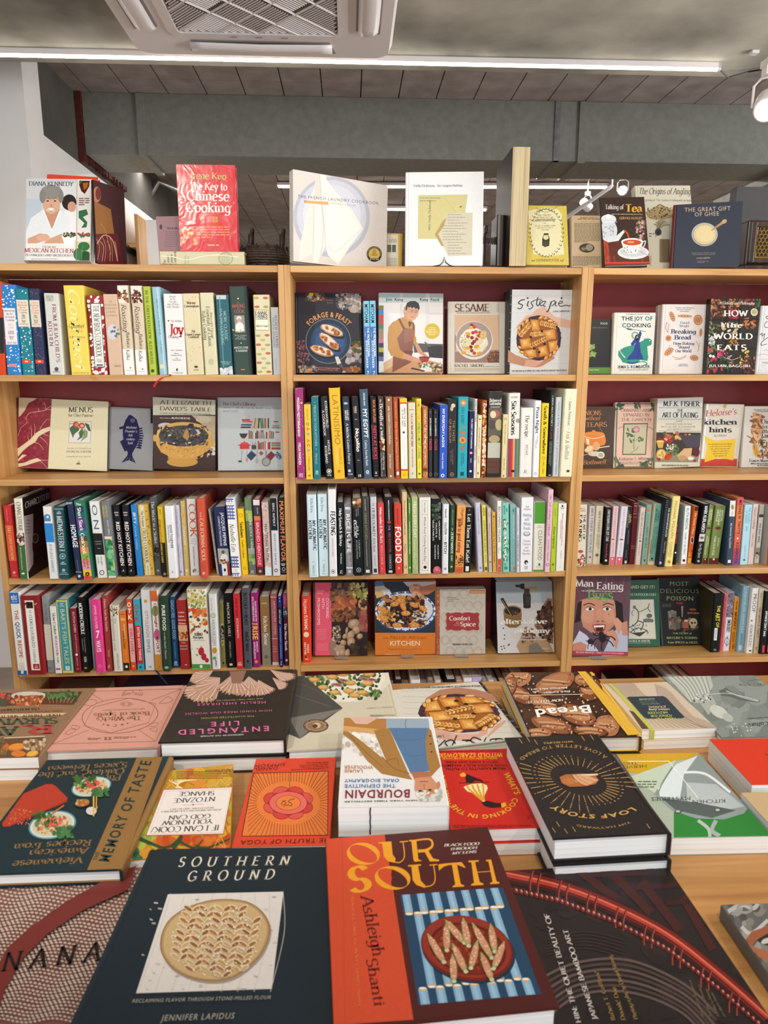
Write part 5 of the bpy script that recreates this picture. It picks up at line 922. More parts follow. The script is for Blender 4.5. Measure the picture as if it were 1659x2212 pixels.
spine_row('third row under the radio','r',SHELF[3],[
(62,132,78,195,710,'d9d2c2','wide cream spine with wine glass and fruit drawing',[('-','M.F.K.',226,14,.6,'a05a58','R'),('-','FISHER',246,14,.7,'a05a58','R'),('THE ART OF',275,490,.26,'333',.74,'D'),('EATING',280,505,.34,'333',.3,'W'),('o',585,.3,'b0404a',.4,.6),('#',600,612,'c8c0b0',.36,.44),('*',615,705,30,9,['4a5a40','b04a4a','6a7a50','e8e0d0','2f3a2a']),('o',665,.34,'c05048',.5),('o',665,.18,'e8d8c8',.6)],{'hard':False}),
(146,190,172,205,685,'cfcdd0','pale grey spine with two tone serif capitals',[('MFK FISHER',225,420,.44,'8a5a68',.5,'R'),('SISTER AGE',435,602,.4,'555',.5,'R'),('o',632,.2,'9a4a5a')],{'hard':False}),
(196,254,228,205,690,'d2cbb6','ivory spine with thin grey serif capitals',[('MFK FISHER',250,425,.3,'777058',.5,'R'),('TWO TOWNS IN',438,560,.18,'777058',.64,'R'),('PROVENCE',440,545,.18,'777058',.38,'R'),('o',615,.24,'5a7a5a')],{'hard':False}),
(280,326,310,217,698,'17191c','black spine with white brush script capitals',[('DAN PASHMAN & BING RIPE CRAB',235,498,.5,'e4e4e4',.5,'I'),('Mission of a Shape',518,640,.26,'c04a50',.5,'B'),('o',660,.2,'ddd')],{'hard':False}),
(332,376,368,208,698,'d8b8bc','first pale pink spine with coral foot',[('#',630,698,'d0626c'),('THE ALICE B TOKLAS COOK BOOK',220,465,.28,'a8707c',.5,'R'),('o',483,.28,'8a5a3a',.4,.5),('ALICE B TOKLAS',508,615,.24,'a8707c',.5,'R'),('o',648,.14,'eee')],{'hard':False}),
(386,440,436,210,698,'d6d2e0','lilac white spine with coral foot',[('#',630,698,'d0626c'),('THE ALICE B TOKLAS COOK BOOK',222,465,.26,'a88090',.5,'R'),('o',485,.28,'8a5a3a',.5,.5),('ALICE B TOKLAS',510,620,.22,'a88090',.5,'R'),('o',650,.14,'eee')],{'hard':False}),
(446,490,484,212,692,'22262a','black spine with two yellow-grey lines of capitals',[('LENTIL',275,350,.4,'d8cfa0',.68,'S'),('UNDERGROUND',238,388,.3,'a89a58',.3,'S'),('RENEGADE FARMERS',410,525,.14,'99a',.6),('LIZ CARLISLE',570,640,.16,'99a'),('#',662,685,'ccc',.3,.7)],{'hard':False}),
(498,544,536,168,692,'5c1c24','dark maroon cloth spine with faint gilt words',[('#',182,186,'b08a80'),('#',268,272,'b08a80'),('-','WINE',205,14,.6,'c8a098','R'),('-','IN THE',224,8,.5,'a87870','R'),('-','ANCIENT',238,8,.7,'a87870','R'),('-','WORLD',252,8,.6,'a87870','R'),('-','SELTMAN',298,8,.7,'a87870','R'),('-','DESMOND',540,10,.7,'a87870','R'),('-','SEWARD',558,10,.7,'a87870','R')],{'mat':'cloth'}),
(550,592,596,218,696,'d6c6c0','blush spine with dark italic title',[('The Mission of Eating',250,478,.34,'665',.5,'I'),('o',498,.22,'877'),('MICHELE JORDAN',525,620,.18,'877')],{'hard':False}),
(600,644,648,195,692,'8fb4a8','sage spine with an orange hand mark',[('o',240,.34,'d88a4a',.4,.9),('The New Handbook',275,375,.2,'4a6a60',.4),('NAKED BREWER',380,560,.32,'3f5c54',.5,'R'),('AMOS & BREWER',570,640,.18,'4a6a60'),('#',650,670,'3f5c54',.4,.7)],{'hard':False}),
(655,712,714,190,698,'dcc9a8','seafoam green spine with a brown plate foot',[('#',190,668,'6fa79c',.1,1.1),('#',490,600,'8a5a38',-.1,.16),('THOMAS',240,330,.24,'2f5a54',.72,'D'),('MCNAMEE',228,345,.24,'2f5a54',.38,'D'),('ALICE WATERS',375,560,.24,'2f5a54',.72,'S'),('AND CHEZ PANISSE',378,600,.24,'2f5a54',.38,'S'),('o',645,.16,'3a3a30')],{'hard':False}),
(722,790,790,145,715,'191f27','black spine with diagonal pinstripes',[('#',y,y+3,'6a7a84')for y in range(160,700,14)]+[('#',150,715,'191f27',.55,.98),('THE ADVENTUROUS EATER',220,465,.18,'c8ccd0',.78,'D'),('Capoot and Moran',498,600,.16,'a8b0a0',.78,'I'),('o',680,.16,'aab')],{'mat':'gloss'}),
(793,862,862,125,710,'e0cf86','tall butter yellow spine with thin grey capitals',[('MICHAEL POLLAN',160,475,.3,'8a7c40',.5,'S'),('COOKED',505,632,.3,'8a7c40',.5,'S'),('A NATURAL HISTORY',505,622,.1,'9a8c50',.2),('o',672,.2,'9a8c50')]),
(868,892,900,168,696,'141414','thin black spine with red bold title',[('David',180,225,.5,'ddd',.5,'B'),('Kitchen',360,520,.6,'c0404a',.5,'W'),('o',595,.3,'eee')],{'hard':False}),
(930,978,968,205,688,'dfe6ea','white spine with blue-grey bold capitals',[('RUTH REICHL',222,405,.44,'5a7a8a',.5,'B'),('Tender at the Bone',420,610,.32,'5a5a60',.5,'I'),('o',660,.24,'333')],{'hard':False}),
(982,1018,1046,208,685,'d3642c','burnt orange spine with a yellow foot',[('#',212,245,'4a2a18'),('The Tummy Trilogy',262,440,.4,'f0d0b0',.5,'D'),('o',490,.4,'e8e0d0',.5,2.0),('o',490,.3,'5a3020',.5,2.2),('*',560,640,6,8,['e0a040','a83020']),('#',640,685,'dfae3a')],{'hard':False}),
(1048,1100,1122,190,692,'121417','black spine with white capitals and fish drawing',[('MARK KURLANSKY',205,428,.5,'e6e6e6',.5,'D'),('#',438,502,'c8c4c0'),('o',470,.3,'666',.5,.7),('The Big Oyster',515,640,.4,'ccc',.5,'I'),('o',665,.2,'aaa')],{'hard':False}),
(1108,1150,1166,200,690,'76894c','first olive green spine with maroon oval',[('#',640,690,'5a2422'),('ANIMAL',232,330,.22,'e0e4c8',.72,'B'),('VEGETABLE',228,362,.22,'e0e4c8',.38,'B'),('o',390,.4,'7a3028',.5,.6),('BARBARA',465,540,.2,'e0e4c8',.72,'R'),('KINGSOLVER',455,612,.24,'e0e4c8',.36,'R'),('o',650,.12,'ddd')],{'hard':False}),
(1158,1242,1224,205,692,'76894c','second olive green spine with maroon oval',[('#',640,692,'5a2422'),('ANIMAL',238,335,.18,'e0e4c8',.74,'B'),('VEGETABLE',232,365,.18,'e0e4c8',.5,'B'),('MIRACLE',235,335,.18,'e0e4c8',.28,'B'),('o',390,.3,'7a3028',.5,.5),('BARBARA',470,545,.16,'e0e4c8',.72,'R'),('KINGSOLVER',458,618,.2,'e0e4c8',.36,'R'),('o',650,.1,'ddd')],{'hard':False}),
(1306,1358,1340,160,702,'34465c','slate navy spine with a spoon photo',[('#',160,292,'d9d9d6'),('o',215,.26,'c8b040',.5,1.8),('o',215,.18,'8a8060',.5,1.8),('#',250,285,'777',.46,.54),('My favourite Ingredients',348,560,.28,'cfd6dc',.5,'R'),('#',655,680,'dde',.3,.75)]),
(1360,1416,1402,135,700,'d4754a','orange to purple spine with black capitals',[('#',135,200,'c8505c'),('#',200,420,'d4754a'),('#',420,560,'c8604e'),('#',560,640,'a8486a'),('#',640,700,'7a4a90'),('MICHAEL W. TWITTY',155,440,.4,'2a1a1a',.55,'B'),('KOSHERSOUL',510,688,.42,'2a1a1a',.55,'B'),('o',475,.14,'e8d8c8')]),
(1425,1488,1466,195,695,'a9d3e4','light blue spine with faint grey capitals',[('THE RITUALS',215,355,.26,'7aa0b4',.68,'R'),('OF DINNER',240,350,.26,'7aa0b4',.32,'R'),('#',375,415,'8ab8cc',.36,.62),('MARGARET VISSER',530,635,.18,'7aa0b4',.5),('o',655,.16,'5a7a8a')],{'hard':False}),
(1490,1536,1535,190,692,'d8c4bc','pale blush spine with grey script',[('Good Cooking',215,395,.36,'6a5a58',.5,'I'),('Edna Lewis',430,550,.3,'8a7a78',.5,'I')],{'hard':False}),
(1542,1584,1590,195,682,'bfc0b4','pale grey spine with a drawn panel and letter P',[('#',275,300,'4a4a40'),('#',300,550,'d8dad4'),('ANCIENT WINE',350,515,.3,'555',.5,'D'),('#',555,600,'a09a80'),('*',590,625,8,7,['3a3a34','555']),('#',625,682,'d8d4cc'),('-','P',640,22,.4,'b07a60','B')],{'hard':False}),
(1652,1700,1690,210,705,'c8502e','orange-red spine with pale grey front cover, end of view',[],{'back':'b9b6b2'}),
],ybd=695,x_min=.934,Wmax=.2)
spine_row('fourth row by the white column','s',SHELF[4],[
(192,300,92,150,1046,'e6e2da','white spine with blue end blocks and red capitals',[('#',152,272,'2a68b8'),('-','A',178,10,.12,'eee','B'),('-','BEST',200,24,.62,'f0f0f0','B'),('-','RECIPE',224,15,.6,'e4e8f0','B'),('-','classic',248,16,.6,'dde6f4','I'),('THE',340,450,.36,'b0604e',.55,'B'),('QUICK',470,650,.4,'2a5a98',.55,'B'),('RECIPE',668,858,.36,'b0604e',.55,'B'),('-','BY THE',920,7,.4,'445'),('-','EDITORS OF',937,7,.6,'445'),('-','COOKS',953,7,.4,'445'),('-','ILLUSTRATED',969,7,.7,'445'),('-','MAGAZINE',985,7,.6,'445'),('#',997,1046,'1f5aa8'),('o',1015,.16,'d0d0c0',.5,1.2)]),
(305,495,218,190,1042,'8a2026','very wide dark red spine with white panel',[('#',235,995,'d8b890',.22,.74),('#',240,990,'eceae6',.25,.71),('#',252,322,'2a1a16',.29,.68),('*',270,315,10,9,['b05038','d8b080','6a2a18']),('THE',340,378,.14,'888',.48,'R'),('COOKS ILLUSTRATED',395,750,.16,'444',.48,'R'),('COOKBOOK',765,912,.12,'666',.48,'R'),('#',925,980,'a82a30',.34,.7),('-','TOP',948,10,.16,'eee','B',.52),('-','RATED',964,10,.2,'eee','B',.52)]),
(498,598,425,195,1018,'8f9494','grey spine in shiny film with paper band',[('THE COOKS BIBLE',258,475,.22,'5a6264',.58,'R'),('KIMBALL',380,470,.18,'6a7274',.26,'R'),('#',498,885,'ded8c4',-.05,1.05),('#',600,606,'cfc8b2',.1,.9),('#',960,990,'7a8080',.3,.7)],{'mat':'film'}),
(602,672,535,302,1028,'e4e2dd','white spine with black serif and pink capitals',[('Slow Cooker',370,612,.4,'333',.58,'R'),('REVOLUTION',622,835,.32,'b85070',.58,'D'),('VOLUME 2',848,920,.2,'444',.58,'B'),('#',972,990,'b04868',.15,.85)],{'hard':False}),
(678,802,605,232,1025,'3f93a4','teal spine with yellow frame and capitals',[('#',232,1025,'e3cc50',0,.1),('#',232,1025,'e3cc50',.86,.97),('#',235,250,'e3cc50'),('#',1000,1025,'e3cc50'),('-','BART',270,9,.3,'e8f0e8','B'),('-','VAN',283,7,.2,'e8f0e8','B'),('-','OLPHEN',297,9,.4,'e8f0e8','B'),("BART'S FISH TALES",328,925,.36,'e0d488',.5,'S'),('#',950,992,'d8e8e8',.32,.68),('-','P',971,24,.16,'3f93a4','B')]),
(816,884,752,325,1020,'7d1e2c','maroon spine with white spaced capitals',[('DUTCH OVEN',358,585,.34,'ecd8d4',.6,'S'),('CAMP COOKING',605,800,.22,'d8b0ac',.6,'S'),('o',825,.2,'eee',.5),('WINSTON',855,945,.2,'d8b0ac',.5),('#',970,990,'d03a3a',.3,.7)],{'hard':False}),
(898,975,822,205,1016,'141414','black spine with tall condensed white capitals',[('MODERN CREOLE',265,608,.46,'efefef',.55,'D'),('A Taste of New Orleans',640,800,.14,'b8b8b8',.68),('Culture and Cuisine',650,780,.14,'b8b8b8',.38),('COOK',848,908,.3,'ddd',.55,'D'),('#',960,980,'b07850',.3,.65)]),
(985,1042,932,225,995,'a3a5ae','grey-lilac spine set behind the pink one',[('Les Saveurs',275,400,.2,'666',.5),('La Table des Tendelli',500,760,.26,'777',.5,'S'),('A PARTALE',845,975,.3,'445',.5,'D')],{'Y':.02}),
(1042,1140,976,232,1034,'e0408a','hot pink spine with white capitals and numeral',[('JAMIE OLIVER',290,545,.26,'f6d4e4',.5,'S'),('-','7',605,78,.42,'f8f0f4','B',.56),('WAYS',672,798,.46,'f8e8f0',.55,'B'),('o',950,.18,'f0a0c4'),('o',950,.13,'e0408a')],{'Y':-.016,'back':'dadada'}),
(1158,1226,1095,188,1005,'9d3b38','brick red spine with white serif title',[('Flavors from the Garden',222,572,.32,'eed8d0',.55,'R'),('Weaver',775,850,.24,'e0b8b0',.6,'R'),('-','R.',955,32,.5,'eed8d0','I')]),
(1236,1330,1182,292,1008,'dcd6c9','cream spine with sprouts and grey lowercase title',[('*',305,400,22,9,['5a6a48','7c8a60','a8522e','3f4c34']),('the',430,490,.26,'8a867c',.6),('improvisational cook',400,785,.28,'7c786c',.36),('sally schneider',810,990,.22,'7c786c',.6)]),
(1342,1412,1292,352,998,'dc7a2a','orange spine with a black foot',[('#',915,998,'1c1c1a'),('#',382,388,'6a3a14',.15,.8),('-','262',440,26,.7,'f0dcb0','B'),('THE BIG BOOK OF',490,650,.16,'f4e0c0',.62,'B'),('SOUPS & STEWS',570,762,.26,'3a200c',.4,'B'),('MARYANA VOLLSTEDT',780,905,.08,'f0c890',.6),('o',955,.22,'ddd')],{'hard':False}),
(1422,1482,1368,222,998,'d84c22','narrow spine white letters on orange, pink below',[('#',488,905,'e6aab0'),('#',905,998,'d84c22'),('-','O',282,48,.74,'f4f0ec','B'),('-','T',350,48,.66,'f4f0ec','B'),('-','K',418,48,.74,'f4f0ec','B'),('SHELF LOVE',535,795,.4,'b8303a',.55,'B'),('o',812,.1,'b8303a'),('o',950,.2,'e8a080')],{'hard':False}),
(1494,1566,1440,228,998,'38a3bc','narrow spine red letters on blue, red below',[('#',508,925,'c92c2c'),('#',925,998,'38a3bc'),('-','O',305,48,.74,'c03a30','B'),('-','T',373,48,.66,'c03a30','B'),('-','K',440,48,.74,'c03a30','B'),('EXTRA GOOD THINGS',525,890,.36,'f4e4e4',.55,'B'),('o',960,.2,'1c5a6a')],{'hard':False}),
(1577,1682,1520,125,995,'d8d8dc','pale grey-white spine with an orange dot',[('o',245,.18,'c8a02a',.5),('OTTOLENGHI',345,642,.34,'a86a60',.5,'S'),('SIMPLE',655,805,.34,'5c5c62',.5,'S'),('-','10',957,20,.34,'445','B')]),
(120,192,66,122,940,'e6e0da','white spine with orange, green and pink patches',[('#',122,232,'d8642c'),('o',330,.5,'6f9a50',.55,1.5),('o',575,.5,'c86a9a',.6,1.5),('#',775,940,'cf8a34'),('Ottolenghi',255,500,.34,'a8403a',.6,'D'),('COMFORT',512,758,.42,'b02c48',.6,'B'),('-','10',905,20,.4,'966420','B')],{'k':'t','ribbon':('1c2c4a',[(125,938),(165,985),(205,1035),(245,1080)])}),
(200,278,156,180,955,'2b402e','dark green spine with rounded white capitals',[('PURE FOOD',270,535,.42,'eef2ec',.5,'B'),('#',548,590,'cdc',.46,.5),('Kat Bawler Damner',590,825,.24,'c8d4c8',.5,'I'),('o',910,.28,'9ab09a',.5,.6)],{'k':'t','Y':-.016}),
(300,368,255,190,912,'1e4a78','deep blue spine with pale blue capitals',[("GIADA'S FEEL GOOD FOOD",218,620,.46,'bcd4e6',.5,'S'),('GIADA DE LAURENTIIS',645,815,.2,'7aa8c8',.5),('o',860,.26,'9ac'),('#',880,886,'dde',.2,.8)],{'k':'t'}),
(378,480,328,225,926,'9e2a26','red spine with white centred lines and pasta photo',[('-',w,y,16,f,'f0dcd4','W')for w,y,f in(("Lidia's",345,.6),('Italian-',385,.66),('American',422,.76),('Kitchen',458,.7))]+[('#',475,635,'d8a684',.06,1),('o',575,.36,'8a3a1a',.5,.8),('*',535,620,20,10,['a04a20','c07038','6a2410','d89a60'])]+[('-',w,y,13,f,'ecc8bc','R')for w,y,f in(('Lidia',655,.4),('Matticchio',688,.76),('Bastianich',718,.76))]+[('#',878,884,'eee',.5,.7)],{'k':'t'}),
(492,692,435,112,925,'e8e2d4','extra wide cream spine with drawn vegetables',[('#',875,925,'4c9238')]+[('o',200+i*8,.03,'8a9a4a',.1+.11*(i%8),3)for i in range(16)]+[('*',120,290,46,13,['c2b850','a0a850','d8b860','7c9448']),('*',310,380,20,22,['d06a3a','c8502e','dc8a50']),('*',380,560,34,13,['d8a040','c05a30','7a4a30','e0b050','3a3a50']),('*',640,870,10,8,['c8a860','6a9a50']),('o',745,.15,'b02c3a',.56,1.4),('o',800,.13,'b02c3a',.68,1.4),('o',835,.1,'b02c3a',.82,1.2),('-','1080',570,28,.42,'333','D',.48),('-','Recipes',600,26,.52,'333','D',.46),('#',628,632,'777',.2,.8),('o',898,.08,'dec',.5)],{'k':'t','Y':-.004}),
(702,782,660,158,928,'dcdcdc','white spine with thin hand lettering and a leaf',[('Leslie Geddes Brown',200,338,.16,'556',.4),('o',378,.36,'9ab8c0',.5),('o',378,.22,'d8c860',.5),('A BOOK FOR COOKS',418,690,.34,'555a60',.5,'S'),('101 CLASSIC COOKBOOKS',455,650,.14,'778',.24),('o',735,.3,'c8902e',.45,1.3),('o',815,.24,'6a9a58',.4,.9),('MERRELL',835,905,.2,'333',.56,'D')],{'k':'t'}),
(795,846,766,235,882,'a8a256','narrow olive spine with a dark oval',[('Dale Pelmen',258,320,.3,'5a5620',.5),('o',560,.5,'2c2c26',.5,3.2),('LARD',460,690,.5,'e0dcc0',.5,'D'),('o',862,.2,'333')],{'k':'t','hard':False}),
(850,946,812,152,912,'0c0e0d','black spine with spaced pale serif capitals',[('MAGNOLIA TABLE',245,598,.26,'cfcabc',.5,'R'),('JOANNA GAINES',640,808,.17,'b0ac9e',.5,'R'),('#',868,890,'d8d4c8',.34,.66)],{'k':'t'}),
(952,1024,910,158,922,'c32f35','bright red spine with dark and white capitals',[("MARK BITTMAN'S",198,398,.26,'5a1216',.5,'R'),('KITCHEN MATRIX',408,610,.28,'efd0cc',.5,'R'),('-','pam',855,16,.5,'efd0cc','I'),('#',868,890,'e09a98',.2,.8)],{'k':'t'}),
(1030,1112,996,100,920,'4f525c','tall slate grey spine with black capitals',[('BUTCHER + BEAST',145,480,.4,'1c1c20',.5,'D'),('ANGIE MAR',540,745,.4,'1c1c20',.5,'D'),('o',845,.18,'2a2a2e')],{'k':'t','mat':'cloth'}),
(1118,1196,1088,148,908,'8f2064','magenta spine with fat yellow capitals',[('BLACK COOKS AND THE',230,438,.22,'f0d8e4',.7,'B'),('SOUL OF AMERICAN FOOD',185,438,.22,'f0d8e4',.36,'B'),('-','THE',465,20,.8,'ecc63a','B'),('RISE',485,625,.66,'ecc63a',.5,'B'),('MARCUS',642,752,.22,'f0d8e4',.7,'B'),('SAMUELSSON',648,822,.22,'f0d8e4',.36,'B'),('o',850,.22,'e08a3a')],{'k':'t'}),
(1212,1308,1186,188,892,'8a8070','taupe spine brown above, white serif title',[('#',185,555,'8a6a3c'),('-','DAVIS',252,15,.6,'d8d0c0','R'),('Kitchen Sense',385,680,.4,'f0ebe0',.55,'R'),('o',800,.2,'66604e')],{'k':'t'}),
(1318,1390,1293,160,886,'a8565c','dusty rose spine with fine white capitals',[('#',185,192,'e0c4c4'),('#',610,617,'e0c4c4'),('#',855,886,'d8d0cc'),('AMERICAN HOME COOKING',228,580,.24,'e8cccc',.6,'R'),('Over 300 Spirited Recipes',225,590,.1,'d8b0b0',.3,'R'),('-','Cheryl',695,10,.5,'e0c4c4','R'),('-','& Bill',720,10,.4,'e0c4c4','R'),('-','Jamison',745,10,.6,'e0c4c4','R')],{'k':'t'}),
(1394,1428,1374,178,905,'25337c','thin royal blue spine with black ends',[('#',290,475,'14181c'),('#',835,905,'12191c'),('o',200,.14,'dde'),('o',230,.12,'dde'),('All Fired Up!',315,460,.5,'dde',.5,'I'),('MARGARET HOWARD',500,820,.2,'b8c0e0',.5,'B'),('Firefly',845,890,.4,'ddd')],{'k':'t','hard':False}),
(1440,1492,1420,155,888,'4e1a34','dark plum spine with bold white title',[('#',155,292,'a03a70'),('Lifestyle',190,260,.2,'e0b8cc',.5),('#',292,390,'3a3a48'),('*',298,385,14,9,['8a9aa8','5a3a48','b0b8c0']),('The New Steak',455,738,.46,'f2eaee',.5,'W'),('o',835,.24,'d8c8d0')],{'k':'t'}),
],ybd=1020,x_min=-.8945)
spine_row('fourth row of middle bookcase','u',SHELF[4],[
(118,212,103,220,935,'d23b22','bright red-orange spine with white script',[('Happiness',248,410,.42,'f4e4dc',.5,'I'),('IS BAKING',422,585,.36,'f0dcc8',.5,'D'),('o',632,.32,'e8d0b0',.5),('MAIDA',735,835,.22,'f0e0cc',.68,'B'),('HEATTER',715,852,.22,'f0e0cc',.34,'B'),('o',878,.1,'4a2a20',.4),('o',878,.1,'8a7a3a',.6),('#',890,908,'e89080',.3,.7)]),
],ybd=935,x_min=.0185,group='book spine beside the mushroom book')
spine_row('fourth row under the radio','w',SHELF[4],[
(1186,1260,1222,178,658,'10161a','wide black spine with yellow capitals and white word',[('THE',275,330,.32,'d8c838',.6,'B'),('ART',338,405,.46,'d8c838',.55,'B'),('OF',412,455,.32,'d8c838',.6,'B'),('#',460,560,'e8e8e4',.3,.64),('DRINKING',468,555,.22,'888',.47,'D'),('-','TEN',638,14,.3,'ccc','R')],{'back':'3c3620','page':'page'}),
(1264,1284,1308,180,655,'d4646a','thin coral spine with dark red capitals',[('SAN FRANCISCO HOMESTEAD',200,545,.5,'8a2a34',.5,'D'),('#',560,640,'b83a44',.3,.6)],{'hard':False}),
(1288,1345,1332,168,646,'d9d6e0','white spine with an engraved picture on top',[('#',168,372,'77707e'),('*',180,365,24,8,['4a4652','a8a2b0','5c5864']),('IMBIBE!',388,495,.5,'333',.55,'B'),('o',570,.34,'444',.5,1.7),('o',570,.28,'d9d6e0',.5,1.75),('DAVID WONDRICH',525,615,.16,'444',.5,'D')],{'hard':True}),
(1350,1390,1388,212,646,'d98e2a','amber spine with heavy black capitals',[('HOW TO DRINK',240,315,.26,'3a2808',.5,'D'),('WHISKEY',328,475,.5,'2c1e08',.5,'D'),('#',490,575,'3a2808',.2,.3),('#',490,575,'3a2808',.5,.6),('COWEN',585,630,.36,'3a2808',.5,'D')],{'hard':False}),
(1396,1462,1448,118,655,'7fa9bc','powder blue spine with white thin capitals',[('HIGH BLISS',140,330,.24,'cfe0ea',.55,'S'),('HIGHT FIZZ',345,500,.24,'cfe0ea',.55,'S'),('DR PATEL',510,590,.16,'4a6a7a',.5),('#',600,640,'b8d0dc',.3,.7)]),
(1464,1536,1516,135,665,'dcdad6','white glossy spine with spaced black capitals',[('PROOF',178,332,.4,'333',.6,'S'),('o',400,.12,'c07050',.5),('ADAM ROGERS',430,612,.3,'667',.55,'R'),('#',640,650,'333',.5,.8)],{'mat':'gloss'}),
(1540,1580,1588,140,666,'c2b59a','tan spine with dull red capitals',[('Calabrese',175,212,.24,'655',.5),('TIKI WITH A TWIST',290,540,.4,'98525a',.5,'D'),('U',615,638,.4,'333',.5,'B')],{'hard':False}),
(1586,1640,1638,160,672,'131518','black spine with white capitals and red tag',[('EXPLORING THE WORLD OF',245,480,.14,'99a',.76),('JAPANESE CRAFT SAKE',320,530,.3,'eceef0',.5,'D'),('#',600,660,'c83a44',.4,.75)],{'hard':False}),
(1644,1700,1690,155,672,'1b1d20','black spine cut off at the picture edge',[('#',600,655,'c83a44',.1,.4)],{'hard':False}),
],ybd=660,x_min=1.3)
# bottom row, only the upper page edges show above the table
def low_row(row,X0,X1,cols,zt,dep=.18,page='page',fan=0):
 x=X0;i=0
 while x<X1:
  t=random.uniform(.018,.036);c=cols[i%len(cols)];h=zt+random.uniform(-.02,.02)
  book(mat4(X3,Y3,Z3,Vector((x,.012+random.uniform(0,.02),SHELF[5]+.0002))),t-.0006,dep,h,c[0],ORD[i]+' book, a '+c[1]+', in '+row,'book','books half hidden in '+row,True,'satin',page=page)
  x+=t;i+=1
low_row('bottom row of middle bookcase',.27,.78,[('c8c4c8','pale grey one showing its page top'),('7a2430','maroon one showing its page top'),('1c1a1c','black one showing its page top'),('c86a3a','orange edged one showing its page top'),('e0dee0','white one showing its page top'),('b8a8c8','lilac one showing its page top'),('8a8474','taupe one showing its page top')],.235)
# ------------------------------------------------------------------ on top of the bookcases
TOPZ=SHELF[0]+.0017
def d(S):
 S.B(150,120,445,620,'c9cbcf').B(150,240,240,420,'b9c4cf').B(350,150,445,430,'dcdcde').B(440,120,540,620,'dedad6')
 S.E(400,260,42,46,'2a2320').E(415,285,24,30,'c99a80').P([375,310,440,320,440,440,350,420],'e6e6e8')
 S.P([150,620,150,430,180,350,250,300,340,300,395,350,410,470,380,500,150,500],'dfe3e6')
 S.P([250,290,300,420,345,300],'c28f74').E(297,262,52,66,'d3a68c').E(300,200,62,40,'8d8a85',wob=.08).E(246,225,18,40,'85827d').E(352,225,16,38,'85827d')
 for x,y in((276,252),(318,252)):S.E(x,y,7,4,'3a2a22')
 S.E(296,278,6,10,'c08f76').E(294,302,24,9,'f2ece8').L([272,298,294,312,318,298],3,'a85f52').C([262,240,278,236,290,242],4,'7a6a5c').C([306,242,320,236,334,241],4,'7a6a5c')
 S.L([252,310,300,420,350,310],8,'f2f4f5').P([160,470,230,440,275,445,285,475,200,500,160,500],'cf9c80').P([285,470,360,440,380,500,250,498],'cf9c80').E(250,465,40,20,'d8a98e')
 S.B(150,497,435,620,'e4e2e0').E(400,455,44,22,'f2f0ee').P([356,455,444,455,425,510,375,510],'f2f0ee').X(365,438,436,458,40,7,['4a4a38','6a7050','d8d0b0','3a3a30'])
 S.T('DIANA KENNEDY',168,163,424,166,24,'3a4458','R').T('FROM MY',247,522,325,524,10,'8a5a60','R').T('MEXICAN KITCHEN',143,548,427,553,24,'a02c40','R').T('TECHNIQUES AND INGREDIENTS',146,570,422,574,12,'333','R').lines(180,583,388,592,1,'777')
 S.B(447,125,525,215,'e4e0da').P([460,135,520,135,515,170,490,212,470,195,458,160],'4a1c12').P([478,150,510,145,505,175,486,190],'b0602c').E(465,142,8,10,'4a6a30')
 S.lines(456,232,518,280,4,'7a4a48',6).P([455,310,500,300,510,330,480,345,505,375,500,405,470,408,488,380,455,350],'2f6a44')
 for i in range(7):S.E(458+10*i,445+8*(i%2),14,6,['a8323a','3f6a40'][i%2],40+30*i)
 S.B(435,488,525,622,'cfc59a').E(485,515,34,26,'2f6a3c').E(490,575,42,34,'1f4a2c').E(450,560,26,34,'3a7448').L([480,500,470,600],3,'5a8a50')
 S.L([446,120,441,620],3,'9a8a80')
kn=face('a',(137,612),(521,618),(150,122),'d8d4d0','tall white cookbook with a smiling grey-haired cook in white on its cover',d,Y=.012,sz=TOPZ,lean=8,t=.03,mat='gloss',back='c96a30')
face('a',(200,622),(500,622),(300,98),'d8472c','red-orange book rising behind the cover of the grey-haired cook',None,Y=.075,sz=TOPZ,lean=3,t=.02)
def d(S):
 S.B(535,120,740,640,'3a1a1c').P([540,250,640,300,660,440,545,460],'8a5a2c').P([545,440,680,440,720,640,545,640],'5a1420').E(560,215,24,46,'a87050').E(568,210,16,36,'6a2a20')
 for a in range(9):S.C([550+a*14,460+(a%3)*12,575+a*12,520,560+a*15,600],2.5,['b08a60','6a3a28','c8a878'][a%3])
 S.C([560,500,600,450,650,480,680,600],5,'c0a078').C([580,380,610,430,640,560],4,'a07040')
face('a',(548,620),(722,618),(552,134),'2a1416','dark glossy album with red and brown painted figures, beside the orange bookend',d,Y=.02,dY=.09,sz=TOPZ,lean=5,t=.012,mat='film')
# a far shelf unit, panel and card seen between the covers
fb=empty('bookcase',loc=(0,0,0));tag(fb,'distant wooden shelf unit with green books behind the dark glossy album','bookcase')
q0,q1=onY(*cp('a',695,325),2.6),onY(*cp('a',812,620),2.6)
part('side_panel','oakz',fb,[(q1.x-.02,2.6,1.2,q1.x,2.95,q0.z)]);part('side_panel','oakz',fb,[(q0.x-.3,2.6,1.2,q0.x-.28,2.95,q0.z)])
zs=onY(*cp('a',700,490),2.6).z
part('back_panel','oakz',fb,[(q0.x-.28,2.93,1.2,q1.x-.02,2.95,q0.z)]);part('shelf','oakx',fb,[(q0.x-.28,2.6,zs-.03,q1.x-.02,2.93,zs)]);part('shelf','oakx',fb,[(q0.x-.28,2.6,1.42,q1.x-.02,2.93,1.45)])
for i,c in enumerate(('2a5a3c','1f4a34','e0dcd6','8a2a3a')):
 x=q1.x-.13+i*.026
 book(mat4(X3,Y3,Z3,Vector((x,2.63,1.4502))),.024,.15,.22,c,['dark green','bottle green','white','crimson'][i]+' book on the distant wooden shelf unit','book','books on the distant shelf')
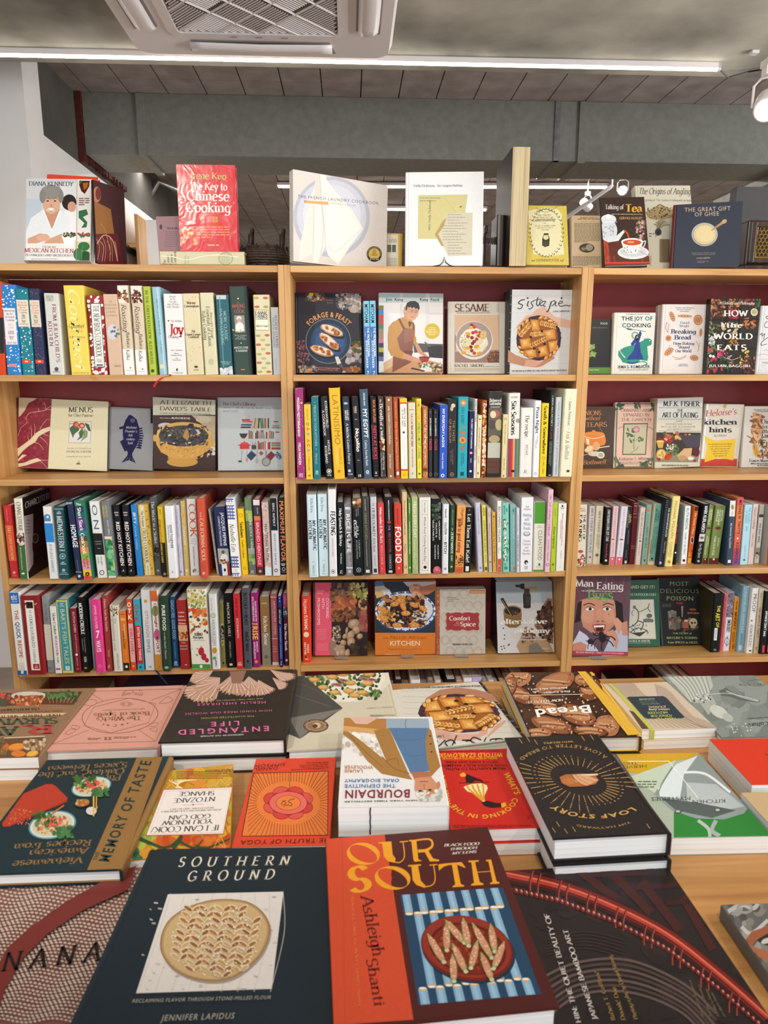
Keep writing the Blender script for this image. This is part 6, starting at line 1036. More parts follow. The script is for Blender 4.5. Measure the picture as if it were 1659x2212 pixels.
q0,q1=onY(*cp('a',842,360),2.3),onY(*cp('a',925,620),2.3)
tag(boxo('display_board',q0.x,2.3,0,q1.x,2.34,q0.z,'whitewall'),'pale grey panel behind the mauve printed card','panel')
def d(S):S.E(930,402,8,14,'5a4450').T('Fill in the holes',965,415,1030,415,12,'4a3a44','W').lines(955,425,1028,520,9,'8a727c')
face('a',(925,620),(1060,620),(900,342),'a8868c','mauve printed card partly hidden by the red film-wrapped book',d,Y=.12,sz=TOPZ,lean=6,t=.003,hard=False,cat='card',mat='matte')
# lying book carrying the red one
p0=onY(*cp('a',928,622),.02);p1=onY(*cp('a',1414,624),.02);th=onY(*cp('a',928,540),.02).z-TOPZ
def d(S):
 for i,w in enumerate(('The','Fannie','Farmer','Cookbook')):S.T(w,958+i*20,620,958+i*20,620-[30,56,62,78][i],15,'4a4430','R',up=(-15,0))
 S.T('Marion',1075,620,1075,566,11,'8fae6a','R',up=(-10,0)).T('Farmer',1092,620,1092,570,10,'8fae6a','R',up=(-10,0)).O(1305,585,42,36,3,'5f8a50').O(1305,585,36,30,1.5,'7a9a60').lines(1280,560,1330,610,6,'8a9a70',3)
 S.C([930,570,1000,575,1080,592,1180,570,1260,565,1380,575],4,'e8e6d8')
book(mat4(Z3,Y3,-X3,Vector((p1.x,.02,TOPZ))),th,.17,p1.x-p0.x,'c9c2a0','cream film-wrapped book lying flat under the upright red one','book',None,True,'film',page='pagec',spine_draw=d,crop='a')
def d(S):
 S.B(1010,30,1390,545,'c9222e')
 S.T('Irene Kuo',1102,122,1310,128,38,'b5b46a','R').T('The Key to',1095,186,1315,190,42,'efe0d6','R').T('Chinese',1080,248,1328,252,56,'f0e2d8','R').T('Cooking',1075,314,1335,318,56,'f0e2d8','R')
 S.B(1230,342,1258,376,'c98a3a').L([1230,359,1258,359],2,'c9222e').L([1244,342,1244,376],2,'c9222e').lines(1130,395,1330,470,5,'dc8a5a',6).lines(1200,502,1290,512,1,'e8a088',8)
 S.X(1050,400,1130,500,12,9,['d89a50','e0b070'],1.6)
face('a',(1042,534),(1376,539),(1016,40),'c4202c','bright red book in wrinkled clear film standing on a flat cream book',d,Y=.03,sz=TOPZ+th,lean=9,t=.03,mat='wrap',page='pagec')
# dark wicker basket with two loops
bk=empty('wicker_basket',loc=onY(*cp('a',1530,620),.12));bk.location.z=TOPZ;tag(bk,'small dark wicker basket with two tall loop handles beside the grey cookbook','basket')
m=MB()
for k in range(9):
 z=.004+k*.0075;r=.06-.0016*(k-4)**2*.6
 m.tube([(r*1.3*cos(a*pi/10),r*sin(a*pi/10),z)for a in range(20)],.005,6,closed=True)
for k in range(14):a=k*pi/7;m.tube([(.07*cos(a),.052*sin(a),0),(.078*cos(a),.06*sin(a),.035),(.07*cos(a),.053*sin(a),.07)],.004,5)
m.box(-.06,-.04,0,.06,.04,.004);m.build('bowl','wicker',bk,smooth=True)
for sx in(-.04,.055):
 h=MB();h.tube([(sx,-.02,.05),(sx,-.016,.1),(sx+.006,0,.118),(sx+.004,.016,.1),(sx,.02,.05)],.0065,8);h.build('loop_handle','wicker',bk,smooth=True)
def d(S):
 S.B(200,180,830,830,'cbc3bd').E(463,500,245,258,'a9abb6',n=48).E(463,495,222,232,'bdbec8',n=48).E(465,490,185,195,'c6c7cf',n=48)
 S.P([365,190,425,190,430,260,480,330,590,450,665,575,580,690,505,805,440,745,425,680,380,790,345,790,345,730,255,780,268,650,318,415,355,300],'e0d8cd')
 S.P([430,420,560,450,650,575,505,790,425,660],'e6ded3').P([322,420,350,420,345,735,262,770],'d8cfc4').P([365,190,385,190,395,380,345,400],'cdc5bc').C([655,580,560,660,490,722,440,690],2.5,'b5aca0').C([385,195,392,300,400,400,420,600,424,690],4,'b9b0a5').C([350,420,348,600,345,735],4,'b9b0a5').C([400,430,410,560,400,700,382,788],4,'bab1a6')
 S.P([288,392,440,402,445,420,436,422,290,410],'cf9a62').L([290,395,440,405],4,'deb183').E(293,401,6,10,'b9824c')
 S.T('THE FRENCH LAUNDRY COOKBOOK',245,377,765,422,19,'4a5068','S',track=.14).T('THOMAS KELLER',454,416,618,432,10,'77757c','S',track=.2)
 S.E(736,737,49,50,'1f1c1a',n=32).E(736,737,36,37,'c6a95c',n=30).TC('JULIA CHILD COOKBOOK AWARDS',736,737,39,40,-200,20,7,'c9b878').B(700,763,774,776,'1f1c1a').T('OF THE YEAR',706,774,766,774,8,'d8c888','B').E(736,725,14,20,'a88a40').E(736,742,24,8,'a88a40')
def ds(S):S.T('THE FRENCH LAUNDRY COOKBOOK',197,230,200,560,8,'777',up=(8,0))
face('b',(219,815),(813,823),(216,194),'d5cfc9','large white square cookbook with a napkin in a wooden ring on a plate',d,Y=-.005,dY=.13,sz=TOPZ,lean=7,t=.034,mat='gloss')
def d(S):S.B(800,590,920,830,'c9a43c').B(820,612,888,830,'d9d2c0').B(830,640,880,665,'b9b2a0').B(820,678,845,725,'5a5850').B(850,678,874,725,'4a5048').lines(822,760,882,825,7,'6a655c')
face('b',(770,828),(912,828),(775,600),'3a3424','yellow-bordered printed card between the two white covers',d,Y=.15,sz=TOPZ,lean=4,t=.006,cat='card')
def d(S):
 S.T('Emily Dickinson',988,307,1124,307,15,'55555a','R').T('The Gorgeous Nothings',1136,307,1302,304,14,'55555a','R')
 S.P([1018,360,1178,358,1334,356,1318,470,1314,640,1015,640],'c9c088').L([1178,360,1255,468,1262,472],1.5,'a8a070').T('Miss Emily Dickinson',1095,585,1098,392,14,'44443a','I',up=(-14,0)).lines(1028,370,1160,405,2,'77735c',4).E(1290,435,8,5,'77704c',-30)
 S.P([1195,475,1365,472,1362,745,1210,752,1180,690,1125,610,1180,525],'c9c3ae').P([1200,500,1180,560,1145,610,1182,685,1168,688,1123,612,1172,530],'b0955a')
 for i in range(15):S.lines(1205-30*(3<i<10),478+i*17.8,1355,492+i*17.8,1,'8d8a7e',4)
face('b',(930,825),(1426,824),(938,214),'e1e2e4','white book showing a yellowed envelope fragment and a handwritten scrap',d,Y=.035,dY=-.02,sz=TOPZ,lean=7,t=.03,mat='satin')
ws=empty('wire_book_easel',loc=onY(*cp('b',1183,825),.01));ws.location.z=TOPZ;tag(ws,'small black wire easel holding the white envelope book','book stand')
m=MB();m.tube([(-.03,.012,.002),(-.014,-.012,.002),(-.004,.0,.012),(0,.004,.028),(.004,.0,.012),(.014,-.012,.002),(.03,.012,.002)],.0016,6);m.build('wire_frame','black',ws)
# wooden press and the tall album
wp=empty('wooden_press',loc=(0,0,0));tag(wp,'dark wooden press with a threaded screw beside the tall album','press')
q=onY(*cp('b',1520,825),.05)
m=MB();x0=q.x;x1=onY(*cp('b',1572,825),.05).x;zt=onY(*cp('b',1520,482),.05).z
m.prism([(x0,.06),(x1,.06),(x1,.16),(x0,.16)],TOPZ,zt);m.build('upright','darkwood',wp,bevel=.008)
part('jaw','darkwood',wp,[(onY(*cp('b',1448,560),.08).x,.09,onY(*cp('b',1448,600),.08).z,onY(*cp('b',1468,560),.08).x,.17,onY(*cp('b',1460,545),.08).z)],.004)
m=MB();za=onY(*cp('b',1460,645),.08).z;xa=onY(*cp('b',1420,645),.08).x
for i in range(16):m.tube([(xa+i*(x0-xa)/16,.1,za),(xa+(i+.6)*(x0-xa)/16,.1,za)],.012 if i%2 else .0095,12)
m.build('screw','darkwood',wp)
part('base','darkwood',wp,[(xa-.01,.06,TOPZ,x1,.17,TOPZ+.012)],.003)
part('cheek','darkwood',wp,[(onY(*cp('b',1436,790),.06).x,.065,TOPZ,onY(*cp('b',1450,790),.06).x,.16,onY(*cp('b',1450,590),.06).z)],.004)
q0,q1=onY(*cp('c',108,765),-.01),onY(*cp('c',212,767),-.01);zt=onY(*cp('c',108,46),-.01).z
bo=book(mat4(-X3,-Y3,Z3,Vector((q1.x,.21,TOPZ))),q1.x-q0.x,.22,zt-TOPZ,'120d0a','very tall black glossy album standing with its tan page edges outward','book',None,False,'gloss',page='pagec')
def d(S):
 S.B(190,390,480,770,'c9b455').P([222,430,250,425,320,412,400,420,425,450,425,560,440,690,340,705,255,690,240,560],'d9d1a8')
 for i in range(34):
  a=2*pi*i/34;x,y=330+100*cos(a),560+142*sin(a);S.C([x-8,y-6,x,y+5,x+9,y-2,x+4,y+9],3,'6a6238')
 for i,w in enumerate(('THE THEORY','AND PRACTICE OF')):S.T(w,280-15*i,462+i*14,362+12*i,460+i*14,9,'6a6040','R')
 S.T('Gamesmanship',255,494,387,492,20,'4f482e','R').T('OR',312,507,332,507,6,'6a6040','R')
 for i,w in enumerate(('THE ART OF WINNING GAMES','WITHOUT ACTUALLY','CHEATING')):S.T(w,[262,280,303][i],525+i*12,[390,372,350][i],523+i*12,7,'6a6040','R')
 S.P([308,600,318,565,345,565,352,600,350,640,325,648,308,638],'3a3626').E(330,590,16,14,'cfc79c').B(312,575,348,580,'b9b088').E(330,628,20,16,'4a4530',wob=.1)
 S.T('STEPHEN POTTER',272,735,408,733,15,'4a442a','R').C([245,725,255,732,265,724],4,'4a442a').C([416,726,426,732,436,722],4,'4a442a').C([270,410,330,440,400,405],2.5,'6a6238').C([270,440,320,420,380,440],2.5,'6a6238')
face('c',(214,760),(469,757),(200,398),'c9b455','small yellow book with a leafy border and a bearded figure',d,Y=.012,sz=TOPZ,lean=7,t=.022,mat='film')
def d(S):
 S.T("WOMEN'S GUIDE TO",536,476,635,474,8,'6a3a2c','D').T('PIPES AND PIPE SMOKING',520,484,655,483,7,'6a3a2c','D').T('ABOUT THE BOOK',542,498,626,497,6,'a8854a','D').lines(500,502,655,620,16,'5a4c3c',3.2).E(575,653,46,28,'3a342c').E(590,650,22,20,'8a7c68').E(556,658,14,10,'77694f').T('ABOUT THE AUTHOR',525,694,622,693,6,'a8854a','D').lines(490,700,655,760,9,'5a4c3c',3.2)
face('c',(484,762),(664,762),(482,458),'b39c7a','tan paper-covered book full of small print beside the yellow one',d,Y=.03,sz=TOPZ,lean=7,t=.018,hard=False,mat='matte')
def d(S):
 S.B(640,335,960,770,'3a2a26').P([672,600,960,640,960,770,675,770],'5a2a20').P([672,560,700,610,720,770,675,770],'a8402c')
 for x,y in((685,640),(705,680),(690,720),(735,700),(900,690)):S.C([x,y,x+8,y+40,x-4,y+75],9,'8a3424')
 S.T('Talking of',684,420,796,421,26,'d8d4ce','R').T('Tea',806,436,906,436,44,'d9a23c','W').T('Here is the whole fascinating story of tea',725,453,908,454,6,'c9b8a0','D').T('GERVAS HUXLEY',768,482,908,482,15,'c9a050','S')
 S.E(705,550,52,66,'c9ced0').E(705,482,46,30,'d3d8da').E(703,466,14,16,'dfe3e4').P([700,590,745,585,795,545,805,552,765,610,700,620],'d0d5d6').X(670,520,740,590,26,5,['a8b4c0','b8a8b0','8f9cac']).O(705,497,50,12,3,'b9bfc0')
 S.C([798,548,820,570,828,615],9,'c9502c').E(853,680,94,40,'d9d8d8',n=30).E(853,676,80,30,'c4c6c8',n=30).P([780,615,912,615,900,660,870,688,825,688,795,660],'dddcdc').E(846,616,66,22,'e6e4e2',n=28).E(846,620,56,17,'c24a22',n=26).E(838,618,22,7,'e89060').X(790,640,905,680,16,4,['b0688a','6a8a58','8a8ab0']).C([905,620,925,612,915,645,895,650],6,'d3d2d2').C([885,668,910,684,945,700],6,'a8a8b8')
 S.X(870,490,920,600,50,7,['8a6a60','a88a80','6a4a42','c0a49a']).B(680,738,960,770,'b0321e').L([680,740,955,738],4,'c84a30')
face('c',(682,760),(953,757),(650,352),'33241f','dark brown book with a teapot pouring into a white cup',d,Y=.008,sz=TOPZ,lean=8,t=.024,mat='film')
def d(S):
 S.T('The Origins of Angling',885,330,1195,332,36,'3f3b36','I').T('printing of "The Treatise of Fishing with an Angle"',925,372,1205,374,12,'55504a','I')
 S.P([925,440,980,405,1050,405,1095,425,1095,470,1000,488,940,470],'9a8560').X(935,410,1090,480,60,4,['4a3c28','3a2e20','b8a478']).C([990,410,1010,395,1040,408],8,'7a6a48').C([930,470,1000,490,1090,472],8,'c9b890')
 for i in range(40):
  a=random.uniform(-2.6,-.4);S.C([985,590,1010+20*cos(a),540+30*sin(a),1022+58*cos(a),548+62*sin(a)],2,random.choice(['6a6448','4a4a34','857c58','9a8e64']))
 S.E(1002,558,20,22,'4a4030').E(1002,558,12,14,'28405a').E(1002,560,6,8,'18202c').B(1010,600,1070,740,'7a6a50').L([960,700,955,760],4,'a8884a').lines(945,560,980,590,2,'555',5)
face('c',(895,764),(1232,764),(860,280),'c9c2b0','pale book with a trout and peacock feather partly hidden behind the tea book',d,Y=.085,sz=TOPZ,lean=8,t=.03,mat='film')
def d(S):
 S.T('THE GREAT GIFT',1160,437,1435,427,24,'cdb49a','S',track=.1).T('OF GHEE',1220,465,1367,458,24,'cdb49a','S',track=.1)
 S.E(1280,572,78,70,'b9bcc0',n=36).E(1280,574,72,64,'8d8f92',n=36).E(1281,572,68,60,'d8c48e',n=36).E(1283,570,54,48,'e2d19e',n=32).P([1318,550,1322,542,1375,500,1395,482,1412,484,1410,500,1385,512,1326,548],'b08a5c').E(1397,494,16,12,'c29c70',-35)
 S.T('Elevate the flavors of simple, everyday',1202,686,1346,684,7,'9a8a86','S').T('recipes with this ancient superfood',1206,695,1342,693,7,'9a8a86','S').T('CHITRA MARTIN',1232,718,1312,716,8,'b09a8a','D').lines(1236,728,1302,743,2,'7a7078',4)
face('c',(1071,766),(1482,764),(1096,395),'2a3142','dark navy book with a bowl of golden ghee and spoon',d,Y=.05,dY=-.06,sz=TOPZ,lean=8,t=.022,spine='6a2a28')
# old radio
q0,q1=onY(*cp('c',1530,770),.03),onY(*cp('c',1990,770),.03);zt=onY(*cp('c',1560,478),.03).z
ra=empty('wooden_radio',loc=(q0.x,.03,TOPZ));tag(ra,'old dark wooden radio with a brass honeycomb grille at the right end','radio')
w,hh=q1.x-q0.x,zt-TOPZ
m=MB();m.box(0,.012,.014,w,.17,hh);m.build('cabinet','darkwood',ra,bevel=.006)
m=MB();m.box(-.004,.0,0,w+.004,.175,.014);m.build('base','darkwood',ra,bevel=.003)
m=MB()
for b in((.004,.0,.02,.022,.012,hh-.006),(w-.022,.0,.02,w-.004,.012,hh-.006),(.022,0,hh-.022,w-.022,.012,hh-.006),(.022,0,.02,w-.022,.012,.034)):m.box(*b)
m.build('front_frame','darkwood',ra,bevel=.003)
m=MB()
for i in range(7):
 for j in range(8):
  cx,cz,r=.036+i*.0125+(j%2)*.00625,.045+j*.0108,.0062
  m.tube([(cx+r*cos(pi/6+k*pi/3),.009,cz+r*sin(pi/6+k*pi/3))for k in range(6)],.0011,4,closed=True)
m.tube([(.027,.007,.036),(.14,.007,.036),(.14,.007,.132),(.027,.007,.132)],.004,6,closed=True)
m.build('grille','gold',ra)
q=onY(*cp('c',1476,285),1.3);tag(boxo('partition_panel',q.x,1.3,0,3.4,1.36,q.z,'blackpaint'),'dark grey partition behind the radio','panel')
# clear acrylic stands under the leaning covers
def stand(k,x,y,Y,sz,w=.06,label='',tilt=9):
 p=onY(*cp(k,x,y),Y);e=empty('acrylic_book_stand',loc=(p.x,Y,sz));tag(e,label,'book stand','clear book stands')
 m=MB();m.box(-w/2,-.026,.0004,w/2,.0,.003);m.box(-w/2,-.028,.0004,w/2,-.025,.014);m.build('tray','acrylic',e,bevel=.0005)
stand('u',540,905,.075,SHELF[4],.044,'clear plastic stand under the pink mushroom book')
stand('u',1250,905,.075,SHELF[4],.044,'clear plastic stand under the orange kitchen book')
stand('v',338,905,.07,SHELF[4],.044,'clear plastic stand under the grey patterned book')
stand('w',258,680,.03,SHELF[4],.05,'clear plastic stand under the spider-eating cover')
# ------------------------------------------------------------------ shelved books, cover out
CROP['q']=(30,850,310);CROP['x']=(320,850,310)
Z2=SHELF[2];Z1=SHELF[1];Z4=SHELF[4]
def d(S):
 S.B(10,30,445,930,'8a2c3c').X(30,60,430,910,120,16,['7c2434','973a48','82283a','a04450']).P([60,40,265,40,230,80,170,110,130,190,85,250,55,275],'c9bd9c')
 S.P([425,380,425,425,340,465,290,495,250,560,170,610,110,660,35,740,30,640,110,590,190,530,250,460,330,410],'ddcfae').P([30,870,30,810,120,800,200,765,270,745,325,775,240,800,150,830],'ddcfae').P([22,900,60,870,130,865,215,885,200,900,120,890,60,905],'ddcfae').P([28,770,100,705,150,712,80,760,30,800],'ddcfae')
 for c in([360,195,290,210,200,220,150,260,145,340,80,400,50,490],[435,140,390,170,360,195],[435,190,400,185,360,195],[370,190,365,140,350,100],[290,205,280,170],[300,410,340,350,385,295],[240,470,245,400,235,350],[205,510,205,430,195,380],[340,465,410,495],[300,500,350,540,390,585],[240,565,300,590,345,655],[325,775,400,770],[310,785,350,820,390,870],[170,540,160,480]):S.C(c,(5,2.5),'d8c4a6')
 S.P([442,45,1118,65,1060,930,395,925],'dcd6b4').L([438,45,395,925],4,'b8b08e')
 S.T('MENUS',635,215,918,217,56,'2f2c26','R').T('for Chez Panisse',630,266,915,270,34,'3a372e','R')
 S.P([645,322,898,325,885,575,630,570],'77705c').P([649,326,894,329,881,571,634,566],'dcdad8')
 S.P([690,360,760,400,750,430,700,470,685,515,650,430,645,400],'4a6a44').P([790,400,750,450,760,500,725,545,790,510,810,450],'4a6a44').P([810,400,855,440,850,500,770,560,800,500],'7c9068').P([820,335,870,360,890,440,860,430,830,370],'3f5f3c').C([812,410,835,460,780,555],3,'c8c490').E(718,360,35,35,'b8443c').E(725,362,20,22,'d8806a').E(786,372,38,34,'b84a3c').E(788,374,20,18,'e0b090').C([645,352,690,345],6,'5a4a34')
 S.T('THE ART & LETTERPRESS OF',613,640,896,642,12,'5a5444','R').T('PATRICIA CURTAN',610,682,894,684,22,'4a4436','R').T('FOREWORD BY ALICE WATERS',606,735,892,736,12,'5a5444','R').E(745,810,22,12,'77705c').L([715,820,775,820],4,'77705c').C([735,800,752,778,762,800],4,'77705c')
face('q',(22,915),(1060,922),(72,46),'dcd6b4','wide cream book with a dark red chicory leaf strip',d,Y=.15,sz=Z2,lean=8,t=.028,spine='8a2c3c',mat='satin')
def d(S):
 N='22224a'
 S.P([1340,245,1365,255,1420,300,1450,400,1450,520,1420,600,1370,690,1318,690,1280,600,1258,480,1262,390,1290,310,1325,255],N).P([1318,680,1370,680,1368,720,1408,805,1330,770,1242,802,1310,720],N).P([1270,375,1225,388,1212,400,1228,415,1270,405],N)
 for i in range(9):S.P([1452,400+i*26,1500-abs(i-3)*5,395+i*29,1500-abs(i-3)*6,410+i*29,1440-i*5,420+i*26],N)
 for i in range(5):S.P([1262,530+i*20,1225+i*12,560+i*24,1235+i*12,575+i*24,1280+i*8,560+i*24],N)
 S.O(1372,312,23,22,4,'9a9ca0').O(1372,312,12,10,3,'9a9ca0')
 for a in(-1,0,1):S.L([1345+a*26,740,1330+a*50,790],3,'8a8d92')
 for i,w in enumerate(('Madame',"Prunier's",'fish','cookery','book')):S.T(w,[1294,1284,1322,1300,1316][i],404+i*45,[1420,1424,1370,1394,1374][i],406+i*45,28,'c4c4cc','I')
 S.B(1580,165,1606,345,'20222c').B(1120,200,1124,202,'777')
face('q',(1068,905),(1588,905),(1116,152),'94979b','grey book with a dark blue fish silhouette',d,Y=.158,sz=Z2,lean=8,t=.024,mat='cloth',spine='6f7276')
def d(S):
 S.B(30,30,800,250,'c3c5ae').B(20,248,800,930,'3f2b28').P([500,250,790,262,780,700,700,640,690,420,600,340],'b5a68a').E(200,372,85,34,'c9c4c4').E(640,300,90,40,'c2b9a0').X(680,560,780,730,14,20,['c8c4c4','8a8a90','d8d4d0'])
 S.T('AT ELIZABETH',140,122,735,136,44,'6a4038','R').T("DAVID'S TABLE",136,194,735,208,44,'6a4038','R').T('CLASSIC RECIPES and TIMELESS KITCHEN WISDOM',136,234,728,246,12,'55403a','D').T('With a Preface by',134,288,262,291,11,'e0d4c4','W').T('RUTH REICHL',272,294,492,298,20,'eee4d4','W')
 S.E(395,790,178,58,'c8964a',n=32).P([245,700,560,700,575,760,225,755],'c8964a').P([85,520,110,420,700,440,745,540,720,640,600,720,430,755,280,745,150,680,95,590],'d0a050').E(410,470,310,140,'d8ae5e',n=40).E(410,490,288,122,'4a443c',n=36).E(78,515,24,40,'d0a050').E(735,580,34,34,'d0a050')
 S.X(140,385,690,600,230,17,['2a2826','3a3834','555048','1f1d1c','6a645a'],.45).X(180,400,660,590,40,18,['8a8e98','2a3040','c8764a','9a6a40','c8c0b4','4a5470'],.5)
 S.P([430,400,480,345,525,350,530,405,490,390],'23232c').P([400,500,430,420,465,430,475,500,455,545],'b08a48').P([520,420,580,415,610,460,560,480],'d0b8b0').E(540,440,36,18,'3a4258',40).P([170,420,215,355,220,420],'34322e').X(150,600,700,730,60,20,['c4913f','d9ac5a','c8984a','ddb264'],.4)
face('x',(38,905),(752,918),(80,40),'3f2b28','book showing a yellow footed bowl of mussels',d,Y=.155,sz=Z2,lean=9,t=.026,mat='gloss',spine='50322c',copies=1,cgroup='copies behind the mussels cover',clabel='yellow-edged copy standing behind the bowl of mussels cover',back='c8922e')
def d(S):
 S.T("The Chef's Library",858,134,1240,140,34,'a03a48','R').T("Favorite Cookbooks from the World's Great Kitchens",862,170,1542,182,20,'4a6a86','R').T('Jenny Linford',862,213,1038,214,22,'8a9298','R')
 for y in(406,527,652):S.B(1050,y-3,1520,y+3,'c9bfae')
 R=['b03a3a','8a2a2a','2a4a78','3a7a50','c8b878','333','b87a3a','777','d0604a','e0dcd0']
 for i,(x0,y,x1,c)in enumerate(((1083,305,1178,0),(1090,325,1208,8),(1075,362,1195,2),(1070,390,1186,5),(1198,388,1300,4))):S.B(x0,y-8,x1,y+10,R[c])
 for x,c,t in((1225,6,18),(1255,4,10),(1275,5,8),(1312,3,-14),(1330,3,-10),(1352,0,0),(1372,4,0),(1390,2,0)):S.P([x-8+t,285,x+8+t,285,x+8,402,x-8,402],R[c])
 for y,w,c in((325,34,'2a6a8a'),(352,48,'c8b890'),(374,50,'c8603a'),(396,62,'4a8aa0')):S.P([1478-w,y-6,1478+w,y-6,1478+w*.6,y+8,1478-w*.6,y+8],c)
 S.P([1052,462,1152,462,1130,510,1075,510],'333').B(1085,510,1120,520,'8a2a2a')
 for i,x in enumerate((1170,1190,1208,1228,1245,1262,1280,1370,1388,1408,1428,1448)):S.B(x-8,425+(i*37%30),x+7,523,R[i*3%10])
 S.P([1300,440,1335,440,1352,522,1290,522],'8f9294').B(1302,425,1335,445,'c03a40').B(1472,445,1518,525,'c9ccd0').B(1472,442,1518,455,'b03a3a')
 S.B(1060,585,1170,642,'c8343c').P([1060,588,1085,565,1145,565,1170,588],'d0454a').E(1113,560,10,9,'c8343c').B(1040,592,1062,602,'b02c34').B(1168,592,1190,602,'b02c34').B(1195,598,1250,645,'444').L([1215,600,1205,570],5,'333').L([1232,600,1245,560],5,'333')
 for i,x in enumerate((1275,1292,1310,1330,1352,1372,1390,1405)):S.B(x-8,548+(i*53%30),x+7,646,R[(0,1,3,0,8,9,0,1)[i]])
 for y,c in((575,0),(600,3),(625,6),(640,1)):S.B(1425,y-9,1530,y+7,R[c])
 S.L([1085,660,1078,770],4,'555').E(1062,785,24,12,'444').L([1142,660,1142,730],4,'b04a4a').E(1142,765,16,28,'c88a88').P([1195,660,1252,712,1190,778,1138,722],'2a3f5c').L([1258,660,1258,760],4,'777').B(1242,758,1278,805,'a8aaac').P([1305,665,1335,690,1308,718,1280,690],'9a4a44').P([1420,665,1475,712,1415,780,1365,725],'7c2a34').L([1362,660,1362,740],8,'444').E(1364,790,52,52,'77797a',n=28).E(1364,790,40,40,'a4a6a6',n=28).P([1490,668,1530,700,1545,745,1520,765,1480,740,1470,700],'34527a').X(1478,680,1530,750,20,5,['b8c8d8'])
face('x',(803,892),(1576,905),(800,46),'bcc5c9','pale blue-grey book with drawn shelves of pots and books',d,Y=.135,sz=Z2,lean=8,t=.026,mat='satin')
# top row, middle bookcase
BLK=['3a3040','6a5a68','8a7a80','55485a','a89a98','2a2430']
def d(S):
 S.X(100,170,790,1010,60,4,['4a4858','6a6878','2a2838']).E(295,200,110,70,'2a3038',n=28).E(300,190,100,55,'40463c',n=28).X(200,155,390,240,50,16,['5a3a34','7a8a50','c0b8a0','b04a38','8a6a68','3a4a34']).E(255,175,24,20,'d8c040').E(300,235,26,12,'b84a30',-30)
 S.X(520,160,760,330,130,14,['77707a','a8a0a4','5a4a5a','8a7a6a','4a4a40','c0b8b8']).X(650,200,790,360,40,26,['a89c98','c4b8b0','8f8480','d8ccc4']).X(100,660,240,900,70,12,['7a4a58','9a6a74','5a3440','8a5a60']).X(130,930,320,1025,40,16,['a89a90','c8bab0','77685e','d09040']).E(262,1010,36,16,'d08a30')
 S.X(640,740,795,900,40,30,['8a7f84','b0a4a2','c8bcb6','6a5f64','4a4048']).X(690,680,790,790,26,20,['5a5a3a','8a6a3a','a8763a','4a4a2c']).X(680,930,770,990,14,18,['c07a34','d8924a','9a5a24'])
 S.E(434,668,238,238,'8a97a4',n=48).E(434,668,232,232,'24344c',n=48).E(440,670,190,188,'2c4a76',n=40).E(450,680,150,150,'345888',n=40)
 for cx,cy,a in((472,555,22),(445,670,40),(368,772,18)):
  S.E(cx+14,cy+22,134,52,'17202e',a).E(cx,cy,130,48,'b98a6a',a,wob=.03).E(cx,cy-4,116,38,'e6dccf',a,wob=.05)
  for i in range(9):
   t=random.uniform(-95,95);u=random.uniform(-16,16);c_,s_=cos(radians(a)),sin(radians(a))
   x,y=cx+t*c_-u*s_,cy+t*s_+u*c_-4;S.E(x,y,26,18,random.choice(['b8743a','c8884a','a5622c']),random.uniform(0,180),10,.2).E(x+3,y+2,12,7,'7c4420',random.uniform(0,90))
 S.TC('FORAGE & FEAST',440,672,258,258,-141,-39,52,'e3a567','B',.08).T('Chelsy',414,246,485,246,16,'b07050','S').T('Tracey',418,272,485,272,16,'b07050','S')
 S.P([505,835,540,830,572,900,530,918],'d8d4d0').P([535,915,570,900,595,945,570,955],'55565a').P([580,950,650,940,700,1000,715,1030,600,1030],'7a4a3c').E(600,1005,20,26,'c89a94').E(660,985,14,40,'8f5c4c',-40)
 S.T('Recipes for bringing mushrooms',302,954,560,962,14,'d08070','D').T('& wild plants to your table',326,974,540,980,13,'d08070','D')
face('g',(92,1030),(790,1026),(78,158),'2c2c38','dark slate cookbook with mushroom toasts on a blue plate',d,Y=.125,sz=Z1,lean=9,t=.03,mat='gloss')
spine_row('top row of middle bookcase','g',SHELF[1],[
(826,886,802,245,1042,'7cc0dc','first blue paperback spine with black and white words',[('#',515,1042,'3f70b8'),('MITCHAM',278,478,.56,'1c2a34',.5,'B'),('THE PROVINCETOWN',528,830,.32,'e6eef6',.72,'D'),('SEAFOOD COOKBOOK',660,955,.32,'e6eef6',.4,'D'),('TOMS',560,620,.2,'a8c4e0',.2,'I'),('-','7',1002,34,.34,'e6eef6','B')],{'hard':False,'Y':.05}),
(888,950,868,243,1042,'7cc0dc','second blue paperback spine with black and white words',[('#',515,1042,'3f70b8'),('MITCHAM',278,478,.56,'1c2a34',.5,'B'),('THE PROVINCETOWN',528,830,.32,'e6eef6',.72,'D'),('SEAFOOD COOKBOOK',660,955,.32,'e6eef6',.4,'D'),('TOMS',560,620,.2,'a8c4e0',.2,'I'),('-','7',1002,34,.34,'e6eef6','B')],{'hard':False,'Y':.05}),
],Y=.05)
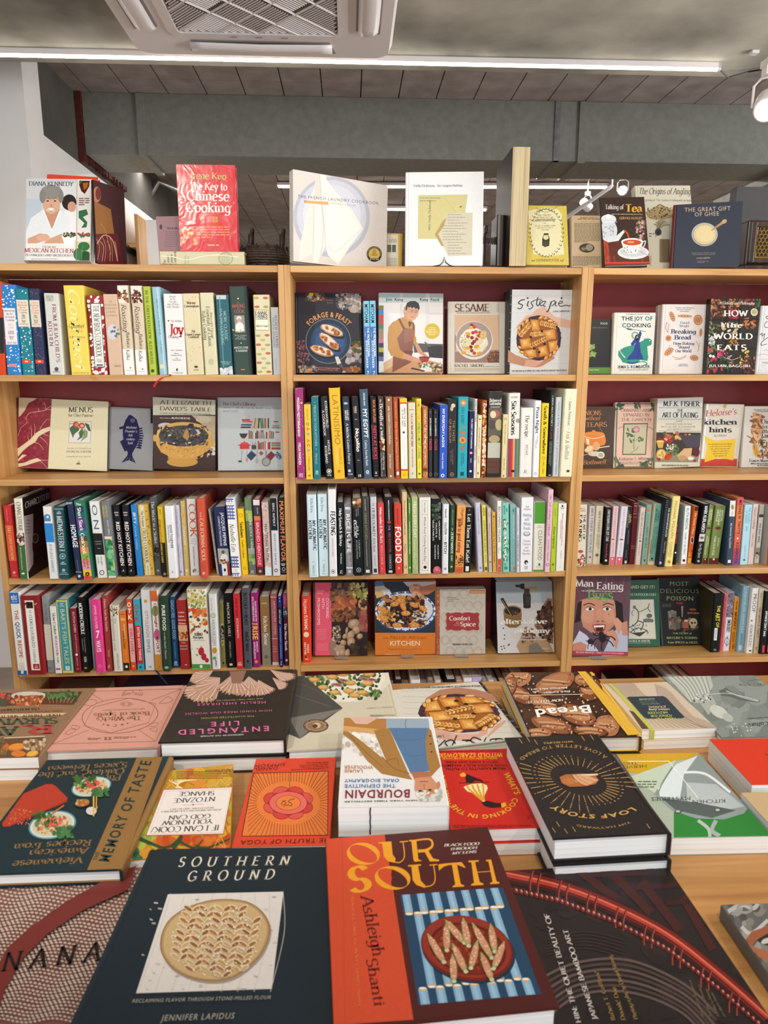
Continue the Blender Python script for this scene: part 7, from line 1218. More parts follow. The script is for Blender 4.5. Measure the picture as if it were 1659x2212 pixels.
def d(S):
 S.B(960,150,1650,265,'b4c2c2').B(960,265,1660,1040,'dcd9d8').B(1190,160,1218,460,'cfcdd0').B(1460,160,1500,680,'d3d1d4').B(1500,370,1650,390,'cbc9cc').B(1340,280,1650,300,'d3d2d6').P([1330,690,1650,700,1650,780,1340,790],'4a4a4e').E(1580,740,100,24,'2f3034',n=26).P([1480,740,1650,740,1650,850,1500,840],'2c2d30').P([1445,680,1456,672,1515,722,1500,732],'5a5a5e')
 S.P([1015,900,1110,840,1110,1010,1020,990],'c9a880').P([1000,1000,1200,880,1420,850,1640,910,1650,1040,985,1040],'c08a60').P([1260,950,1450,985,1400,960,1440,890,1640,920,1600,990,1450,990],'d8d6d2').P([1320,945,1460,980,1440,990,1300,960],'333').X(1390,900,1540,945,40,9,['6a7a44','4a5a34','8a9058']).X(1520,900,1640,1010,30,14,['7a7a50','4a3a2c','b8a878','9a3a30']).C([1540,990,1600,920,1620,890],4,'6a3a2c')
 S.P([1070,520,1110,470,1190,430,1240,410,1320,450,1350,500,1350,660,1250,780,1100,830,1065,760,1060,620],'b5803c').P([1160,640,1235,530,1340,540,1335,660,1320,800,1310,890,1110,1010,1115,830,1200,800],'7a4634').P([1235,535,1345,545,1335,660,1235,690],'8a5440').P([1168,432,1190,428,1250,540,1225,550],'6a3a2c').P([1320,470,1338,480,1345,550,1325,545],'6a3a2c').P([1165,770,1330,770,1325,800,1165,805],'5e3226')
 S.P([1060,740,1110,700,1250,800,1225,860,1130,830],'b5803c').P([1225,790,1380,850,1392,880,1330,890,1220,850],'c08a6c').P([1340,690,1370,680,1430,780,1480,820,1450,835,1380,790],'c08a6c').E(1360,870,34,14,'c89474',10).P([1340,580,1362,640,1365,700,1335,700],'b5803c')
 S.P([1225,340,1290,420,1280,460,1240,430],'c08a6c').P([1248,310,1390,330,1380,400,1350,440,1315,452,1275,430,1250,370],'cc9878').E(1244,330,12,24,'bd8468').P([1252,345,1250,300,1266,265,1300,246,1350,245,1388,270,1400,318,1388,345,1376,322,1356,330,1340,312,1318,322,1300,308,1284,318,1272,305,1264,340],'20242a').E(1318,358,8,4,'2a2020').E(1360,362,8,4,'2a2020').C([1300,405,1322,418,1345,410],5,'9a5a50').C([1345,365,1352,385,1340,392],3,'a8745a').C([1304,345,1318,340,1330,346],4,'2a2420').C([1350,350,1362,346,1374,352],4,'2a2420').P([1275,460,1320,470,1290,530],'33302e')
 S.P([1388,838,1508,838,1480,890,1420,896],'a03036').E(1448,838,60,10,'7a2028')
 S.T('Jon',1044,242,1112,242,28,'23282c','B').T('Kung',1132,242,1224,243,28,'23282c','B').T('Kung',1398,242,1488,244,28,'23282c','B').T('Food',1512,245,1604,245,28,'23282c','B').E(1530,563,80,82,'c9ac38',n=36)
 for i,w in enumerate(('Chinese','American','Recipes from a','Third-Culture','Kitchen')):S.T(w,1530-[36,42,66,64,36][i],532+i*18,1530+[36,42,66,64,36][i],532+i*18,11,'efe4b0','D')
 for y0,y1,c in((292,340,'77743c'),(340,390,'2a88c8'),(390,490,'c8343a'),(490,538,'2a7a5c'),(538,638,'9a7c5c'),(638,688,'d0668c'),(688,736,'24284c'),(736,784,'b5a03a'),(784,832,'161616'),(832,880,'6a5a94')):S.B(958,y0,1018,y1,c)
face('g',(965,1028),(1642,1030),(966,157),'d6d4d4','cookbook with a man in a brown apron cooking by a window',d,Y=.12,sz=Z1,lean=9,t=.026,mat='gloss',copies=1,cgroup='copies behind the brown apron cover',clabel='copy standing behind the brown apron cover')
def d(S):
 S.P([205,392,678,392,675,895,205,895],'c9a98c').P([205,780,675,760,675,895,205,895],'93796e').E(410,660,198,202,'d9d1cc',n=44).E(410,650,188,186,'a3918c',n=44).P([205,590,222,620,215,760,205,800],'93796e').E(405,675,150,142,'e3dcc4',n=36,wob=.03).E(395,680,110,100,'d6cda8',n=32).C([300,640,360,600,430,620,400,680,470,720,540,650],14,'ebe6d4').C([280,720,360,790,480,790,540,720],12,'c9c094').X(265,580,320,760,40,4,['4a4a3a','6a6448'])
 for x,y,c in((412,520,'c83a2c'),(385,500,'8a2a24'),(398,580,'b0342c'),(430,570,'c8402c'),(475,580,'c8392c'),(388,632,'7a2a34'),(462,612,'c0362a'),(437,648,'b8322c'),(412,672,'8a2a3c'),(395,692,'7a2434'),(376,730,'6a2230'),(385,768,'8a2a34'),(412,795,'c0382c'),(346,618,'c04a3c'),(432,728,'d07030'),(380,525,'dfae40')):S.E(x,y,19,18,c)
 for x,y in((345,590),(340,742),(300,790),(465,795),(440,722)):S.E(x,y,27,17,'dd9a34',random.uniform(-30,30))
 S.E(508,600,38,48,'c9aa6a',20).E(508,600,28,36,'d8c08a',20).L([480,600,535,600],3,'a8874c').L([505,560,512,645],3,'a8874c').C([470,555,440,600,420,680],4,'4a5a30')
 S.P([545,850,580,785,640,770,675,785,675,895,560,895],'6a4030').X(560,785,672,890,60,7,['8a6040','4a2a20','b08a60','9a7450'],.5)
 S.T('SESAME',210,356,578,354,78,'6a3834','R').T('GLOBAL RECIPES & STORIES OF AN ANCIENT SEED',230,376,576,374,9,'8a6a60','D').B(645,278,672,355,'b5ab9c').B(650,283,667,350,'cbc4b4').T('RACHEL SIMONS',204,940,516,940,30,'6a4a42','R').T('FOUNDER OF SEED + MILL',524,940,672,940,7,'8a7a70','D').lines(204,952,674,988,3,'a89c90',5)
face('h',(134,1018),(730,1016),(136,250),'cbc7ba','beige book with a bowl of hummus and tomatoes',d,Y=.125,sz=Z1,lean=9,t=.022)
PIE=['d08a3c','c07830','dca050','e0b068','b46a28']
def pie_art(S,X,n=1.0):
 """a braided pie in photo coordinates; X maps unit (x right, y down) to the sheet"""
 def P(l,c):S.P([X(a,b)for a,b in zip(l[::2],l[1::2])],c)
 def E(x,y,rx,ry,c,rot=0,w=0):
  c_,s_=cos(radians(rot)),sin(radians(rot))
  S.P([X(x+rx*(1+random.uniform(-w,w))*cos(k*pi/8)*c_-ry*sin(k*pi/8)*s_,y+rx*cos(k*pi/8)*s_+ry*sin(k*pi/8)*c_)for k in range(16)],c)
 E(0,0,1.0,1.0,'33202c',0,.03);E(0,0,.86,.86,'9a5a22')
 for i in range(26):
  a=i*2*pi/26;r=.92+random.uniform(-.03,.04)
  if i%6 in(0,1):E(r*.96*cos(a),r*.96*sin(a),.1,.07,'43283a',0,.2);E(r*.9*cos(a),r*.9*sin(a),.04,.03,'6a4058')
  else:E(r*cos(a),r*sin(a),.14,.075,'8a5020',a*57+60,.1);E(r*cos(a),r*sin(a),.125,.06,PIE[i%5],a*57+60,.1);E(r*cos(a)-.02,r*sin(a)-.02,.07,.03,'e6c48a',a*57+60)
 def patch(l,c):
  cx,cy=sum(l[::2])/4,sum(l[1::2])/4
  g=lambda k:[(cx if q%2==0 else cy)+(v-(cx if q%2==0 else cy))*k for q,v in enumerate(l)]
  P(g(1.06),'7a4318');P(g(.98),c);P([v-.02 for v in g(.7)],'d9a050');P([v-.04 for v in g(.35)],'e6ba70')
 for l,c in(([-.36,-.82,.0,-.8,.06,-.3,-.3,-.3],'c98436'),([.2,-.32,.72,-.42,.76,.04,.26,.1],'cf8c3c'),([-.84,.06,-.36,-.02,-.3,.42,-.74,.5],'c8803a'),([-.04,.38,.36,.3,.46,.76,.04,.84],'c47a30'),([.42,.16,.84,.1,.76,.5,.5,.66],'d09040'),([-.66,.56,-.14,.46,-.08,.84,-.46,.84],'ca8438')):patch(l,c)
 for x0,y0,x1,y1 in((-.34,.34,.36,.0),(.1,-.66,.74,-.5),(-.8,-.12,-.38,-.6),(-.32,-.14,.22,-.22)):
  dx,dy=x1-x0,y1-y0;an=atan2(dy,dx)*57.3;l=math.hypot(dx,dy);nx,ny=-dy/l,dx/l
  P([x0+nx*.14,y0+ny*.14,x1+nx*.14,y1+ny*.14,x1-nx*.14,y1-ny*.14,x0-nx*.14,y0-ny*.14],'8a5020')
  for k in range(8):
   t=k/7
   for sg in(1,-1):E(x0+dx*t+nx*.06*sg,y0+dy*t+ny*.06*sg,.085,.042,'9a5a22',an+48*sg);E(x0+dx*t+nx*.06*sg,y0+dy*t+ny*.06*sg,.075,.032,['dcaa62','d09a4c','e6bc78'][k%3],an+48*sg)
 for x,y in((.14,-.3),(-.34,-.04),(.26,.26),(-.2,.46),(.02,.62)):E(x,y,.06,.055,'241418')
def d(S):
 for i in range(10):S.L([790-3*i,190+i*90,1450,185+i*90],3,'bfc2c4')
 for i in range(10):
  for j in range(3):S.L([870+j*230+(i%2)*110,192+i*90,868+j*230+(i%2)*110,275+i*90],3,'c4c7c9')
 S.P([1000,400,1070,330,1150,300,1260,410,1440,450,1430,535,1290,510,1150,420,1020,440],'d8b09a').P([850,535,870,500,960,400,1010,390,1000,430,930,480,880,530],'d8a890').P([960,490,990,420,1040,400,1040,440,985,500],'d4a48c')
 S.P([760,760,850,815,950,850,1110,860,1130,870,1250,820,1260,850,1120,935,1060,945,920,930,765,890],'b5866a').P([950,870,1110,850,1140,880,1060,940,940,930],'cf9f86').E(1105,872,40,12,'dbb29c',-20)
 pie_art(S,lambda x,y:(1090+240*x,635+240*y))
 S.C([945,230,900,240,880,268,920,290,900,325,865,320],(11,9),'2a2a2a').C([985,245,970,290,985,300],10,'2a2a2a').E(974,214,9,8,'2a2a2a').C([1045,240,1010,262,1030,300,1000,330,985,322],9,'2a2a2a').C([1082,205,1068,270,1080,295,1100,280],10,'2a2a2a').L([1050,235,1120,225],7,'2a2a2a').C([1095,275,1130,258,1120,240,1100,262,1115,296,1140,285],8,'2a2a2a').C([1135,250,1165,250,1140,290,1165,300],8,'2a2a2a')
 S.C([1225,250,1195,340,1180,360,1175,350],(12,9),'2a2a2a').C([1215,262,1255,240,1262,270,1225,300],8,'2a2a2a').C([1275,250,1265,290,1285,296],8,'2a2a2a').E(1332,214,10,9,'2a2a2a').C([1295,275,1340,262,1325,244,1300,268,1320,300,1380,290,1415,300,1420,285],8,'2a2a2a')
 S.T('Lisa Ludwinski',1245,360,1420,358,18,'77706e','D').T('THE RECIPES & STORIES OF A BIG-HEARTED BAKERY IN DETROIT',805,990,1388,982,14,'444','D')
face('h',(758,1024),(1405,1020),(790,124),'d3d5d6','white brick book with two hands around a braided pie',d,Y=.085,sz=Z1,lean=9,t=.022,copies=3,cgroup='copies behind the shelved pie book',clabel='dark-spined copy standing behind the shelved pie cover',spine='2a2624',back='3a3634',mat='gloss')
# top row, bookcase under the radio
def d(S):S.B(60,785,290,850,'5f8a44').T('FOOD',190,410,255,410,18,'c9c9c9','B').T('FABIO PARASECOLI',120,443,252,442,10,'8a8a80','S').X(95,585,145,630,12,13,['7a9a54','8fae64']).X(90,655,150,690,12,12,['7a9a54','8fae64']).C([120,630,118,660],3,'7a9a54').T('EDIBLE SERIES',92,812,178,811,7,'dfe8d0','D')
face('i',(70,836),(278,834),(82,360),'2b2c2d','charcoal book with a green foot and green sprigs',d,Y=.1,sz=Z1,lean=8,t=.016,hard=False)
def d(S):
 T_='1c6a5c'
 S.T('A FACSIMILE OF THE FIRST EDITION',414,324,622,324,8,'333','D').T('THE',374,374,478,374,34,'1f3a44','B').T('JOY',490,374,562,374,34,'1f3a44','B').T('OF',580,374,650,374,34,'2a6a78','B').T('COOKING',380,434,636,434,34,'1f3440','B')
 S.P([345,680,350,640,400,610,470,590,545,560,600,530,640,560,635,590,600,600,610,700,600,730,540,720,520,745,440,755,380,730],'2f8a78').P([575,530,600,520,640,545,640,580,600,590,570,560],'2f8a78').P([430,700,480,640,500,560,520,540,535,570,545,650,570,715,420,718],'263f86').P([490,560,540,460,552,490,530,560],'263f86').P([455,580,500,520,515,550,470,600],'263f86').E(510,525,18,26,'1c1c22').E(514,520,8,10,'d8b8a0').O(494,505,30,32,6,T_).O(494,505,20,22,2,T_).L([410,440,588,472],4,'333').P([410,440,440,442,480,462,430,456],T_).C([380,735,460,750,560,735,600,755,560,770],9,'2f8a78').C([430,740,470,750,520,738],12,'263f86')
 for i in range(8):S.E(362+i*6,640+i*11-(i*i)*.4,3,6,'dfe8e4')
 for i in range(5):S.P([575+i*14,532-i*2,582+i*14,515,590+i*14,534],'dfe8e4')
 S.C([510,600,525,650,515,710],3,'161a34').E(622,552,5,4,'eee').T('IRMA S. ROMBAUER',342,795,624,792,26,'1c1c1c','B').T('WITH A FOREWORD BY EDGAR ROMBAUER',355,812,612,810,7,'444','D')
face('i',(288,832),(645,832),(314,305),'d9dad2','white book with a blue-robed woman and a green dragon',d,Y=.09,sz=Z1,lean=8,t=.024,mat='film')
def d(S):
 for i,w in enumerate(('"A brilliant, timely and important','book full of companions"','DAN SALADINO')):S.T(w,[845,862,888][i],266+i*16,[1012,985,968][i],268+i*16,8,'6a6a7a','D')
 for i,w in enumerate(('David','Wright')):S.T(w,[890,884][i],404+i*28,[970,968][i],404+i*28,20,'5a6484','R')
 S.T('Breaking',812,488,1028,490,36,'3a4470','W').T('Bread',842,540,985,540,36,'3a4470','W').T('How Baking',830,586,1014,588,24,'4a5478','W').T('Shaped',872,618,974,620,24,'4a5478','W').T('Our World',848,652,988,654,24,'4a5478','W').T('FOREWORD BY',878,762,955,762,7,'5a6484','D').T('DAN LEPARD',870,776,960,776,9,'5a6484','D')
 for x,y,a,b,r in((820,340,46,22,70),(930,336,64,13,2),(1046,370,40,46,0),(1070,480,36,14,95),(786,530,26,26,0),(790,648,46,26,-40),(1012,702,38,26,10)):
  S.E(x,y,a,b,'b0764c',r).E(x,y,a*.86,b*.84,'c8946a',r)
  for k in(-.4,0,.4):S.E(x+a*k*cos(radians(r)),y+a*k*sin(radians(r)),4,b*.6,'9a5f3a',r+20)
 for p in([775,395,762,440,785,485],[795,400,785,440,780,480],[820,690,880,705,945,680],[840,715,900,712,940,690],[1030,555,1050,600,1045,650],[1065,560,1055,600,1048,640]):S.C(p,5,'b98a62')
 S.X(760,260,1080,800,26,3,['5a4a44'])
face('i',(706,830),(1102,834),(736,232),'ddd6d2','white book scattered with drawn brown loaves',d,Y=.08,sz=Z1,lean=8,t=.026,mat='film',copies=1,cgroup='copies behind the drawn loaves cover',clabel='copy standing behind the drawn loaves cover')
def d(S):
 for x0,y0,x1,y1,n,r,c in((1150,185,1290,345,46,14,['8a4a34','a05a3c','6a3028','b08050']),(1320,185,1430,255,22,12,['b08050','8a5a34','a87040']),(1450,185,1540,240,22,9,['8a3034','a04044']),(1540,185,1608,260,24,9,['3a5a34','4a6a3c']),(1310,270,1420,365,26,15,['b02c3c','c03a48','8a2030']),(1430,350,1540,440,22,16,['a8623c','b87a4c','8a4a2c']),(1140,380,1240,490,26,12,['6a7448','8a9464','4a5434']),(1250,390,1400,490,26,16,['a89a6c','c0b080','7a6a4c','d0c8b8']),(1410,450,1600,590,20,14,['2a3a30','34463a']),(1120,490,1210,600,24,14,['a8a8a4','c8c8c4','8a8a88']),(1320,520,1400,590,40,7,['c08a3c','d0a050','a8702c']),(1210,620,1300,700,40,9,['c04a6c','d86a88','b03a5c']),(1410,635,1490,750,24,12,['c8a048','d8b458','a88038']),(1120,690,1320,820,34,18,['3a5a3c','2a4430','5a7a50','a83a48']),(1320,700,1560,830,30,18,['5a3a30','6a2c34','8a6a50','4a302c'])):S.X(x0,y0,x1,y1,n,r,c,.6)
 for l in([1300,180,1290,830],[1420,180,1400,640],[1120,370,1600,365],[1110,490,1600,500],[1110,610,1600,620]):S.L(l,8,'1f1a16')
 S.E(1536,302,32,34,'c8c4a4').E(1536,300,22,22,'a8a070').X(1115,610,1200,660,10,8,['b04a4c','4a7a44'],3).E(1152,685,13,13,'ddd').E(1178,690,12,12,'ddd')
 S.T('A Global Food Philosophy',1230,232,1538,236,24,'e4dccf','I').T('HOW',1274,338,1478,336,50,'eee8dc','W',track=.12).T('the',1295,436,1432,436,40,'eee8dc','W',track=.14).T('WORLD',1185,536,1524,538,48,'eee8dc','W',track=.14).T('EATS',1212,634,1472,634,46,'eee8dc','W',track=.16).T('JULIAN BAGGINI',1138,782,1502,784,22,'e4dccf','D',track=.14).C([1265,690,1300,710,1340,680,1300,700,1340,720,1400,700],3,'ddd')
face('i',(1110,834),(1540,834),(1160,182),'2e2621','dark book with a tray of spices and wide white capitals',d,Y=.06,sz=Z1,lean=9,t=.032,mat='gloss')
def d(S):S.C([1670,330,1640,345,1660,365],5,'3a3a40').C([1690,380,1640,390,1630,430,1660,436],5,'3a3a40').C([1588,500,1610,488,1608,512,1630,490,1620,540],5,'3a3a40').C([1660,520,1610,560,1600,590,1650,580],5,'3a3a40').C([1620,640,1640,630,1659,640],3,'b0604a').C([1575,680,1610,668,1659,676],3,'b0604a').B(1590,712,1700,716,'aab').T('MARY',1606,755,1690,755,20,'77787e','S').lines(1600,765,1660,775,1,'889')
face('i',(1552,818),(1760,815),(1606,245),'d6d6d8','white book with loose black script cut off by the picture edge',d,Y=.07,sz=Z1,lean=8,t=.022)
# second row, bookcase under the radio
def d(S):
 S.T('ONIONS',60,226,234,224,38,'c98a58','R').T('without',92,268,224,266,34,'c98a58','I').T('TEARS',104,325,284,322,38,'c98a58','R').E(172,392,92,24,'c98a50',n=30).E(172,385,86,20,'d88a3c',n=30).E(168,360,14,8,'d88a3c').P([84,400,264,400,268,440,240,485,180,500,100,480,82,440],'d9843a').P([100,420,130,430,130,480,110,470],'e8dcc8').E(250,440,22,44,'d9843a').C([85,405,170,425,262,402],5,'e8dcc8')
 S.E(190,490,32,38,'d9a468').E(130,515,44,30,'d8b488',-20).E(126,512,34,20,'e4cfa8',-20).E(175,555,54,22,'c9ccb8').E(228,566,34,30,'d4d6c4').E(228,566,22,18,'a8ac94').P([60,440,110,500,90,520,60,480],'5a6a3c').L([75,570,150,548],5,'d9a468').L([200,505,304,490],9,'c8cbb0').L([215,330,245,370],2,'c9a088').T('Truman Bothwell'[6:],60,648,272,640,34,'c98a58','I')
face('l',(60,680),(322,676),(90,152),'4a3a30','dark brown book with an orange casserole and onions',d,Y=.16,sz=Z2,lean=8,t=.022,mat='film',page='pagec')
G='4a5a40'
def d(S):
 for a,b in((.0,1),(.03,.94)):
  x0,y0,x1,y1=350+160*a,125+150*a,700-160*a,670-150*a
  for l in([x0+18,y0,x0,y1],[x1,y0,x1-36,y1],[x0+18,y0,x1,y0],[x0,y1,x1-36,y1]):S.L(l,4,G)
 for x,y in((380,150),(680,160),(350,600),(650,620),(540,130),(400,660),(600,660)):S.X(x-26,y-26,x+26,y+26,8,11,[G,'5f7050','3a4a34'],2.2)
 for i,(w,x0,x1)in enumerate((('ONWARD AND',400,668),('UPWARD IN',422,648),('THE GARDEN',404,662))):S.T(w,x0,196+i*40,x1,196+i*40,26,'8a7a6c','R')
 S.P([422,295,632,292,615,565,412,565],G).P([432,305,624,302,607,556,420,556],'b9b294').C([520,390,510,470,515,520],4,'4a5a3a').C([515,450,540,430,560,425],3,'4a5a3a').E(532,348,32,30,'b87a88',wob=.1).E(532,348,18,16,'c8949c').E(530,352,8,8,'c8b060').X(450,335,510,410,14,12,['4a6a48','3f5c3e'],.6).X(540,415,590,455,8,12,['4a6a48','5a7a54'],.6).X(470,430,510,460,5,10,['4a6a48']).C([480,550,530,520,550,490],3,'3a4a30')
 S.T('Katharine S. White',386,612,626,608,26,'8a7468','R').lines(395,620,600,648,2,'9a867a',7).C([375,345,410,325,424,330],3,G).C([630,330,660,335,675,350],3,G)
face('l',(336,676),(672,676),(352,116),'d6b2a0','peach book with a green border and a rose drawing',d,Y=.155,sz=Z2,lean=8,t=.024,mat='wrap',spine='cfc8b4',page='pagec')
def d(S):
 S.B(700,80,1130,260,'c9ccc6')
 S.T('M.F.K. FISHER',764,146,1074,150,42,'2f2f2e','W').T('THE',882,196,934,196,24,'3a3a38','W').T('ART OF EATING',756,244,1062,246,42,'2f2f2e','W').T('Includes',872,284,930,280,14,'66645c','I')
 for i,w in enumerate(('Serve It Forth, Consider the Oyster,','How to Cook a Wolf, The Gastronomical Me,','and An Alphabet for Gourmets')):S.T(w,[782,742,790][i],308+i*22,[1010,1040,996][i],308+i*22,15,'77756c','I')
 for y in(160,258,360):S.L([722,y,1112,y+2],3,'55544e')
 S.P([704,372,1085,374,1058,628,690,626],'3f3830').P([700,560,1070,570,1058,628,690,626],'8a8470')
 S.X(705,410,850,460,50,10,['8a2a34','a03a40','6a2028']).P([704,446,770,446,758,505,720,505],'c8a048').E(738,448,32,8,'dcc47c').X(770,375,990,440,40,14,['a8482c','c86a44','4a5a34','c8b060','b05c60']).E(842,520,58,52,'4c5a3c').X(790,480,895,565,40,12,['5f6f4c','3f4c32','7a8860']).X(780,470,850,520,20,6,['d8d8cc']).E(745,558,42,44,'c9a458').E(745,558,32,33,'d8bc78').X(725,535,765,580,9,6,['a8843c']).E(805,580,36,26,'b84a24',-30).C([780,600,805,565,835,560],5,'7a2a14').P([880,570,940,510,1010,505,1000,580,900,600],'c8a87c').P([900,400,1085,390,1075,500,960,500],'4a4450').E(925,590,38,24,'b8946c').E(998,595,30,17,'c9c4b8').E(998,593,22,11,'dedacc').X(700,590,740,615,4,10,['9a2a30']).E(1030,614,12,10,'9a2a30').E(1045,540,30,40,'5a2c34')
 S.T('WITH A NEW PREFACE BY THE AUTHOR',752,660,978,662,12,'44433e','W')
face('l',(690,678),(1072,680),(714,84),'cdc9b8','cream book with a still life of fruit, artichoke and cheese',d,Y=.15,sz=Z2,lean=8,t=.034,hard=False,copies=1,cgroup='copies behind the still life cover',clabel='copy standing behind the still life cover')
def d(S):
 S.P([1080,600,1395,598,1392,665,1076,662],'c03a2c').P([1120,405,1210,445,1385,425,1362,610,1240,590,1115,628,1135,500],'e3bd28').T("Heloise's",1126,236,1392,216,52,'b8323c','I').T('kitchen',1108,305,1396,305,44,'22242c','W').T('hints',1158,372,1352,372,44,'22242c','W').T('by Heloise',1195,408,1306,406,18,'444','I').E(1290,150,12,16,'c9a83c').X(1275,135,1305,165,10,5,['b8983a'])
 for i in range(6):S.T('fast, easy ways to save time and energy in the kitchen'[i*3:36-i*2],1150+i*9,478+i*20,1350-i*9,474+i*20,9,'5a4a18','D')
face('l',(1078,664),(1398,662),(1132,128),'d6d0c4','book with a yellow patch, red foot and bold black words',d,Y=.165,sz=Z2,lean=8,t=.022,mat='wrap',page='pagec')
def d(S):
 S.T('The Book That Started',1535,184,1700,184,10,'333','D').T('in the Way Americans',1550,198,1700,198,10,'333','D')
 for i,(w,x0,x1)in enumerate((('Diet',1604,1690),('for a',1612,1690),('Small',1578,1720),('Planet',1566,1740))):S.T(w,x0,298+i*40,x1,298+i*40,[38,32,38,38][i],'22221f','R')
 S.P([1530,220,1600,215,1590,300,1560,420,1560,480,1530,470,1525,330],'b5845c').X(1525,220,1600,460,60,12,['c89a70','a06a44','8a5a3c','d8b48c'],3).E(1555,530,22,55,'c9953c',-20).X(1535,480,1580,580,40,5,['d8a848','b8842c']).X(1580,430,1659,600,46,16,['5a6a44','6a4a34','3a4a30','b8744c','a85a40'],.4).C([1480,400,1530,440,1545,520],8,'9a7448').T('Frances Moore Lappe',1500,626,1740,626,26,'2f2f2b','R').T('With a New Introductory',1512,645,1690,645,12,'444','D').T('by the Author',1568,660,1670,660,12,'444','D')
face('l',(1428,676),(1760,676),(1464,150),'d2d0ca','white paperback with a dried corn cob drawing',d,Y=.15,sz=Z2,lean=8,t=.024,hard=False,copies=1,cgroup='copies behind the corn cob cover',clabel='copy standing behind the corn cob cover')
# fourth row, cover out
def d(S):
 S.B(225,60,255,890,'4a3a38').B(255,60,434,890,'d4566e').B(434,60,830,890,'2a201e')
 S.X(440,70,660,180,30,26,['5a3a34','7a5048','8a6a60','463030']).X(650,70,825,270,46,28,['8f8a4c','a8a05c','77753c','b8b070'],.6).X(440,170,650,250,40,26,['77543c','8f6a4c','5f4030']).X(440,240,690,360,60,32,['b0663c','a0583a','c47a4c','8a4a30'],.7).X(440,360,690,480,46,30,['5f3a2a','75482f','8a5a3a','4a2a20'],.5).X(700,270,825,380,20,30,['3a2a26','5a3a30','c08a5c'],.5).X(740,370,830,600,26,32,['8a4640','7a3a38','9a5a4c']).X(440,540,530,720,80,10,['b5a58c','c8baa0','8a7a64','55483c']).X(440,740,560,880,20,34,['a8907c','8a7464','bfa890'])
 for x,y,rx,ry,a in((675,515,68,52,-20),(702,580,44,48,30),(640,640,40,60,30),(645,710,44,52,20),(600,590,14,44,10),(560,720,34,34,0),(550,830,34,60,15),(605,840,30,56,10),(740,650,30,36,60),(580,650,24,34,40)):S.E(x,y,rx,ry,'7c644e',a).E(x-3,y-4,rx*.84,ry*.84,'a5876a',a).E(x-8,y-10,rx*.45,ry*.45,'b89c80',a)
 S.E(715,830,85,95,'3a2a24').E(770,780,60,80,'241a18').X(640,740,820,880,14,28,['3a2c26','4a382e','2a1f1c'])
 S.T('ANDREA',275,166,357,166,16,'eecad0','S').T('GENTL',275,190,340,190,16,'eecad0','S')
 for i,(w,y1)in enumerate((('COOKING',452),('WITH',350),('MUSHROOMS',528))):S.T(w,374-i*48,232,374-i*48,y1,30,'f2d8dc','S',up=(30,0))
 for i in range(6):S.T('A fungi forward guide to mushrooms'[i*4:i*4+15],275,578+i*21,375,578+i*21,11,'e8a8b4','S')
 for i in range(4):S.T('Including shiitake porcini morels'[i*5:i*5+17],275,738+i*21,395,738+i*21,11,'e8a8b4','S')
face('u',(230,886),(824,880),(230,66),'2a201e','pink-banded book covered in brown mushrooms',d,Y=.075,sz=Z4,lean=6,t=.024,copies=1,cgroup='copies behind the mushroom cover',clabel='copy standing behind the pink-banded mushroom cover')
def d(S):
 S.B(900,50,1560,612,'26303c').P([905,60,990,55,1010,110,905,130],'3a6a9a').P([900,110,1000,100,1060,150,1000,210,900,200],'b9a890').P([970,150,1060,140,1090,200,990,215],'c4ccd6').P([910,180,990,165,1005,215,920,240],'c8a870').P([1210,60,1560,55,1560,130,1400,150,1260,110],'b8b0b4').P([1320,80,1410,100,1400,240,1350,250,1310,190],'a86a50').P([1410,110,1560,80,1560,150,1480,200,1400,200],'a8694a')
 S.E(1235,390,330,215,'2c4474',n=48).E(1235,375,328,210,'ccd0d8',n=48).E(1235,360,312,192,'3a5486',n=48).E(1235,362,300,178,'c4c8d4',n=48).E(1235,372,250,150,'d8d8dc',n=40)
 for i in range(44):a=i*2*pi/44;S.E(1235+318*cos(a),378+204*sin(a),12,8,['2c4474','e4e4e8'][i%2],i*8)
 S.X(1000,220,1440,540,260,22,['7a4428','5a3420','8a5430','3a2418','a8743c','2a1c18','c08a40']).X(1040,300,1400,530,50,26,['1c1620','2a2028','241a20']).X(930,380,1120,490,50,14,['c88a34','e0b050','9a6a28'])
 for x,y,r in((975,350,10),(1120,300,-10),(1210,330,60),(1330,310,20),(1180,265,0),(1430,350,30),(1145,530,5),(1335,530,-10),(1000,460,30),(1240,400,0)):S.E(x,y,52,27,'d07c30',r,wob=.06).E(x+3,y-8,34,14,'e09a4c',r).E(x+8,y-6,26,16,'c8a05c',r,wob=.2).E(x+8,y-8,12,7,'96703c',r)
 S.X(1320,380,1480,500,50,12,['9aaab8','d8c8a0','c8d0d8','6a4a3a']).P([1290,160,1340,150,1410,190,1390,240,1350,180,1320,215],'c89478').X(1290,100,1400,200,9,34,['c8987c','b88468'],.5)
 S.B(900,612,1570,890,'c8742c').T('the',994,678,1054,678,24,'7a3a10','S').T('North African',1070,678,1468,680,36,'8a4418','S').T('KITCHEN',1064,750,1398,750,50,'ecd8b8','S').T('Regional Recipes and Stories',1046,798,1418,798,20,'8a4a1c','S').T('FIONA DUNLOP',1018,852,1172,852,13,'eccda0','S').T('PHOTOGRAPHS BY SIMON WHEELER',1205,853,1445,853,8,'e0b880','S')
face('u',(904,886),(1562,886),(904,58),'c8742c','orange-footed book with a plate of apricots and walnuts',d,Y=.075,sz=Z4,lean=6,t=.026,mat='gloss')
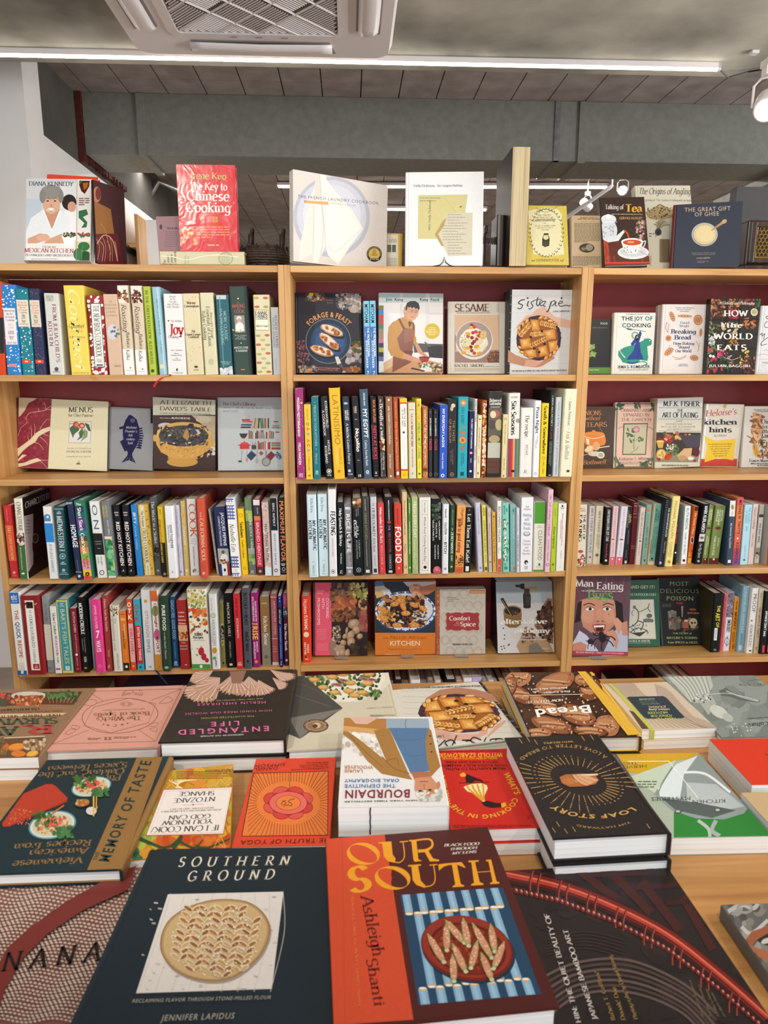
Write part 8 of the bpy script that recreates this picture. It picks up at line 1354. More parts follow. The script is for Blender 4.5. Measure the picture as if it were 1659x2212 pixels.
def d(S):
 S.B(62,145,104,895,'a8583c').X(66,150,100,890,120,6,['c8865c','b8704c','8a4028'])
 for i in range(6):
  for j in range(4):
   cx,cy=165+j*105+(i%2)*52,200+i*128
   if cx<600:S.O(cx,cy,50,52,2.5,'a08a78').O(cx,cy,34,40,1.5,'a89484')
 S.B(438,152,610,192,'b0784c').T('REVISED EDITION',455,180,600,180,10,'d8b890','D')
 for i,w in enumerate(('"Eat like a girl','write like an angel"','Irish Times')):S.T(w,188,240+i*20,[285,330,265][i],240+i*20,10,'7a7268','D')
 def blob(k,c):S.P([358+(x-358)*k if 0 else x for x in[]]or[(358+(x-358)*k,505+(y-505)*k)for x,y in((165,420),(190,402),(230,412),(280,400),(330,402),(357,415),(385,402),(430,400),(490,412),(530,402),(552,420),(540,450),(550,500),(540,550),(552,590),(530,608),(480,598),(430,612),(385,602),(357,592),(330,608),(280,610),(225,598),(185,606),(165,585),(178,550),(168,500),(178,455))],c)
 blob(1.02,'c9a07c');blob(.98,'96353c')
 S.T('Comfort',212,492,446,492,46,'dcc8ba','W').T('&',258,552,330,552,48,'c07a5c','I').T('Spice',334,556,508,558,48,'dcc8ba','W').T('NIAMH SHIELDS',250,772,470,772,20,'5f4a44','D')
face('v',(66,890),(612,892),(66,146),'b9b3a8','grey patterned book with a scalloped dark red label',d,Y=.07,sz=Z4,lean=7,t=.02,hard=False,copies=1,cgroup='copies behind the scalloped label cover',clabel='copy standing behind the scalloped label cover')
def d(S):
 S.B(730,55,1390,300,'a8b4bc').B(730,300,1390,860,'c6c5c7')
 S.P([1170,470,1310,245,1360,250,1375,760,1330,740,1165,560],'8a6a50').P([1215,450,1320,270,1350,280,1360,600,1180,520],'4a3028').X(1200,300,1370,740,70,20,['3a241e','5a3a30','6a4838','2a1a16']).P([960,780,1050,600,1330,740,1380,855,1000,855],'a88c6c').P([1100,770,1190,740,1290,855,1100,855],'77706a').X(1030,570,1170,750,40,18,['5a4034','7a5c48','4a3028','8a6c54'])
 S.P([815,400,830,350,1010,350,1022,420,1015,540,960,575,880,575,830,540],'7a6038').E(918,385,103,58,'9a7a48',n=36).E(918,388,92,48,'241f1c',n=32).X(900,390,990,440,20,8,['5a3a34','7a4a44']).P([785,262,815,242,925,440,900,448],'2a2420').L([800,262,908,445],8,'a87a40').E(800,254,18,12,'3a332c',-30)
 S.P([1035,200,1050,185,1110,185,1122,210,1122,340,1040,345],'2a231e').E(1080,345,42,14,'2a231e').E(1078,190,36,14,'3f3832').B(1048,130,1108,182,'4a3a30').P([1000,85,1050,80,1052,145,1008,140],'24282c').P([950,92,1005,95,1005,125,952,118],'2a2f34').P([1050,120,1200,118,1215,132,1200,142,1055,138],'c09a50').E(1200,130,14,10,'d0b470').B(1060,225,1112,320,'3a3430')
 for x,y in((815,580),(828,658),(826,700),(820,780),(870,772),(882,764),(800,818),(828,805),(790,785)):S.E(x,y,8,7,'2a2426',wob=.3)
 S.O(1250,140,44,46,2,'b8c4cc').TC('Jamie Hall',920,390,105,80,-110,-40,16,'e4dcc8','D')
 S.T('alternative',790,534,1308,530,56,'e6e2dc','W').T('alchemy',944,634,1338,634,56,'e6e2dc','W').T('Recipes & Mindful Baking',866,688,1244,688,22,'cfcac6','S').T('CBD, HERBS & ADAPTOGENS',920,718,1298,714,15,'d8d4ce','D').T('PRESTEL',1246,815,1340,813,13,'d8cfc4','S')
face('v',(752,860),(1388,856),(728,60),'c2c4c8','grey-blue book with a dropper bottle and chocolate bars',d,Y=.062,sz=Z4,lean=6,t=.02,spine='17181a',copies=3,cgroup='copies behind the dropper bottle cover',clabel='black-spined copy standing behind the dropper bottle cover',back='3a3a3c')
def d(S):
 S.B(55,40,520,690,'5a4450').P([80,40,510,40,500,280,420,200,260,190,130,220,85,300],'5f3f4a')
 for i in range(9):S.C([90+i*50,45,100+i*46,120,130+i*40,200-6*i],7,['6d4c56','543742','77586a'][i%3])
 S.P([110,300,130,230,260,200,400,230,425,320,400,440,330,510,240,515,150,450],'b5806a').P([105,260,140,230,130,400,80,420],'241a1c').P([410,230,470,260,480,420,420,400],'221a1c').E(190,360,50,60,'c08c74').E(360,360,44,60,'c08c74').E(285,370,32,70,'bc8670')
 for x in(205,345):S.E(x,304,34,14,'d8ccc4').E(x+2,304,13,13,'2a1c1a').C([x-38,298,x,286,x+38,300],5,'4a2c28')
 S.C([150,275,200,258,245,275],8,'33211f').C([310,275,350,258,400,275],8,'33211f').E(270,405,14,8,'8a5648').E(308,404,12,8,'8a5648').E(358,346,4,4,'3a2420')
 S.P([222,435,270,425,335,430,325,480,290,498,245,490],'8a3a40').P([232,440,325,436,320,465,250,470],'ddd4cc').P([245,455,318,452,305,485,260,482],'401c20')
 S.P([60,580,120,480,180,520,240,600,300,680,60,680],'b9bcd0').P([300,690,380,520,420,470,515,480,515,690],'aab0c6').P([330,500,390,470,420,500,440,560,420,640,390,560],'bf8a74').P([385,380,430,375,480,430,440,520,420,470],'c4907a').P([460,420,510,400,515,520,470,520],'b9846e').P([62,590,130,570,180,600,170,650,62,650],'b5806c')
 S.E(308,540,30,38,'1f1820').E(298,505,20,18,'241c24')
 for p in([305,530,260,500,235,520],[300,545,250,550,215,610],[310,560,300,610,305,640],[320,550,370,570,400,610],[325,530,380,530,415,560],[300,520,250,515,225,495]):S.C(p,9,'1f1820')
 S.E(208,570,24,22,'2a2028')
 for p in([210,570,190,600,190,630],[200,565,170,565],[215,575,240,600,245,630]):S.C(p,6,'2a2028')
 S.P([60,645,518,655,515,690,60,680],'9a4048').T('PETER MENZEL AND FAITH DALUISIO',92,662,480,672,9,'e8c4c4','D')
 S.T('Man',88,120,236,122,58,'dcd8d6','R').T('Eating',262,142,480,146,58,'dcd8d6','R').T('Bugs',190,226,398,226,80,'5a9a58','R').T('THE ART AND SCIENCE OF EATING INSECTS',135,160,440,165,8,'d8ccc8','D')
face('w',(62,670),(515,682),(82,45),'5a4450','glossy cover of a person in a purple hat eating a spider',d,Y=.03,sz=Z4,lean=7,t=.02,mat='film',hard=False)
def d(S):
 S.T('AND GET IT!',526,136,736,138,24,'c9c2a4','B').T('COMPLEAT OUTDOOR CHEF',440,194,748,196,18,'b9c4b0','R').P([470,228,726,225,745,550,470,550],'b5b5a4').P([475,233,721,230,740,545,475,545],'c6c6b8')
 for p in([570,290,600,330,595,400,560,440],[600,330,650,310,680,290],[590,400,640,420,620,480],[560,440,520,460,520,500],[660,380,715,390,715,410,640,410],[540,490,600,460,660,480,620,520],[690,260,680,300,700,330],[560,310,545,340,560,360]):S.C(p,random.uniform(4,9),'4a4c48')
 S.E(568,290,12,15,'6a6c66').E(690,360,24,18,'5a5c58').X(520,430,680,520,30,9,['55574f','77796f','3f413c'],.4).B(640,385,720,408,'66685f').P([540,500,660,490,610,530],'3c3e38')
 S.T('GEORGE W. MARTIN',522,573,694,571,14,'c4d0c0','W').T('ILLUSTRATED BY THE AUTHOR',515,586,700,584,7,'9ab8a8','D')
face('w',(440,612),(778,614),(430,70),'2f5a48','green film-wrapped book with a pale ink drawing panel',d,Y=.1,sz=Z4,lean=7,t=.02,mat='film')
def d(S):
 c='8fa06c'
 for i,(w,x0,x1)in enumerate((('MOST',854,1010),('DELICIOUS',774,1096),('POISON',828,1052))):S.T(w,x0,114+i*60,x1,116+i*60,34,c,'S',track=.08)
 S.P([840,330,912,330,908,470,850,470],'66645f').E(876,330,38,14,'7c7a74').E(876,318,10,6,'8a8882').B(852,345,868,460,'8a8883').X(860,380,1080,470,60,14,['4a3a30','5f4a3c','3a2c26','77624c','2a201c']).P([900,370,940,365,940,470,905,470],'5a5854').P([915,260,930,250,960,360,940,370],'1f1f1f').P([950,280,966,280,962,370,955,370],'a88a70').E(928,256,22,9,'7a2c2c').E(955,258,14,9,'8a3030').E(1048,415,34,36,'b5aa8c').B(1028,435,1065,460,'a89c80').E(1038,418,9,10,'2a2622').E(1062,416,7,9,'2a2622').B(970,400,1010,460,'9a5a4c').E(990,400,18,10,'c8a890').E(935,400,16,16,'8a6a4c').E(975,480,10,20,'8a3030',30)
 S.T('NOAH',1020,316,1072,317,16,'b06a44','D').T('WHITEMAN',1000,345,1098,346,16,'b06a44','D').lines(795,260,870,290,4,'5f5c54',4)
 S.T('THE STORY of',882,510,1036,511,14,c,'D').T("NATURE'S TOXINS-",832,548,1090,548,17,c,'D').T('from SPICES to VICES',840,584,1084,586,16,c,'D')
face('w',(786,608),(1138,606),(750,52),'1f2123','black book with green capitals, a skull and jars',d,Y=.1,sz=Z4,lean=7,t=.026)
# ------------------------------------------------------------------ books lying on the table (most face the far side)
def d(S):
 S.B(-300,255,760,870,'8f6f54').P([-100,270,110,278,60,400,-150,400],'4a4a30').X(-50,280,110,335,26,11,['b03a34','8a2a2a','c85044']).P([120,290,260,268,430,270,370,380,50,395],'55382c').E(265,305,165,40,'c9c3bc').E(260,345,180,44,'8f4a2a',-5).X(110,310,400,385,50,15,['a85a34','c87a4c','7a3a20','d8a070']).P([430,270,740,265,660,385,365,380],'5f3426').X(430,280,690,330,70,14,['3f5a30','5a7a44','2f4424'],2)
 for i in range(7):S.L([430+i*40,320,450+i*30,370],3,'c8a884')
 S.T('LISA MONTGOMERY',350,412,0,425,18,'4a3a2e','W').T('LIVING THE RAW LIFESTYLE ON A BUDGET',560,432,-60,446,16,'a0503c','D').P([600,458,560,478,-100,500,-100,470],'d0b890').T('FOOD . ENERGY . SHELTER',540,466,-30,484,18,'3a3428','W').T('SURVIVAL',515,500,-260,520,52,'3a4f3c','W').T('R',460,568,215,572,76,'b03c40','W').T('AW',150,580,-180,590,76,'3a4f3c','W')
 S.P([-100,690,410,665,350,855,-100,862],'6a4630').L([-100,690,405,668],8,'d8c8ac').E(150,765,82,34,'c8742c',-8).E(150,760,70,26,'dd9038',-8).E(165,825,66,28,'cf7a2c').E(290,825,58,28,'d08a30',-15).E(290,822,46,21,'e0b050',-15).P([0,830,20,760,60,730,85,750,50,830],'c86a34').X(220,690,400,790,40,18,['b59a7c','cdb698','8a6a50']).X(0,690,60,850,24,10,['5a6a3c','7a5a34'])
lying('A',None,None,(-100,862),(350,852),.905,.02,'8f6f54','brown book with oranges and carrots at its foot, at the table corner by the column',d,size=(.2,.25),hard=False,copies=1,cgroup='copies under the brown oranges book',clabel='copy lying under the brown book with oranges',back='e0dcd4')
def d(S):
 g='97694e'
 for l in([790,265,1625,240],[790,265,470,735],[1625,240,1395,712],[470,735,1395,712],[790,265,945,362],[1625,240,1350,348],[470,735,790,612],[1395,712,1225,598]):S.L(l,4,g)
 S.P([(1075+343*cos(a*pi/30)-60*sin(a*pi/30)*0,482+158*sin(a*pi/30)-22*cos(a*pi/30))for a in range(60)],g).P([(1075+335*cos(a*pi/30),482+153*sin(a*pi/30)-22*cos(a*pi/30))for a in range(60)],'d39a8c')
 S.L([1160,325,1395,375,1330,545,990,636,750,570,840,405,1160,325],6,g)
 for i in range(24):a=i*pi/12;S.L([1132+20*cos(a),378+10*sin(a),1132+58*cos(a),378+27*sin(a)],2.5,g)
 S.T('SIMPLE SPELLS FOR EVERYDAY MAGICK',1300,415,920,430,10,g,'D').T('Book of Spells',1340,444,835,462,34,g,'W').T("The Witch's",1265,486,858,500,34,g,'W').E(1027,570,22,12,g).E(1020,568,16,9,'d39a8c').E(968,568,14,8,g).E(1095,562,15,8,g).E(928,560,10,6,g).E(1142,550,10,6,g).T('II',1000,672,925,674,26,g,'W').lines(785,680,905,700,2,g,7).lines(1020,668,1220,690,2,g,7)
 for p in([1090,305,1120,262,1190,255,1180,280,1130,290],[1280,295,1262,258,1190,255,1210,280,1255,300],[740,380,800,340,862,345,850,385,790,390],[1425,370,1500,312,1545,345,1480,370],[580,640,640,600,680,610,620,650],[640,600,650,570,712,578,695,605],[1330,580,1340,560,1410,545,1400,575],[1340,600,1400,590,1405,620,1370,620]):S.C(p+p[:2],3.5,g)
 for i in range(4):S.C([1100+i*18,300,1115+i*16,275],4,g).C([1215+i*18,300,1205+i*17,275],4,g)
lying('A',(752,240),(1640,205),(352,800),(1432,758),.9,.0347,'d39a8c','dusty pink hardcover with bronze line drawings and an oval frame',d)
def d(S):
 F=['c9a898','b58c78','dcc4b6','a8806c']
 for cx,cy,rx,ry,a0,a1 in((420,240,150,110,60,200),(560,190,200,150,100,215),(800,180,190,120,30,130),(980,120,190,60,-30,60),(680,150,160,140,40,150),(500,130,210,70,120,240),(880,210,130,80,10,110),(1000,190,110,60,-20,60)):
  S.P([(cx,cy-60)]+[(cx+rx*(1+.1*(i%3)-.12*(i%7==3))*cos(radians(a0+(a1-a0)*i/34)),cy+ry*.8*(1+.1*(i%3)-.12*(i%7==3))*sin(radians(a0+(a1-a0)*i/34)))for i in range(35)],F[1])
  for i in range(17):
   a=radians(a0+(a1-a0)*i/16);S.C([cx,cy-55,cx+rx*.5*cos(a)+6,cy+ry*.36*sin(a)-14,cx+rx*cos(a),cy+ry*.8*sin(a)],(4,9),F[(i*3)%4])
 S.P([640,80,780,75,740,180,660,180],'8a6454')
 p='d2689a'
 S.T('NEW YORK TIMES BESTSELLING AUTHOR',918,303,408,326,9,'a8905c','D',track=.1).T('MERLIN SHELDRAKE',944,326,368,348,20,p,'S',track=.2).T('HOW FUNGI MAKE OUR WORLDS',995,398,268,428,15,p,'S',track=.15).T('THE ILLUSTRATED EDITION',848,446,402,466,13,'a8a05c','S',track=.1).T('LIFE',725,494,482,504,36,p,'B',track=.35).T('ENTANGLED',972,536,205,570,40,p,'B',track=.3).T('ABRIDGED BY THE AUTHOR',758,602,395,618,10,'d8d0cc','D',track=.1)
lying('B',(318,88),(1180,52),(45,670),(1112,640),.925,.0297,'211d1a','glossy black hardcover with a ruffled pale fungus and pink letters',d,mat='film',copies=1,cgroup='copies under the fungus book',clabel='copy lying under the black fungus hardcover')
def d2(S):
 S.P([0,85,400,80,370,170,300,230,140,310,-420,330],'d6d1c4').P([0,90,300,85,340,120,280,220,60,310,-420,260],'e0dcd0').X(-300,88,300,290,170,15,['3f5a2c','5a7a3c','2f4422','6f8a50'],.8)
 for x,y in((5,95),(205,95),(62,165),(195,168),(50,228),(155,240),(95,262),(-80,120),(-150,200),(-60,240),(-220,140)):S.E(x,y,44,20,'b8863f').E(x-4,y-4,32,13,'d0a868')
 for x,y in((170,135),(230,140),(5,145),(-40,180)):S.E(x,y,44,12,'b8787a',10).E(x,y,30,5,'7a3a40',10)
 S.P([-420,90,-300,100,0,360,-330,600,-440,560],'4a4844').P([-330,600,-200,480,0,365,-420,440],'77736c').C([-400,250,-250,300,-90,350],7,'5f5c56').C([-380,160,-260,200,-120,280],5,'5a5750')
 S.E(-208,500,98,50,'4a241c',n=36).E(-208,500,80,40,'a08a70',n=32).E(-208,500,68,32,'8a6c50',n=30).E(-200,497,30,22,'c4ae90').E(-214,502,20,14,'55382a').TC('FOUNDATION BOOK AWARD JAMES BEARD',-208,500,84,42,0,350,6,'d8c4a0','D')
 S.T('RONNI LUNDY',392,348,185,358,9,'9a927e','R',track=.3).lines(215,412,410,428,2,'8a8270',4).L([395,85,470,430],9,'d9d3c2')
lying('D',(-330,112),(415,78),(-435,690),(500,640),.904,.0193,'c9c0ac','linen-coloured book with a dark slate corner and peas and potatoes',d2,mat='cloth',copies=1,cgroup='copies under the linen-coloured book',clabel='copy lying under the linen-coloured book with the slate corner')
def d(S):
 for i in range(9):S.L([450+i*6,180+i*45,1230+i*25,175+i*47],3,'b5b2aa')
 S.P([640,290,760,215,900,200,1040,215,1245,240,1280,310,1060,280,860,260],'b07c62').P([650,500,740,520,880,560,1060,560,1090,480,1130,475,1130,560,1000,620,760,600,620,560],'d0a090').P([1130,570,1200,490,1268,452,1270,470,1200,530,1130,590],'cf9c86')
 pie_art(S,lambda x,y:(912-318*x-30*y,400-152*y))
 S.T('THE RECIPES & STORIES OF A BIG-HEARTED BAKERY IN DETROIT',1165,180,462,200,11,'444','D').T('Lisa Ludwinski',790,575,600,585,16,'77706e','D')
 for p in([1290,630,1230,600,1190,615,1210,660],[1210,600,1150,610,1170,650,1110,660],[1120,590,1080,668],[1080,610,1020,590,1000,620,1050,640],[960,620,1000,612,930,612],[890,575,850,660,830,668,800,630,850,610,880,640],[800,610,760,650,745,660],[740,620,700,650,740,660]):S.C(p,9,'2a2a2a')
lying('D',(443,185),(1215,165),(560,690),(1440,585),.9,.0346,'cfcbc2','second pie book, upside down on the table behind the red paperback',d,spine='2a2624',page='page')
def d(S):
 S.X(10,70,640,460,60,40,['3a231a','4a2c20','2a1912']);B=['8a5236','9a6242','774228','a8704c']
 for x,y,rx,ry,a in((110,105,85,50,-10),(340,130,130,60,-20),(120,200,100,44,30),(320,390,130,48,15),(480,330,120,56,20),(560,170,70,70,0),(660,400,80,70,0),(280,270,110,40,30),(520,110,60,40,0),(240,440,80,30,0),(560,430,110,30,5),(60,150,40,60,20)):
  S.E(x,y+5,rx+4,ry+5,'1f120d',a,wob=.03).E(x,y,rx,ry,random.choice(B),a,wob=.03).E(x-6,y-8,rx*.75,ry*.6,random.choice(['b5805a','a87450']),a,wob=.06)
  for k in range(3):S.C([x-rx*.6,y-8+14*k-ry*.2,x,y-14+12*k,x+rx*.6,y-4+10*k],5,['d0a884','6a3c26','c4966e'][k])
 S.X(10,70,750,455,260,5,['c8a080','5a3422','2a1912','dcb898'])
 S.P([480,62,530,62,875,452,790,458],'dcae3e').C([495,62,815,456],2,'c89a30')
 S.T('Melissa McCart',416,158,188,170,11,'e4dcd0','W').T('Rick Easton',432,180,270,190,11,'e4dcd0','W').T('with',240,183,200,186,8,'e4dcd0','D').L([145,210,518,204],3,'e4dcd0').T('HOW TO EAT IT',388,232,168,246,14,'e4dcd0','W').T('and',312,256,270,258,8,'e4dcd0','D').T('Bread',560,270,205,300,46,'efeae2','B',up=(16,46))
lying('F',(-10,66),(540,60),(195,468),(880,458),.925,.0297,'3a231a','dark loaf-covered book with a yellow cloth spine',d,spine='dcae3e',copies=1,cgroup='copies under the loaf photo book',clabel='copy lying under the yellow-spined loaf photo book',back='7a2a2a',page='page')
def d(S):
 for i in range(46):S.C([640+i*4,125,840+i*3,300-i,870+i*12,410],2,['b5a08c','d8cab8','a08874'][i%3])
 for i in range(40):S.C([960+i*.5,135+i*2,1060+i*4,190+i*5,1120+i*5.5,300+i*3,1345,395+i*.5],2.4,['a58e7a','dccfbf','8f7764'][i%3])
 S.P([800,300,880,415,920,415,830,310],'5a4436').P([785,222,800,216,1010,212,1030,222,1142,342,1130,350,910,352,890,342],'2c3a46')
 for i,(w,c,h)in enumerate((('ELLEN ZACHOS','b8c4a0',8),('YEAR AFTER YEAR','667c70',6),('SEASON BY SEASON','667c70',6),('Wild Foods You Find','8a9a94',7),('JOURNAL','d0a878',12),('without dying','cfd4cc',11),('WILD FOODS','b5c060',13),('FORAGE FOR','b5c060',13),('HOW TO','b5c060',13))):y=225+[0,11,21,31,46,63,80,99,117][i]*1.02;x=940+6*i*1.6;S.T(w,x+[15,10,14,18,50,62,40,56,70][i],y,x-[100,110,112,110,85,88,104,96,70][i]+20,y+3,h,c,'D')
 S.P([666,128,690,128,952,415,926,418],'b9c058')
lying('F',(672,130),(1052,126),(880,425),(1342,408),.9,.0172,'cdbca8','small journal with mushroom gill photo and a green elastic band',d,hard=False,copies=1,cgroup='copies under the gill photo journal',clabel='copy lying under the mushroom gill journal')
eb=MB();q=[onZ(*cp('F',x,y),z)for x,y,z in((678,128,.9012),(940,417,.9012))];e_=onZ(*cp('F',940,417),.9)
eb.box(-.004,-.0012,-.033,.004,0,.0012);o=eb.build('elastic_band',noise_mat('green_elastic','b0b84c','bcc45c',80));o.location=q[1]+Vector((0,-.0022,-.001));tag(o,'yellow-green elastic strap down the front edge of the gill photo journal','elastic strap')
def d(S):
 S.X(1040,85,1700,470,60,60,['7d8682','8d9692','747d7a']).P([1035,92,1300,85,1320,150,1260,260,1180,250],'b5bab4')
 for i in range(16):S.C([1050+i*15,90,1130+i*11,160,1180+i*9,240],3,['d8dcd6','6a726e'][i%2])
 S.P([1190,215,1300,190,1340,260,1290,330,1240,260],'a8aea8').X(1190,200,1310,250,20,7,['4a504e','d8dad6']).E(1355,310,62,34,'c4c8c2',30).E(1410,345,36,24,'b0b5b0',30).P([1355,180,1400,160,1440,190,1530,220,1610,240,1600,252,1500,240,1420,215,1370,210],'5f6866').C([1400,180,1500,220,1600,245],8,'a8aeaa').C([1200,220,1400,195,1600,240],3,'d0d4d0').X(1420,380,1560,460,18,5,['c4c8c4'])
 S.T('Mary J. Troy',1620,134,1480,140,10,'4a504e','I').T('Culture',1659,370,1530,384,24,'3f4644','R').T('Art and Fashion',1659,340,1525,350,9,'4a504e','R').O(1590,130,60,22,4,'6a726e')
lying('F',(1032,88),(1640,84),(1372,466),(2060,455),.895,.0298,'858e8a','grey-green book with a swimming pale figure and outstretched hand',d,spine='9aa39f')
lying('F',(1300,478),None,(1560,760),(2060,752),.905,.0398,'d23a24','plain bright red book at the right edge of the table',lambda S:S.C([1640,570,1700,600,1660,640],4,'6a1a12'),hard=False)
lying('K',(1540,352),(1790,345),(1700,545),(2100,535),.9,.0348,'bfa37c','plain tan book at the right edge below the red one',None,hard=False)
def d(S):
 S.P([880,100,1045,95,785,822,555,832],'8f6a3c')
 for a in range(5):S.C([900+a*32,100,590+a*48,828],2,['856134','9a7444'][a%2])
 S.T('MEMORY OF TASTE',695,780,972,130,62,'1c3434','B',up=(-66,-7),track=.12).T('THE',622,768,640,712,26,'1c3434','B',up=(-26,-3))
 g='8a6c44'
 for w,x0,y0,x1,y1,h in(('Spaces Between',820,140,305,165,34),('Oakland, and the',800,178,248,205,36),('Phu Quoc,',778,218,455,236,36),('Recipes from',588,632,90,662,42),('American',570,682,188,702,42),('Vietnamese',535,742,82,772,44)):S.T(w,x0,y0,x1,y1,h,g,'R',up=(-h*.34,h))
 S.P([150,340,290,285,335,282,355,292,430,375,432,392,60,552,20,552,12,538],'8a2c20').P([150,340,290,280,335,278,355,290,434,368,420,388,60,545,20,550,14,530],'b23c28').X(60,440,200,540,60,5,['d07850','c05a3c'])
 for cx,cy,rx,ry in((335,540,155,88),(585,298,130,62)):S.E(cx,cy,rx,ry,'5f8f98',-12,36).E(cx,cy,rx*.93,ry*.9,'c4d4d4',-12,36).E(cx,cy,rx*.84,ry*.8,'cdbfa4',-12,32).X(cx-rx*.75,cy-ry*.7,cx+rx*.75,cy+ry*.7,90,13,['c8845a','b0603c','d8a880','8a9a4c','cfc0a0'],.6,ell=True).X(cx-rx*.8,cy-ry*.9,cx+rx*.2,cy,30,20,['3f6a34','5a8a48','2f4f28'],.6).X(cx,cy+ry*.1,cx+rx*.8,cy+ry*.9,24,22,['2f5a34','4a7a44','3a6a3c'],.6).X(cx-rx*.2,cy-ry*.5,cx+rx*.4,cy+ry*.2,20,9,['c8443c','d8645a'])
 S.E(528,402,54,30,'2a2c2c',-10).E(528,402,46,24,'8a6a3a',-10).X(490,385,565,420,24,8,['a8844a','b85c34','c8a868']).E(585,455,34,26,'cfc8c4').P([630,420,600,490,595,470],'cfc8c4').L([600,362,600,490],10,'d8a848').L([618,360,616,455],8,'c89838').L([335,470,410,420],9,'b8703a')
lying('H',(190,135),(1040,95),(-265,860),(785,822),.905,.0198,'1d2f36','dark teal book with noodle bowls and a wide tan spine strip',d,spine='8f6a3c',mat='satin',copies=1,cgroup='copies under the noodle bowl book',clabel='copy lying under the dark teal noodle bowl book')
def d(S):
 S.X(800,170,1590,780,260,38,['c8902c','d0a034','c06c28','a8a838','d88834','b89a34']).X(860,420,1060,680,40,30,['a8b048','8fa040','c8c050']).X(1000,620,1500,700,60,30,['c05c24','b8481c','cf7030'])
 for _ in range(26):
  x,y=random.uniform(950,1560),random.uniform(180,320);S.C([x,y,x+30,y-30,x+60,y-10,x+90,y-40],3,random.choice(['e0cc80','d8b860','c8a848']))
 for i in range(9):S.C([1170-i*6,310,1130+i*8-30,270,1080+i*22,255],5,'e4d8a0')
 for p,w in(([890,630,960,660,1060,690,1150,640],26),([1100,690,1150,640,1160,610],40),([1250,680,1330,690,1480,630],22),([1150,650,1240,690,1300,640],18)):S.C(p,(w,w*.4),'2c4a28')
 S.X(830,700,900,780,10,22,['2f6a4a','1f4a34']).C([1370,690,1410,620,1440,690,1400,660],3,'d8c050')
 S.P([1045,316,1490,300,1430,605,930,615],'b05a4c').P([1048,320,1486,304,1427,600,938,610],'e6dedb').L([1062,330,1476,314,1420,592,956,602,1062,330],2.5,'d0988c')
 for w,x0,y0,x1,y1,h in(('SHANGE',1376,328,1142,334,26),('NTOZAKE',1380,364,1110,376,28),('MEDITATIONS, AND RECIPES',1368,430,1088,440,9),('AFRICAN AMERICAN FOOD MEMORIES,',1418,442,1028,456,10),('GOD CAN',1350,474,1080,486,26),('YOU KNOW',1362,506,1040,520,28),('IF I CAN COOK/',1406,545,970,560,34)):S.T(w,x0,y0,x1,y1,h,'3a3432','R',up=(-h*.22,h))
 S.L([1165,418,1308,412],2,'c8605a').E(1236,415,6,5,'c8403a').T('EDWIDGE DANTICAT',1500,186,1310,192,9,'6a4c20','D').lines(1130,196,1520,250,4,'7a5c28',4)
lying('H',(1025,178),(1590,158),(785,778),(1475,690),.893,.0138,'c8902c','orange and yellow painted paperback with a white label',d,hard=False,copies=1,cgroup='copies under the painted paperback',clabel='copy lying under the orange and yellow painted paperback')
def d(S):
 S.P([214,415,732,400,728,846,132,852],'1c1410').P([218,419,728,404,724,841,138,848],'dd7a3c')
 cx,cy=455,622
 for i in range(72):
  a=2*pi*i/72;ca,sa=cos(a),sin(a)
  r0=1.0;tx=[((730-cx)/ca)if ca>0 else((176+(640-622)*0-cx)/ca)if ca<0 else 1e9,((845-cy)/sa)if sa>0 else((408-cy)/sa)if sa<0 else 1e9];r=min(abs(t)for t in tx);xo=cx+r*ca;yo=cy+r*sa
  xo=max(xo,215-(yo-415)*.185);S.L([cx+218*ca,cy+150*sa,xo,yo],3,'55200f')
 S.L([468,408,464,520],3,'55200f')
 for i in range(8):a=pi/8+i*pi/4;S.E(cx+118*cos(a),cy+75*sin(a),62,44,'6a1f1c',0,28).E(cx+118*cos(a),cy+75*sin(a),59,41,['c8403c','d2524a'][i%2],0,28)
 for i in range(8):a=i*pi/4;S.E(cx+112*cos(a),cy+70*sin(a),30,20,'b02c2c',0,18)
 S.E(cx,cy,132,80,'6a1f1c',n=40).E(cx,cy,129,77,'d8685c',n=40).E(cx,cy,86,52,'6a1f1c',n=36).E(cx,cy,83,50,'dd7a3c',n=36)
 S.C([415,640,408,625,425,612,440,624,425,635,445,640,460,630],4,'3a1610').C([500,595,470,600,455,615,475,622,480,640,460,642],4,'3a1610').C([415,610,440,606],3,'3a1610').E(425,648,4,3,'3a1610')
 for w,x0,y0,x1,y1,h in(('SIMPSON',438,346,222,358,20),('DANIEL',386,372,222,382,20),('AND PRACTICES',734,336,580,342,9),('TEXTS, PHILOSOPHY,',734,350,530,360,9),("TO YOGA'S HISTORY,",734,364,532,372,9),('A COMPREHENSIVE GUIDE',734,376,474,390,9),('THE TRUTH OF YOGA',790,862,128,880,30)):S.T(w,x0,y0,x1,y1,h,'5a1a14','S',up=(-h*.2,h),track=.05)
lying('J',(184,316),(790,310),(65,925),(742,912),.897,.0158,'d2472f','red-orange paperback with a sunburst and lotus diagram',d,hard=False,copies=1,cgroup='copies under the lotus paperback',clabel='copy lying under the red-orange lotus paperback')
